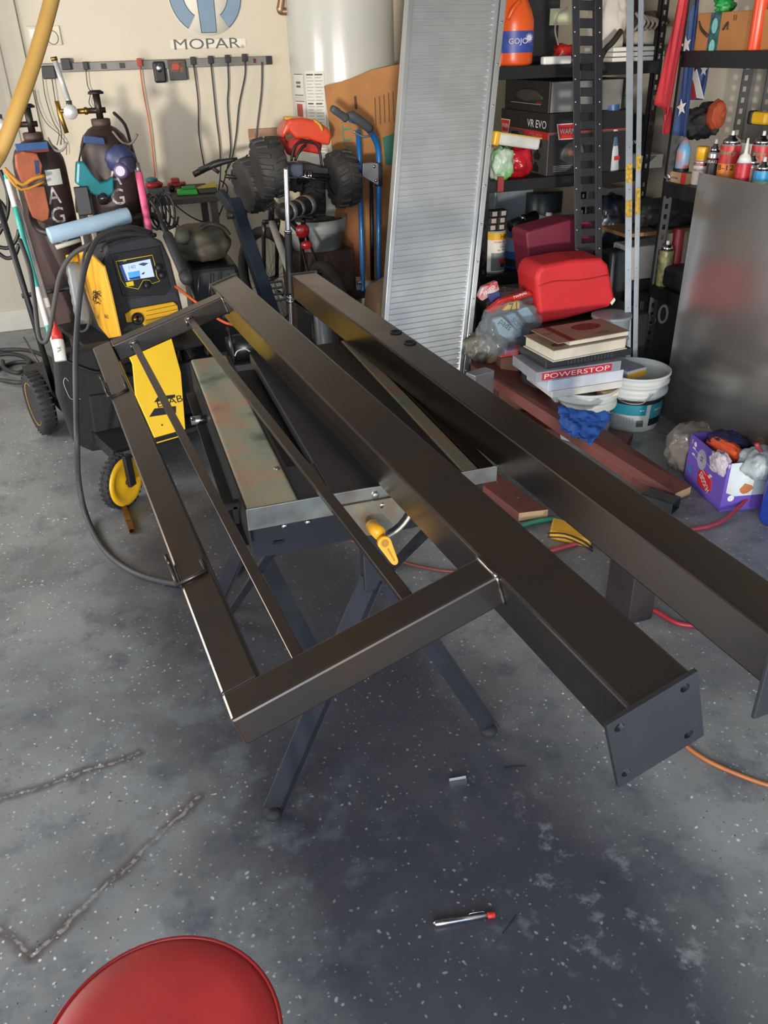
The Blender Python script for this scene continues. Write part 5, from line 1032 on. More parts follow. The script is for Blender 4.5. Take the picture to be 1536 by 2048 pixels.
mb.lathe([(.001, .001), (.013, .001)], I4, 14); o = mb.build('sunburst', mat('c6c8d4', .5), t); o['kind'] = 'stuff'
MB(JF).lathe([(.022, .28), (.022, .295), (.014, .297), (.009, .33)], Matrix.Translation((-.03, 0, .005)), 14).build('pump_collar', WHT, t)
MB(JF).tube([(-.03, 0, .33), (-.03, 0, .355), (-.055, -.02, .358), (-.075, -.03, .35)], .008, 8).build('pump_spout', WHT, t)
MB(JF).tube([(-.065, -.045, .19), (-.045, -.055, .235), (-.01, -.05, .265)], .011, 8, sub=3).build('grip_handle', OR, t)
bx('white_bracket', 'white plastic bracket left of the orange jug', 'bracket', at(986, 100, Y=4.05).x, at(997, 100, Y=4.05).x, 4.02, 4.06, z2, z2 + .19, WHT)
x0 = at(1000, 60, Y=4.35).x; x1 = at(1105, 60, Y=4.35).x
bx('black_case', 'tall black case behind the orange jug', 'case', x0, x1, 4.28, 4.55, z2, z2 + .33, mat('232225', .45), .01)
bx('white_strip_bar', 'white ribbed plastic bar lying on the top shelf edge', 'bar', at(1086, 118, Y=4.03).x, at(1142, 118, Y=4.03).x, 4.02, 4.06, z2, z2 + .035, WHT, .008)
bag('red_crumpled_bag', 'crumpled red foil packet beside the black track on the top shelf', 'packet', 1127, 95, 4.1, (.10, .08, .09), mat('b3201e', .3), 12, z2 + .036 * 0, .35, 3)
MB().box((-.06, -.003, -.03), (.06, .003, .04), Matrix.Translation(at(1122, 36, Y=4.15))).build('pale_card', mat('c9c8a4', .6), label='pale yellow card leaning above the red foil packet', cat='card')
tube_thing('white_wire', 'thin white wire looping in front of the pale card', 'wire', [at(1118, 95, Y=4.1), at(1110, 60, Y=4.12), at(1118, 30, Y=4.12), at(1135, 15, Y=4.12)], .004, mat('b5b0a4', .5), 6)
bag('white_cloth_heap', 'white draped cloth right of the black track on the top shelf', 'cloth', 1215, 40, 4.2, (.16, .2, .36), mat('cfc8be', .8, var=.08), 21, z2, .25, 4, 2)
tube_thing('dark_strap', 'dark webbing strap hanging over the top shelf edge', 'strap', [at(1242, 62, Y=4.0), at(1225, 85, Y=3.98), at(1210, 100, Y=3.98), at(1200, 125, Y=3.97), at(1215, 140, Y=3.97)], .014, mat('2f2926', .7), 8, 4)
x0 = at(1262, 110, Y=4.05).x; x1 = at(1322, 110, Y=4.05).x
for k, z in enumerate((0, .022, .044)):
    bx('white_board', ('lowest', 'middle', 'uppermost')[k] + ' of three white boards stacked on the top shelf under the cream pad', 'board', x0 - .12, x1 - (.0 if k < 2 else .02), 4.02, 4.3, z2 + z, z2 + z + .019, WHT, .004)
bag('cream_cushion', 'cream padded cushion on the white boards of the top shelf', 'cushion', 1310, 80, 4.15, (.34, .26, .085), mat('c4b8a4', .8, var=.06), 5, z2 + .066, .12, 4, 1.6, .5)
t = thing('lattice_shoe', 'grey and black strappy sneaker on the cream cushion', 'shoe', Matrix.Translation(at(1298, 55, Y=4.1)))
c = at(1298, 45, Y=4.1); MB().blob(c, (.2, .12, .10), .15, 1.5, 8, 3).build('upper', mat('3a3230', .7), t)
for k in range(7):
    a = at(1272 + 7 * k, 26 + 2 * k, Y=4.04); b = at(1268 + 10 * k, 62 - k, Y=4.03); MB().tube([a, (a + b) / 2 + Vector((.01, -.03, 0)), b], .007, 6, sub=3).build('strap', mat('a89c90', .7), t)
bx('dark_duffel', 'dark brown box filling the top shelf behind the sneaker', 'box', at(1275, 30, Y=4.4).x, LX1 + .1, 4.36, 4.55, z2, z2 + .40, mat('3a302c', .7), .02)
# middle shelf right part
t, F, l = cyl_thing('cleaner_bottle', 'white and blue spray bottle on the middle shelf right of the track', 'bottle', Vector((at(1218, 340, Y=4.08).x, 3.99 + .06, z1)), Vector((at(1222, 215, Y=4.08).x, 4.07, z1 + .31)), .035, mat('bcc6cc', .4), [('blue_band', .38, .52, 1.02, mat('41607e', .5)), ('blue_cap', .88, 1.0, 1.03, mat('2f5f96', .4))])
MB(F).box((-.01, -.038, .05), (.02, -.036, .07)).build('red_patch', RED, t)
c = at(1262, 300, Y=4.2)
bx('dark_red_box', 'dark red upright box behind the angle strips on the middle shelf', 'box', at(1270, 300, Y=4.25).x - .04, at(1298, 300, Y=4.25).x - .02, 4.2, 4.4, z1, z1 + .2, mat('6a222a', .5))
t = bx('white_open_box', 'white open carton on the middle shelf beneath the black box', 'carton', at(1277, 330, Y=4.02).x, at(1322, 330, Y=4.02).x, 4.01, 4.14, z1, z1 + .065, mat('c9c4ba', .6), .001)
MB().prism([(0, 0), (.08, 0), (.04, -.03)], 0, .001, face_f((at(1288, 310, Y=4.01).x, 4.009, z1 + .062))).build('cut_notch', mat('6e665c', .6), t)
t = bx('black_box', 'black carton with white lettering at the right end of the middle shelf', 'carton', at(1296, 280, Y=4.15).x, LX1 + .02, 4.12, 4.3, z1, z1 + .25, mat('26252a', .5))
text('achieve', face_f((LX1 - .06, 4.118, z1 + .12)) @ Matrix.Rotation(.2, 4, 'Z'), 1, WTX, t, w=.13, bold=.004)
cyl_thing('green_can', 'small green canister above the black lettered carton', 'can', Vector((LX1 - .06, 4.2, z1 + .25)), Vector((LX1 - .06, 4.2, z1 + .34)), .02, mat('1f6b3c', .5))
MB().box((2.72, 4.4, z1), (2.75, 4.42, z1 + .01)).build('price_tag', mat('8a8780', .5), label='tiny grey tag at the back of the middle shelf', cat='tag')
# lower shelf (z .47)
z3 = LZ[1]
c = at(997, 550, Y=4.03); CF2 = Matrix.Translation((c.x, 4.085, z3)); t = thing('paint_can', 'white and yellow paint can with car picture at the left end of the lower shelf', 'paint can', CF2)
pr = .054; ph = at(997, 463, Y=4.03).z - z3
MB(CF2).lathe([(pr, 0), (pr, ph), (pr * .9, ph), (pr * .88, ph - .006), (.001, ph - .006)], I4, 28).build('can', mat('c8cbc8', .4, .2), t)
MB(CF2).lathe([(pr + .001, .01), (pr + .001, ph - .045)], I4, 20, a0=pi * .95, a1=pi * 2.05).build('white_label', WHT, t)
MB(CF2).lathe([(pr + .0012, ph - .045), (pr + .0012, ph - .008)], I4, 20, a0=pi * .95, a1=pi * 2.05).build('yellow_label', mat('e0ac28', .5), t)
fc = CF2 @ Matrix.Translation((0, -pr - .0014, 0)) @ Matrix.Rotation(pi / 2, 4, 'X')
text('BEHR', fc @ Matrix.Translation((.008, ph - .027, 0)), 1, INK, t, w=.062, h=.022, R=pr, bold=.006)
text('PREMIUM', fc @ Matrix.Translation((.0, ph - .055, 0)), 1, RED, t, w=.06, h=.009, R=pr, bold=.006)
text('Concrete &', fc @ Matrix.Translation((.012, ph - .078, 0)), 1, INK, t, w=.052, h=.012, R=pr)
text('Garage Floor', fc @ Matrix.Translation((.004, ph - .096, 0)), 1, INK, t, w=.07, h=.012, R=pr)
MB(CF2).lathe([(pr + .0016, .015), (pr + .0016, ph - .11)], I4, 12, a0=pi * 1.25, a1=pi * 1.85).build('picture_print', mat('7c8286', .5), t)
MB(CF2).lathe([(pr + .002, .055), (pr + .002, .075)], I4, 8, a0=pi * 1.5, a1=pi * 1.8).build('red_car_print', RED, t)
MB(fc).lathe([(.001, .003), (.013, .003)], Matrix.Translation((.018, .045, 0)), 16).build('wheel_print', INK, t)
for i in range(6):
    r_, c_2 = divmod(i, 2); xx = c.x - .035 + c_2 * .05 + r_ * .004; zz_ = z3 + ph + r_ * .034
    t = bx('fitting_box', ('left', 'right')[c_2] + ' small fitting box in the ' + ('bottom', 'middle', 'top')[r_] + ' row on the white and yellow paint can', 'box', xx - .023, xx + .023, 4.05, 4.11, zz_, zz_ + .032, mat(('2a2624', '3a302c', '242628')[r_], .5), .001)
    MB().box((xx - .012, 4.048, zz_ + .006), (xx + .014, 4.05, zz_ + .028)).build('paper_label', mat(('c9b8ae', 'b8b4aa')[i % 2], .6), t)
c = at(1040, 535, Y=4.1); CF3 = Matrix.Translation((c.x, 4.14, z3)); t = thing('blue_drum', 'blue canister with fading label right of the paint can', 'canister', CF3)
ph2 = at(1040, 462, Y=4.1).z - z3
MB(CF3).lathe([(.062, 0), (.064, .01), (.064, ph2 - .03), (.058, ph2 - .012), (.035, ph2)], I4, 28).build('can', mat('2d5b9e', .4), t)
MB(CF3).lathe([(.0652, .09), (.0652, ph2 - .045)], I4, 28).build('light_blue_label', mat('7fa6c4', .5, var=.1), t)
MB(CF3).lathe([(.0655, ph2 - .045), (.0655, ph2 - .034)], I4, 28).build('gold_band', mat('b89a40', .4), t)
MB(CF3).lathe([(.0652, .01), (.0652, .05)], I4, 28).build('dark_band', INK, t)
t = thing('spray_gun', 'black spray gun with chrome cup lying on the blue canister', 'spray gun', Matrix.Translation(at(1045, 440, Y=4.1)))
MB().tube([at(1022, 452, Y=4.12), at(1070, 432, Y=4.2)], .03, 12).build('body', mat('242226', .4), t); MB().tube([at(1043, 430, Y=4.07), at(1048, 442, Y=4.06)], .012, 10).build('chrome_nozzle', CHR, t)
MB().cbox((0, 0, 0), (.045, .03, .02), Matrix.Translation(at(1058, 450, Y=4.06))).build('chrome_block', CHR, t, bevel=.004); MB().tube([at(1024, 461, Y=4.07), at(1046, 450, Y=4.07)], .008, 8).build('red_handle', mat('7a2424', .5), t)
t = bx('thinner_tin', 'white rectangular solvent tin behind the dark red container', 'tin', at(1084, 470, Y=4.3).x, at(1142, 470, Y=4.3).x, 4.26, 4.38, z3, at(1100, 432, Y=4.28).z, mat('a9bcbc', .4, .2), .004)
c = at(1098, 430, Y=4.3); MB(Matrix.Translation((c.x, 4.3, c.z - .012))).lathe([(.018, 0), (.018, .025), (.001, .026)], I4, 14).build('cap', WHT, t)
cyl_thing('steel_kettle', 'dark round pot at the back of the lower shelf', 'pot', Vector((at(1085, 420, Y=4.45).x, 4.45, z3)), Vector((at(1085, 420, Y=4.45).x, 4.45, at(1085, 385, Y=4.4).z)), .11, mat('2c3134', .35, .4))
bx('grey_plastic_drawer', 'frosted grey plastic drawer box at the upper left of the lower shelf', 'box', at(982, 400, Y=4.5).x, at(1058, 400, Y=4.5).x, 4.45, 4.58, z3, at(1020, 375, Y=4.45).z, mat('6f7a80', .4), .006)
bag('black_rubbish_bag', 'blue-black plastic bag on the lower shelf right of the track', 'bag', 1218, 405, 4.2, (.24, .28, .33), mat('262c38', .3), 31, z3, .2, 4, 3)
bx('cardboard_carton', 'pale cardboard carton at the right of the lower shelf', 'carton', at(1246, 400, Y=4.35).x, LX1 - .02, 4.33, 4.55, z3, z3 + .33, mat('8c8279', .8))
# ================================================================ THINGS BY THE FOOT OF THE LEFT UNIT
tote = bx('storage_tote', 'black storage tote under the red covers before the shelving', 'tote', 1.72, 2.36, 3.24, 3.84, 0, .42, mat('1b1c1f', .5), .02)
REDF = mat('c8262c', .6, var=.06, scale=3)
def soft(name, label, cat, px, Y0, dep, m, base=None, k=.03):
    F = face_f((0, Y0, 0)); t = thing(name, label, cat, Matrix.Translation(at(sum(p[0] for p in px) / len(px), max(p[1] for p in px), Y=Y0)))
    bm = bmesh.new(); pts = pixpoly(F, px)
    o = MB(F).prism(pts, -dep, 0).build('cover', m, t, bevel=k, seg=5)
    return t, F
t, F = soft('red_fabric_cover', 'bright red fabric cover over a box, above the books', 'cover', [(1076, 545), (1072, 560), (1080, 650), (1100, 645), (1130, 640), (1220, 615), (1232, 600), (1218, 530), (1205, 517), (1150, 520), (1085, 532)], 3.28, .20, REDF)
MB(F).prism(pixpoly(F, [(1220, 605), (1228, 595), (1230, 600), (1223, 610)]), .001, .004).build('white_tag', WHT, t)
MB(F).tube([Vector((*p, .002)) for p in pixpoly(F, [(1078, 572), (1110, 562), (1160, 560), (1215, 550)])], .003, 6, sub=3).build('seam', mat('a51e24', .6), t)
soft('maroon_fuel_can', 'dark maroon plastic container behind the bright red cover', 'container', [(1052, 470), (1056, 463), (1140, 440), (1195, 438), (1203, 520), (1200, 560), (1062, 560)], 3.62, .16, mat('6e1f34', .5, var=.06, scale=3))
# plastic bags with packages
CLR = mat('a9b4bc', .12, var=.1, alpha=.25, scale=12, bump=1.0, bscale=14)
cb = bx('brown_carton', 'crushed brown cardboard box under the clear plastic bags', 'carton', at(990, 740, Y=3.3).x, at(1095, 740, Y=3.3).x, 3.24, 3.5, 0, .30, mat('5c3f34', .85), .004)
def pkg(label, px, Y, m, th=.03, name='food_package', words=None, wm=None, ang=0, wp=None, ww=.08):
    F = face_f((0, Y, 0), 0); t = thing(name, label, 'package', Matrix.Translation(at(px[0][0], px[0][1], Y=Y)))
    MB(F).prism(pixpoly(F, px), -th, 0).build('wrapper', m, t, bevel=.006)
    if words:
        c = on_plane(F, *wp); text(words, F @ Matrix.Translation((c.x, c.y, .0005)) @ Matrix.Rotation(ang, 4, 'Z'), 1, wm, t, w=ww, bold=.004)
    return t
LB = mat('8fb0c6', .5, var=.1)
pkg('red and white printed wrapper at the top left of the bag heap', [(957, 595), (965, 575), (995, 562), (1000, 580), (965, 603)], 3.38, mat('b8303a', .4, var=.3, tint='c9c4c8', scale=30), words='FRITO', wm=WHT, ang=.5, wp=(978, 580), ww=.06)
pkg('dark blue wrapper with white letters under the red printed one', [(975, 590), (1000, 583), (1003, 597), (982, 606)], 3.37, mat('3a3f78', .4))
pkg('red wrapper band running up to the right in the bag heap', [(972, 624), (1000, 600), (1060, 582), (1068, 590), (1020, 606), (985, 627)], 3.32, mat('c22a20', .4), words='TWINAL', wm=WHT, ang=.25, wp=(1040, 590), ww=.07)
pkg('yellow price wrapper with black figures in the bag heap', [(1005, 622), (1020, 606), (1040, 602), (1040, 618)], 3.31, mat('d9b21e', .4), words='71', wm=INK, ang=.1, wp=(1026, 614), ww=.04)
pkg('light blue package lying left in the lower clear bag', [(988, 640), (1005, 634), (1045, 672), (1020, 682), (1000, 670)], 3.30, LB, words='pads', wm=INK, ang=-.7, wp=(1010, 650), ww=.07)
pkg('light blue package in the middle of the lower clear bag', [(1012, 632), (1030, 625), (1062, 668), (1045, 675)], 3.31, mat('6e93b4', .5), words='SOFT', wm=mat('1d2c4e', .5), ang=-.8, wp=(1034, 648), ww=.07)
pkg('pale blue package at the right of the lower clear bag', [(1035, 622), (1055, 612), (1075, 640), (1062, 655)], 3.32, LB)
pkg('blue and red carton corner at the bottom of the bag heap', [(1010, 700), (1040, 692), (1060, 700), (1030, 715), (1010, 712)], 3.26, mat('2f4f9c', .4, var=.3, tint='b03438', scale=25))
pkg('red striped carton edge beneath the blue corner', [(1000, 712), (1055, 700), (1056, 706), (1004, 722)], 3.25, mat('b23430', .45))
bag('clear_plastic_bag', 'crumpled clear plastic bag with smoky contents, topmost of the heap', 'plastic bag', 1030, 570, 3.42, (.26, .2, .12), mat('6e6468', .2, alpha=.7, bump=1.0, bscale=16), 41, .44, .2, 4, 3)
bag('clear_plastic_bag', 'clear plastic bag holding the light blue packages', 'plastic bag', 1018, 645, 3.30, (.31, .14, .25), CLR, 44, .29, .2, 4, 3)
bag('clear_plastic_bag', 'flattened clear bag with brown paper left of the heap by the ramp', 'plastic bag', 962, 685, 3.33, (.16, .12, .14), mat('8f9288', .3, alpha=.8, var=.3, tint='5c4a3a'), 47, .26, .3, 4, 3)
bag('dark_cloth', 'dark heap of cloth between the bags and the book stack', 'cloth', 1078, 640, 3.12, (.12, .12, .35), mat('1e1e24', .8), 52, .30 * 0 + .12, .2, 3)
# ---- buckets
TL = mat('1f7f92', .45, var=.06)
def bucket(cx, cy, zr, Rr, label):
    F = Matrix.Translation((cx, cy, 0)); t = thing('plastic_bucket', label, 'bucket', F); rb = Rr * .80
    rad_ = lambda z: rb + (Rr * .93 - rb) * z / zr
    MB(F).lathe([(rb * .97, 0), (rb, .006), (rad_(zr * .62), zr * .62), (Rr * .97, zr * .64), (Rr * .97, zr * .70), (rad_(zr * .72), zr * .72), (rad_(zr * .8), zr * .8), (Rr * .985, zr * .81), (Rr * .985, zr * .86), (rad_(zr * .9), zr * .87), (rad_(zr * .96), zr * .95), (Rr, zr * .96), (Rr, zr), (Rr * .94, zr), (Rr * .92, zr * .9), (rb * .93, .01), (.001, .01)], I4, 48).build('pail', mat('c8ccca', .45, var=.03), t)
    return t, F, rad_
def sleeve(F, rad_, z0, z1, m, t, a0=pi, a1=2 * pi, nm='printed_band', e=.0012): MB(F).lathe([(rad_(z0) + e, z0), (rad_(z1) + e, z1)], I4, 24, a0=a0, a1=a1).build(nm, m, t)
zr = .262; b1 = Vector((2.135, 2.985, 0))
t, F, rd = bucket(b1.x, b1.y, zr, .150, 'open white bucket with teal label, the one nearer the steel sheet')
sleeve(F, rd, .135, .155, INK, t, pi * 1.1, pi * 1.9, 'black_band'); sleeve(F, rd, .085, .135, TL, t, pi * 1.05, pi * 1.47, 'teal_band'); sleeve(F, rd, .035, .135, TL, t, pi * 1.52, pi * 1.88, 'teal_band')
sleeve(F, rd, .03, .065, INK, t, pi * 1.52, pi * 1.88, 'black_band', .0018)
Rm = rd(.09)
def btxt(s, F, ang, z, w_, h_, R, t, m=WTX, b=.01): return text(s, F @ Matrix.Rotation(ang + pi / 2, 4, 'Z') @ Matrix.Translation((0, -R - .0022, z)) @ Matrix.Rotation(pi / 2, 4, 'X'), 1, m, t, w=w_, h=h_, R=R, bold=b)
btxt('All-Crete', F, pi * 1.69, .108, .098, .020, Rm, t); btxt('TexRite', F, pi * 1.62, .128, .035, .006, Rm, t); btxt('20', F, pi * 1.42, .115, .022, .014, Rm, t)
for k in range(4): btxt('........', F, pi * 1.65, .09 - k * .007, .05, .0018, Rm, t)
for k in range(9): MB(F @ Matrix.Rotation(pi * 1.41 + pi / 2, 4, 'Z') @ Matrix.Translation((-.014 + k * .0035, -rd(.05) - .001, .03)) @ Matrix.Rotation(pi / 2, 4, 'X')).box((0, 0, 0), (.0015 + .0008 * (k % 2), .032, .001)).build('barcode_bar', INK, t)
for k in range(7): btxt('- - - - - -', F, pi * 1.25, .072 - k * .006, .07, .0014, rd(.06), t, mat('7a8084', .5))
MB(F).tube([(-.149, 0, zr * .78), (-.13, -.1, zr * .62), (-.06, -.15, zr * .60), (-.01, -.155, zr * .75)], .0016, 6, sub=5).build('wire_handle', GAL, t)
for s_ in (-1, 1): MB(F).cbox((s_ * .15, 0, zr * .78), (.02, .035, .03)).build('handle_lug', mat('c8ccca', .45), t, bevel=.004)
b0 = Vector((1.865, 2.965, 0)); t, F, rd = bucket(b0.x, b0.y, .235, .148, 'white bucket with teal band under the book stack, behind the blue cloth')
sleeve(F, rd, .128, .142, INK, t, pi * 1.05, pi * 1.95, 'black_band'); sleeve(F, rd, .085, .128, TL, t, pi * 1.05, pi * 1.95, 'teal_band'); sleeve(F, rd, .02, .08, mat('a9b4ba', .5), t, pi * 1.5, pi * 1.9, 'grey_panel')
btxt('HIGH PERFORMANCE', F, pi * 1.5, .135, .14, .009, rd(.13), t, b=.02); btxt('Cement', F, pi * 1.5, .119, .05, .009, rd(.12), t)
for s_ in (-1, 1): MB(F).cbox((s_ * .148, -.01, .235 * .78), (.02, .035, .035)).build('handle_lug', mat('c8ccca', .45), t, bevel=.004)
# ---- stack of books and boxes
def sbx(name, label, cat, u0, u1, vt, vb, Y, dep, m, yaw_=0, bevel=.002, tk=None):
    a = at(u0, vb, Y=Y); b = at(u1, vb, Y=Y); zt2 = at(u0, vt, Y=Y).z; z0 = a.z
    if tk: z0, zt2 = tk
    F = fr((a.x, Y, z0), rad(yaw_)); t = thing(name, label, cat, F); w_ = b.x - a.x
    MB(F).box((0, 0, 0), (w_, dep, zt2 - z0)).build('body', m, t, bevel=bevel); return t, F, w_, zt2 - z0
zs = .238
t, F, w_, h_ = sbx('foam_tray', 'white foam tray at the bottom of the stack on the left bucket', 'tray', 1106, 1245, 0, 757, 2.86, .24, mat('cfcdc8', .6), -1, .004, (zs, zs + .032))
t, F, w_, h_ = sbx('white_carton', 'flat white carton above the foam tray', 'carton', 1098, 1246, 0, 740, 2.86, .24, mat('c9cfdb', .5), -1, .002, (zs + .034, zs + .085))
MB(F).prism([(-.03, -.01), (w_ * .98, -.01), (w_ + .02, .1), (.02, .1)], h_ + .001, h_ + .003).build('open_flap', mat('a9a0ac', .6), t)
for k in range(7): MB(F).box((.02 + k * .012, -.002, h_ - .004), (.027 + k * .012, 0, h_)).build('printed_dash', INK, t)
t, F, w_, h_ = sbx('brake_pad_box', 'grey box with red and white lettering strip in the stack', 'carton', 1076, 1243, 0, 708, 2.84, .23, mat('8d8f99', .5), -1, .002, (zs + .09, zs + .133))
MB(F).box((.025, -.0015, .006), (w_ - .045, 0, h_ - .006)).build('red_strip', mat('b8263a', .5), t)
text('POWERSTOP', F @ Matrix.Translation(((w_ - .02) / 2, -.0016, h_ / 2)) @ Matrix.Rotation(pi / 2, 4, 'X'), 1, WTX, t, w=w_ - .09, h=h_ * .48)
t, F, w_, h_ = sbx('ribbed_tray', 'black ribbed tool tray between the books and the lettered box', 'tray', 1094, 1270, 0, 690, 2.86, .22, mat('26282c', .5), 2, .004, (zs + .135, zs + .165))
for k in range(14): MB(F).box((.10 + k * .016, -.004, .006), (.108 + k * .016, 0, .026)).build('rib', mat('3a3c40', .5), t)
t, F, w_, h_ = sbx('thick_book', 'thick cream-paged hardback on the black ribbed tray', 'book', 1112, 1262, 0, 676, 2.85, .22, mat('cdc6b4', .6), 5, .001, (zs + .17, zs + .212))
MB(F).box((-.01, -.006, -.004), (w_ + .004, .222, -.001)).build('back_cover', mat('d6d2c6', .6), t); MB(F).box((-.01, -.006, h_ + .0), (w_ + .004, .222, h_ + .003)).build('front_cover', mat('a08a78', .5), t)
MB(F).lathe([(.001, .0006), (.035, .0006)], Matrix.Translation((.05, .05, h_ + .003)), 20, sy=.6).build('printed_oval', mat('6e2c26', .5), t)
t, F, w_, h_ = sbx('brown_book', 'tan book with dark red oval on top of the stack', 'book', 1142, 1266, 0, 655, 2.87, .20, mat('cdc6b4', .6), 5, .001, (zs + .217, zs + .234))
MB(F).box((-.06, -.003, h_), (w_ + .003, .202, h_ + .003)).build('front_cover', mat('8c7562', .5), t)
MB(F).box((-.0, -.003, h_ + .003), (.03, .202, h_ + .0036)).build('red_stripe', mat('5c2620', .5), t)
MB(F).lathe([(.001, .0006), (.07, .0006)], Matrix.Translation((w_ * .58, .13, h_ + .003)), 28, sy=.6).build('printed_oval', mat('6a302a', .5, var=.4, scale=60), t)
text('TEXAS', F @ Matrix.Translation((-.028, .12, h_ + .0033)), 1, mat('5c2620', .5), t, w=.045, h=.014)
text('COOKBOOK', F @ Matrix.Translation((w_ * .6, .035, h_ + .0033)), 1, mat('6a302a', .5), t, w=.08, h=.012)
t, F, w_, h_ = sbx('yellow_manual', 'grey and yellow boxed manual leaning in the right bucket', 'box', 1256, 1300, 0, 742, 2.93, .16, mat('8d97a0', .5), 12, .002, (.235, .275))
MB(F).box((0, -.0015, .0), (w_, 0, .028)).build('yellow_edge', mat('dca83a', .5), t)
t, F, l = cyl_thing('grey_wastebasket', 'translucent grey plastic bin behind the right end of the stack', 'bin', Vector((2.13, 3.22, 0)), Vector((2.13, 3.22, .44)), .085, mat('7f8992', .35))
MB(F).lathe([(.086, .43), (.092, .432), (.092, .445), (.08, .445)], I4, 28).lathe([(.087, .33), (.09, .335), (.087, .34)], I4, 28).build('rim', mat('8d979e', .4), t)
bx('yellow_pouch', 'yellow and white packet sticking out of the left bucket', 'packet', 1.885, 1.965, 2.85, 2.9, .205, .232, mat('d9b04a', .5, var=.2, tint='d8d2c0', scale=30), .004)
# ================================================================ BOARDS ON THE FLOOR
PAINT = mat('6a3a34', .6, var=.15, scale=4); CUT = mat('b79a72', .7)
def board(label, top, th=.036, endi=None):
    tp = [at(u, v, Z=z) for u, v, z in top]; n = len(tp); bt_ = [p - Vector((0, 0, th)) for p in tp]
    t = thing('wooden_board', label, 'board', Matrix.Translation(bt_[0]))
    mb = MB(); mb.add(bt_ + tp, [tuple(range(n - 1, -1, -1)), tuple(range(n, 2 * n))] + [(i, (i + 1) % n, n + (i + 1) % n, n + i) for i in range(n)]); mb.build('plank', PAINT, t, bevel=.002)
    if endi:
        i, j = endi; a, b = tp[i], tp[j]; o_ = (b - a).cross(Vector((0, 0, 1))).normalized() * .0012
        cen = sum(tp, Vector()) / n
        if (a - cen).dot(o_) < 0: o_ = -o_
        MB().hexa([a - Vector((0, 0, th - .002)), b - Vector((0, 0, th - .002)), b - Vector((0, 0, th - .002)) + o_, a - Vector((0, 0, th - .002)) + o_], [a, b, b + o_, a + o_]).build('cut_end', CUT, t, label='bare cut end')
    for k in range(3):
        q = tp[0].lerp(tp[1], .3 + .25 * k).lerp(tp[-1].lerp(tp[-2], .3 + .25 * k), .4); MB(Matrix.Translation(q)).lathe([(.003, 0), (.003, .0008), (.001, .0012)], I4, 8).build('screw_head', GAL, t)
    return tp
bt1 = board('long red-brown painted board running from the ramp past the blue cloth', [(942, 680, .29), (1382, 973, .040), (1350, 987, .040), (1285, 966, .045), (942, 730, .29)], endi=(1, 2))
board('shorter red-brown board between the two steel beams', [(930, 900, .038), (1096, 1019, .038), (1038, 1026, .038), (880, 905, .038)], endi=(1, 2))
board('red-brown board lying crosswise under the long one', [(1040, 822, .038), (1267, 866, .038), (1255, 884, .038), (1045, 850, .038)])
# blue cloth
cl = [(1116, 838), (1190, 842), (1222, 858), (1192, 880), (1172, 912), (1130, 890), (1112, 862)]
c0 = at(1160, 866, Z=.185)
def cf(u, v):
    A = at(1114, 836, Z=.165); B = at(1222, 852, Z=.155); C = at(1120, 880, Z=.10); D = at(1180, 914, Z=.09)
    p = (A * (1 - u) + B * u) * (1 - v) + (C * (1 - u) + D * u) * v
    n = noise.noise(Vector((u * 4, v * 4, 3))); n2 = noise.noise(Vector((u * 9, v * 9, 8)))
    p.z += .022 * n + .012 * n2 + .052; p.x += .015 * n2; return p
MB().grid(cf, 34, 26).build('blue_cloth', mat('1f4f9c', .6, var=.12, scale=10), label='blue cloth draped over the long red-brown board', cat='cloth', solid=.004)
# offcut, yellow thing, hoses, cords
a = at(1290, 992, Z=.03); b = at(1352, 1012, Z=.03)
t = thing('channel_offcut', 'short bright steel channel lying beside the end of the long board', 'steel offcut', lookz(a, b))
MB(lookz(a, b)).box((-.035, -.024, 0), (.035, -.021, (b - a).length)).box((-.035, -.021, 0), (-.032, .024, (b - a).length)).box((.032, -.021, 0), (.035, .024, (b - a).length)).box((-.035, .021, 0), (.035, .024, (b - a).length)).build('channel', mat('6f767c', .3, .9), t)
HR2 = mat('a03a48', .45)
tube_thing('red_air_hose', 'thin red hose curving in front of the purple box', 'hose', [at(1000, 1130, Z=.008), at(1180, 1080, Z=.008), at(1280, 1062, Z=.008), at(1385, 1058, Z=.008), at(1440, 1044, Z=.009), at(1482, 1010, Z=.03), at(1508, 975, Z=.07), at(1530, 930, Z=.14), Vector((2.02, 2.08, .30))], .0075, HR2, 8, 6)
tube_thing('red_air_hose', 'piece of red hose on the floor right of the steel tube block', 'hose', [at(1255, 1205, Z=.008), at(1310, 1222, Z=.008), at(1345, 1242, Z=.008), at(1372, 1250, Z=.008), at(1420, 1252, Z=.008)], .0075, mat('a8303a', .45), 8, 5)
tube_thing('orange_extension_lead', 'orange lead on the floor under the corner of the end plate', 'cable', [at(1330, 1440, Z=.006), at(1365, 1484, Z=.006), at(1400, 1512, Z=.006), at(1450, 1538, Z=.006), at(1536, 1570, Z=.006), at(1600, 1580, Z=.006)], .0055, mat('b06a38', .5), 8, 5)
tube_thing('red_brown_lead', 'reddish lead crossing the floor below the yellow crank handle', 'cable', [at(700, 1080, Z=.006), at(790, 1118, Z=.006), at(840, 1133, Z=.006), at(905, 1143, Z=.006), at(990, 1140, Z=.006), at(1060, 1120, Z=.006)], .0055, mat('7a4038', .5), 8, 5)
tube_thing('green_hose', 'green hose on the floor between the two beams', 'hose', [at(1020, 1062, Z=.01), at(1060, 1046, Z=.01), at(1110, 1038, Z=.01), at(1160, 1040, Z=.01)], .009, mat('2f7a64', .5), 8, 4)
t = thing('yellow_plastic_case', 'yellow plastic case with black wires on the floor between the beams', 'case', Matrix.Translation(at(1130, 1080, Z=0)))
q = [at(*p, Z=0) for p in ((1098, 1078), (1180, 1098), (1190, 1070), (1105, 1050))]
MB().hexa(q, [x + Vector((0, 0, .035)) for x in q]).build('case', mat('dba32a', .45), t, bevel=.008)
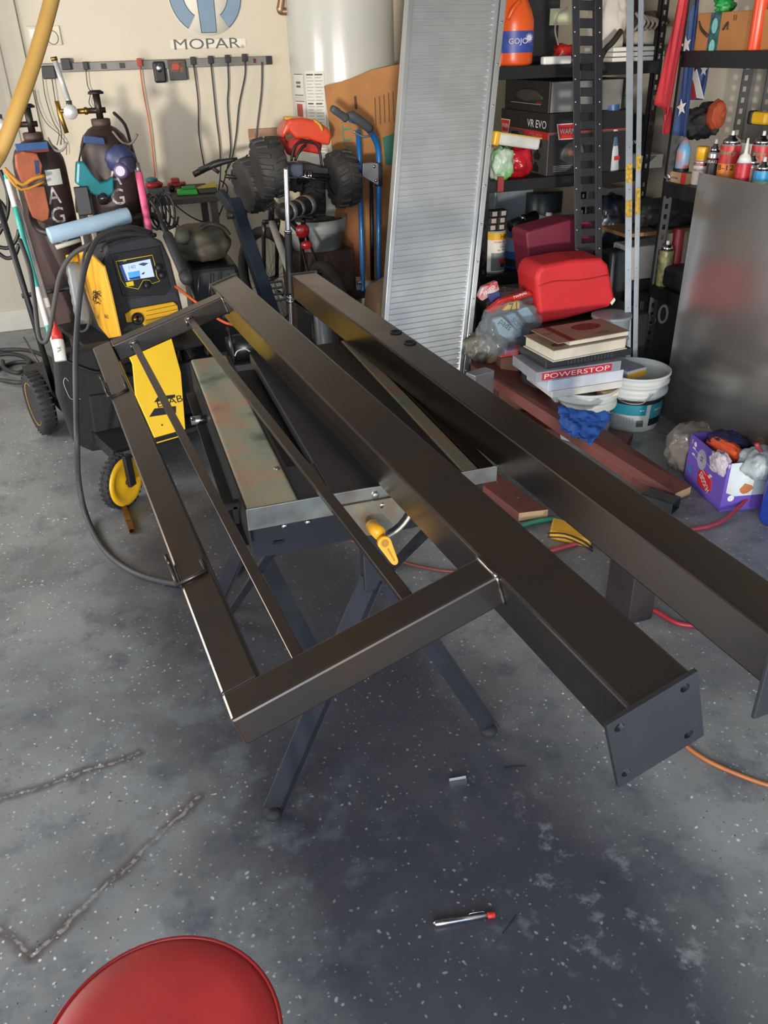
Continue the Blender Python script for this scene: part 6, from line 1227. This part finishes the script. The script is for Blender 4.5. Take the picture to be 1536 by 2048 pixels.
for k in range(2): MB().tube([at(1095, 1066 + 8 * k, Z=.04), at(1130, 1068 + 8 * k, Z=.04), at(1165, 1082 + 8 * k, Z=.03), at(1185, 1096 + 6 * k, Z=.005)], .003, 6, sub=3).build('wire', BLK, t)
# ================================================================ PURPLE CARTON AND BLUE BIN
A_ = Vector((2.02, 2.42, 0)); B_ = Vector((1.978, 2.147, 0)); C_ = B_ + Vector((.175, -.03, 0)); hb_ = .20
dB = (B_ - A_).normalized(); dC = (C_ - B_).normalized()
BXF = axes(A_, dB, (0, 0, 1), dB.cross(Vector((0, 0, 1))).normalized()); BYF = axes(B_, dC, (0, 0, 1), dC.cross(Vector((0, 0, 1))).normalized())
wA = (B_ - A_).length; wC = (C_ - B_).length
t = thing('nappy_carton', 'open purple and white nappy carton stuffed with cloths and bags', 'carton', Matrix.Translation((A_ + C_) / 2))
PUR = mat('6a4fae', .55, var=.06)
for (P, Q) in ((A_, B_), (B_, C_), (C_, C_ + (A_ - B_)), (C_ + (A_ - B_), A_)):
    d = (Q - P).normalized(); F = axes(P, d, (0, 0, 1), d.cross(Vector((0, 0, 1))).normalized()); MB(F).box((0, 0, -.003), ((Q - P).length, hb_, 0)).build('side_panel', PUR, t)
MB(BXF).box((0, 0, -.15), (wA, .003, 0)).build('bottom', PUR, t)
MB(BYF).prism([(.012, .08), (.05, .062), (wC - .01, .06), (wC - .003, hb_), (.012, hb_)], 0, .0008).build('white_panel', mat('cfd8da', .5), t)
MB(BXF).blob((.145, .065, 0), (.11, .075, .003), .05, 1.5, 2, 3, .3).build('red_brand_oval', mat('c01f2a', .5), t)
text('HUGGIES', BXF @ Matrix.Translation((.150, .062, .003)) @ Matrix.Rotation(pi - .55, 4, 'Z'), 1, WTX, t, w=.085, h=.026, bold=.006)
MB(BXF).lathe([(.001, .0012), (.034, .0012)], Matrix.Translation((.105, .135, 0)), 24, sy=1.2).build('grey_print_disc', mat('9a97ac', .5), t)
text('52', BXF @ Matrix.Translation((.105, .137, .0016)) @ Matrix.Rotation(pi / 2, 4, 'Z'), 1, INK, t, h=.016)
MB(BXF).lathe([(.001, .0012), (.013, .0012)], Matrix.Translation((.035, .06, 0)), 18).build('blue_print_disc', mat('2f7fae', .5), t)
MB(BXF).lathe([(.001, .0012), (.010, .0012)], Matrix.Translation((.045, .172, 0)), 18).build('white_print_disc', WHT, t)
text('5', BXF @ Matrix.Translation((.022, .175, .001)), 1, WTX, t, h=.016)
for x, y in ((.03, .15), (.03, .125), (.17, .10), (.16, .09)): MB(BXF).box((x, y, 0), (x + .018, y + .007, .001)).build('printed_word', WTX, t)
for p, q in (((.05, .15), (.09, .145)), ((.05, .125), (.08, .12)), ((.12, .10), (.15, .09)), ((.13, .14), (.18, .13))): MB(BXF).tube([(p[0], p[1], .001), (q[0], q[1], .001)], .0007, 4).build('printed_pointer', WTX, t)
MB(BYF).lathe([(.001, .0014), (.013, .0014)], Matrix.Translation((.035, .055, 0)), 18).build('white_print_disc', WHT, t)
MB(BYF).blob((.09, .09, .0), (.07, .05, .003), .2, 2, 3, 2).build('skin_tone_print', mat('b87048', .5), t)
mid = (A_ + C_) / 2
bag('navy_rag', 'navy blue towelling rag in the purple carton', 'rag', 0, 0, 1, (.14, .16, .09), mat('1d2148', .9, bump=.8, bscale=90), 61).location = (0, 0, 0)
bpy.data.objects['navy_rag'].location = (mid.x + .02, mid.y + .04, hb_ - .055)
def bagat(name, label, cat, c, d, m, seed, amp=.22, sub=4, fq=2.6): return MB().blob(c, d, amp, fq, seed, sub, .2, crease=0).build(name, m, label=label, cat=cat)
bagat('orange_cloth', 'orange cloth at the left inside the purple carton', 'cloth', (A_.x + .045, (A_.y + B_.y) / 2 - .01, hb_ - .01), (.06, .2, .07), mat('d9542a', .8), 62)
bagat('white_plastic_bag', 'white plastic bag spilling over the right corner of the purple carton', 'plastic bag', (C_.x - .05, C_.y + .01, hb_ - .01), (.15, .13, .12), mat('b4bcbe', .4, var=.2, tint='7c868c', alpha=.93, bump=1.0, bscale=18), 63)
bagat('white_plastic_bag', 'crumpled pinkish-white paper over the front edge of the purple carton', 'paper', (B_.x + .0, B_.y + .045, hb_ - .015), (.05, .09, .09), mat('b9aeb8', .5, bump=1.0, bscale=25), 64, .3)
bagat('clear_plastic_bag', 'clear plastic bag on the floor behind the left of the purple carton', 'plastic bag', (A_.x + .06, A_.y + .07, .10), (.2, .14, .21), mat('8c857e', .2, alpha=.5, bump=1.0, bscale=16), 65)
bagat('clear_plastic_bag', 'brown-tinted clear bag between the purple carton and the steel sheet', 'plastic bag', (2.20, 2.20, .115), (.14, .24, .22), mat('75604e', .25, alpha=.7, bump=1.0, bscale=16), 66)
bb = at(1507, 1045, Z=0)
t = thing('blue_recycling_bin', 'blue plastic bin cut off by the right edge beside the purple carton', 'bin', Matrix.Translation((bb.x + .2, bb.y - .2, 0)))
MB(Matrix.Translation((bb.x + .2, bb.y - .16, 0))).box((-.185, -.17, 0), (.185, .17, .36)).build('body', mat('1d3c9c', .4), t, bevel=.02)
MB(Matrix.Translation((bb.x + .2, bb.y - .16, .35))).box((-.2, -.185, 0), (.2, .185, .025)).build('rim', mat('1d3c9c', .4), t, bevel=.008)

# ================================================================ ON THE RIGHT UNIT
X0 = 2.50; z1 = RZ[2]
def can(label, u, vt, Yc, r0, h, bands, cap=('c8c8cc', 'dome'), name='spray_can', base='b9bcc0', words=None, X=None, z=z1):
    r = r0 * 1.35; x = X if X else 2.53; y = onxY(u, x); F = Matrix.Translation((x, y, z)); t = thing(name, label, 'can' if name == 'spray_can' else 'bottle', F)
    MB(F).lathe([(r * .97, 0), (r, .004), (r, h - .012), (r * .95, h - .004)], I4, 22).build('body', mat(base, .3, .6), t)
    for z0, z2_, c in bands: MB(F).lathe([(r * 1.02, z0 * h), (r * 1.02, z2_ * h)], I4, 22).build('printed_band', mat(c, .4, var=.1, scale=50), t)
    cm = mat(cap[0], .35)
    if cap[1] == 'dome': MB(F).lathe([(r * .95, h - .004), (r * .8, h + .012), (r * .42, h + .022), (r * .4, h + .028), (.001, h + .028)], I4, 20).build('dome', CHR, t); MB(F).lathe([(.007, h + .026), (.006, h + .045), (.001, h + .046)], I4, 10).build('nozzle', cm, t)
    if cap[1] == 'cap': MB(F).lathe([(r * .92, h - .004), (r * .90, h + .045), (r * .82, h + .05), (.001, h + .05)], I4, 20).build('cap', cm, t)
    if cap[1] == 'cone': MB(F).lathe([(r * .95, h - .004), (r * .7, h + .02), (.008, h + .03), (.004, h + .085), (.001, h + .086)], I4, 16).build('cone_nozzle', cm, t)
    if words:
        for s_, zz_, m_, hh_ in words: text(s_, F @ Matrix.Rotation(rad(-52), 4, 'Z') @ Matrix.Translation((0, -r * 1.03, zz_ * h)) @ Matrix.Rotation(pi / 2, 4, 'X'), 1, m_, t, w=r * 1.7, h=hh_, R=r, bold=.004)
    return t
def onxY(u, x): 
    lo, hi = .5, 6
    for _ in range(40):
        m_ = (lo + hi) / 2
        p = RM.T @ np.array([x, m_, z1 + .1 - H]); uu = 768 + F_ * p[0] / p[2]
        if uu > u: lo = m_
        else: hi = m_
    return (lo + hi) / 2
GRN = mat('4f9c6a', .5)
can('yellow-capped white-label spray can, fifth thing from the post', 1403, 275, 0, .023, .105, [(.02, .85, 'c9c2b8'), (.75, .88, 'b8302c')], ('dca72c', 'cap'), words=[('Silicone', .6, RED, .01)])
can('black and silver spray can with clear nozzle next to the yellow-capped can', 1427, 255, 0, .019, .145, [(.05, .8, '35302f'), (.66, .82, 'a0242c')], ('d8d8d4', 'dome'), words=[('BRAKE', .72, WTX, .012)])
can('tall red and orange spray can with green lettering', 1456, 245, 0, .030, .185, [(.0, .22, 'b8302c'), (.22, .58, 'd9782a'), (.58, .95, 'b82c2c')], ('d8d8d4', 'dome'), words=[('Berry', .80, GRN, .022), ('B-12', .50, INK, .02)])
can('plain red bottle with a white cone nozzle', 1486, 255, 0, .022, .13, [(.0, .95, 'b8202c')], ('d8d6d0', 'cone'), 'nozzle_bottle', X=2.49, words=[('THREAD', .3, WTX, .01)])
can('silver-topped red spray can behind the red cone bottle', 1517, 252, 0, .028, .185, [(.0, .5, '8a8f94'), (.55, .95, 'b82c2c')], ('d8d8d4', 'dome'), X=2.62, words=[('Berry', .78, GRN, .022)])
can('brown and teal spray can left of the blue one at the right edge', 1503, 270, 0, .022, .12, [(.0, .45, '2b8a8a'), (.45, .9, '8a7468')], ('6e5c50', 'dome'))
can('blue and yellow spray can at the right edge of the shelf', 1526, 280, 0, .024, .105, [(.0, .25, '2a6fb0'), (.25, .6, '9aa880'), (.6, .95, '2a8fc0')], ('c8c8cc', 'dome'), words=[('LONG', .5, WTX, .014)])
yb = onxY(1364, 2.50)
t = bx('small_brown_carton', 'small beige and red carton at the left end of the can shelf', 'carton', 2.475, 2.53, onxY(1386, 2.5), onxY(1346, 2.5), z1, z1 + .045, mat('a98a68', .6), .001)
MB().box((2.474, onxY(1386, 2.5), z1 + .001), (2.4755, onxY(1377, 2.5), z1 + .044)).build('red_end', RED, t)
text('SCRUBS', sidef(2.4745, onxY(1364, 2.5), z1 + .02), 1, INK, t, w=.05, h=.008)
t = thing('wipes_pouch', 'blue and orange wipes tub on the small beige carton', 'tub', Matrix.Translation((2.505, yb, z1 + .046)))
MB(Matrix.Translation((2.505, yb, z1 + .046))).lathe([(.026, 0), (.03, .006), (.031, .085), (.026, .10), (.012, .13), (.001, .132)], I4, 20).build('tub', mat('5f9cc0', .4, var=.5, tint='d06a3a', scale=14), t)
MB(Matrix.Translation((2.505, yb, z1 + .046))).lathe([(.032, .0), (.032, .014)], I4, 20).build('black_base', INK, t)
bag('crumpled_foil', 'crumpled silver foil on the edge of the can shelf', 'foil', 0, 0, 1, (.035, .04, .035), CHR, 71, .0, .4, 3).location = (2.475, onxY(1340, 2.47), z1 + .002)
GL = thing('work_gloves', 'black work gloves with orange cuff lying behind the spray cans', 'gloves', Matrix.Translation((2.62, 3.15, z1)))
c = at(1400, 245, X=2.66); MB().blob(c, (.16, .2, .13), .35, 2.4, 74, 4, flatb=False).build('black_glove', mat('2a2728', .8, bump=.3), GL)
c = at(1432, 230, X=2.66); MB().blob(c, (.08, .1, .12), .2, 2.4, 76, 3, flatb=False).build('orange_cuff', mat('b8502c', .8, var=.35, scale=3, stretch=(1, 30, 1)), GL)
c = at(1425, 212, X=2.68); MB().blob(c, (.09, .11, .04), .25, 2, 78, 3, flatb=False).build('cuff_band', mat('2f2b2c', .8), GL)
bx('glove_carton', 'grey carton behind the gloves on the can shelf', 'carton', 2.60, 2.76, 2.98, 3.30, z1, z1 + .10, mat('3a3838', .7))
bx('white_card_box', 'white card box behind the tall red and orange can', 'carton', 2.72, 2.80, onxY(1490, 2.7), onxY(1440, 2.7), z1, z1 + .16, WHT)
t = thing('tape_measure', 'yellow and black measuring tape on a stand at the back of the can shelf', 'tape measure', Matrix.Translation(at(1520, 260, X=2.75)))
c = at(1522, 236, X=2.75); MB().cbox(c, (.04, .10, .05)).build('case', YEL, t, bevel=.01); MB().cbox(c + Vector((-.002, .045, 0)), (.045, .03, .055)).build('black_side', BLK, t, bevel=.008)
MB().box((c.x - .02, c.y - .05, z1), (c.x + .02, c.y + .05, c.z - .025)).build('holder', mat('4a4a48', .5), t)
# top of right unit
z4 = RZ[3]
t = thing('delivery_carton', 'brown delivery carton with teal tape and curved arrow on the right shelving', 'carton', Matrix.Translation((2.6, 3.1, z4)))
ya = onx_ = at(1388, 90, X=2.48).y; yb_ = at(1512, 90, X=2.48).y
MB().box((2.48, yb_, z4), (2.78, ya, z4 + .135)).build('body', mat('a86f3e', .8, var=.05), t, bevel=.003)
CFc = sidef(2.4795, (ya + yb_) / 2, z4 + .068); wc = ya - yb_
MB(CFc).box((-wc / 2 + .23 * wc, -.068, 0), (-wc / 2 + .40 * wc, .067, .0008)).build('teal_tape', mat('2f5c5e', .4, var=.3, scale=40), t)
for y in (-.055, .02): MB(CFc).lathe([(.001, .0016), (.018, .0016)], Matrix.Translation((-wc / 2 + .315 * wc, y, 0)), 20, sy=1.5).build('pale_oval', mat('7fc0b4', .5), t)
mb = MB(CFc); pts = [(-wc / 2 + .04 * wc, .04), (-wc / 2 + .10 * wc, .01), (-wc / 2 + .22 * wc, -.015)]
mb.tube([(x, y, .0008) for x, y in pts], [.002, .006, .007], 6, sub=4); mb.build('curved_arrow', mat('3a2a22', .6), t)
MB(CFc).tube([(-wc / 2 + .46 * wc, .005, .0008), (-wc / 2 + .52 * wc, .03, .0008), (-wc / 2 + .53 * wc, .005, .0008)], .004, 6, sub=4).build('curved_arrow', mat('3a2a22', .6), t)
for k in (0, 1): MB(CFc).box((.10 * wc + k * .012, .035, 0), (.10 * wc + k * .012 + .004, .055, .001)).build('printed_arrow', mat('5a3c26', .6), t)
cyl_thing('orange_tube', 'bright orange tube standing at the top right corner', 'tube', Vector((2.49, at(1508, 96, X=2.49).y, z4)), Vector((2.49, at(1522, 0, X=2.49).y, z4 + .28)), .024, mat('e0481e', .3))
bag('green_bow', 'green tinsel on top of the delivery carton', 'tinsel', 0, 0, 1, (.08, .07, .05), mat('1f8c3c', .4), 81, 0, .5, 3).location = (2.55, at(1450, 20, X=2.55).y, z4 + .136)
# flags
def flag(label, px, Xa, m, name='flag', amp=.012, parts=()):
    t = thing(name, label, 'flag', Matrix.Translation(at(*px[0], X=Xa)))
    P = [at(*p, X=Xa) for p in px]
    def f(u, v):
        a = P[0].lerp(P[1], u); b = P[3].lerp(P[2], u); p = a.lerp(b, v); p.x += amp * sin(u * 9 + v * 2) + amp * .5 * sin(u * 17 + 1); return p
    MB().grid(f, 20, 20).build('cloth', m, t, solid=.002); return t, f
t, f = flag('red hanging flag cloth left of the shelving post', [(1362, -40), (1380, -40), (1341, 235), (1306, 200)], 2.42, mat('c23038', .7, var=.1, stretch=(1, 12, 1)))
t, f = flag('lower red fold of the flag behind the post', [(1322, 215), (1342, 215), (1335, 268), (1330, 268)], 2.435, mat('a3242c', .7))
def star(F, s, m, t):
    pts = []
    for k in range(10): r = s if k % 2 == 0 else s * .42; a = pi / 2 + k * pi / 5; pts.append((r * cos(a), r * sin(a)))
    MB(F).prism(pts, 0, .001).build('white_star', m, t)
NV = mat('2c4374', .7, var=.12)
t, f = flag('navy starred flag cloth hanging just right of the shelving post', [(1380, -40), (1398, -40), (1375, 275), (1344, 268)], 2.475, NV)
for u, v in ((1372, 90), (1363, 215)):
    p = at(u, v, X=2.458); star(axes(p, (0, -1, 0), (0, 0, 1), (-1, 0, 0)) @ Matrix.Rotation(.3, 4, 'Z'), .035, WHT, t)
t, f = flag('small folded end of a striped flag under the right top shelf', [(1386, 128), (1418, 128), (1408, 200), (1380, 200)], 2.60, NV)
for (a, m_) in (([(1386, 150), (1394, 138), (1408, 198), (1394, 196)], WHT), ([(1382, 165), (1386, 160), (1392, 198), (1379, 198)], mat('b02a34', .7))):
    P = [at(*p, X=2.58) for p in a]; MB().hexa(P, [p - Vector((.003, 0, 0)) for p in P]).build('stripe', m_, t)
p = at(1408, 140, X=2.578); star(axes(p, (0, -1, 0), (0, 0, 1), (-1, 0, 0)), .025, WHT, t)
# lower shelf of right unit
z5 = RZ[1]
y = at(1334, 500, X=2.49).y
t, F, l = cyl_thing('spray_can', 'old gold spray can on the lower right shelf edge', 'can', Vector((2.49, y, z5)), Vector((2.49, y, z5 + .165)), .033, mat('8f8a5e', .4, .3, .3, 40))
MB(F).lathe([(.032, .163), (.022, .188), (.012, .192)], I4, 20).build('dome', CHR, t); MB(F).lathe([(.008, .19), (.008, .207), (.001, .208)], I4, 12).build('nozzle', WHT, t)
y = at(1362, 450, X=2.56).y
cyl_thing('red_tube', 'dark red tube standing behind the old gold can', 'tube', Vector((2.56, y, z5)), Vector((2.57, y + .02, z5 + .25)), .026, mat('8c1c24', .45))
t = bx('wooden_shelf_board', 'raw plywood board resting behind the right shelving post', 'board', at(1225, 455, Y=3.75).x, 2.93, 3.62, 3.86, at(1290, 462, Y=3.65).z - .018, at(1290, 462, Y=3.65).z, mat('8c6a44', .8), .001)
bx('black_crate', 'black crate under the white case by the right shelving', 'crate', 2.50, 2.75, 3.67, 3.85, 0, .449, mat('1f1f22', .6), .01)
bx('white_drill_case', 'white case with a dark tool print below the plywood board', 'case', 2.50, 2.75, 3.68, 3.84, .45, .62, mat('b4b2ae', .6), .01)
t = bx('black_power_tool', 'black power tool case piled under the plywood board', 'case', 2.47, 2.9, 2.6, 3.36, z5, z5 + .10, mat('202124', .5), .02)
bx('black_jar', 'black and white canisters low behind the angle strips', 'canister', 2.36, 2.46, 3.62, 3.74, 0, .62, mat('33363a', .35), .02)
bag('black_cable_heap', 'tangled black cable heap above the plywood board', 'cable heap', 1330, 425, 3.72, (.42, .26, .14), mat('1c1c1e', .7), 91, at(1290, 462, Y=3.65).z, .35, 4, 4)
t = bx('black_printed_box', 'black box with large curly numerals low beside the steel sheet', 'box', at(1272, 640, Y=3.5).x, 2.86, 3.48, 3.66, 0, .40, mat('17171a', .6))
text('80', face_f((at(1315, 635, Y=3.47).x, 3.477, at(1315, 632, Y=3.47).z)) @ Matrix.Rotation(.1, 4, 'Z'), 1, mat('8a8880', .6), t, h=.10)

# ---------------------------------------------------------------- group phrases
for o in list(S.objects):
    if o.parent is None and 'category' in o and 'group' not in o:
        g_ = {'spray_can': 'spray cans on the right shelving', 'fitting_box': 'little fitting boxes on the paint can', 'gas_cylinder': 'gas cylinders on the cart', 'wooden_board': 'painted boards on the floor', 'white_board': 'white boards on the top shelf',
              'plastic_bucket': 'buckets under the book stack', 'rod_tube': 'rod tubes on the cart', 'power_cable': 'cords on the back wall', 'wall_cable': 'cords behind the desk', 'floor_hose': 'hose coils by the cart', 'shelving_unit': 'black shelving units',
              'angle_strip': 'pale angle strips', 'winch_box': 'winch cartons', 'food_package': 'packages in the bag heap', 'clear_plastic_bag': 'clear plastic bags', 'cable_loop': 'cable loops at the left edge', 'flag': 'flag cloths by the post', 'gas_regulator': 'gas regulators'}.get(o.name.split('.')[0])
        if g_: o['group'] = g_
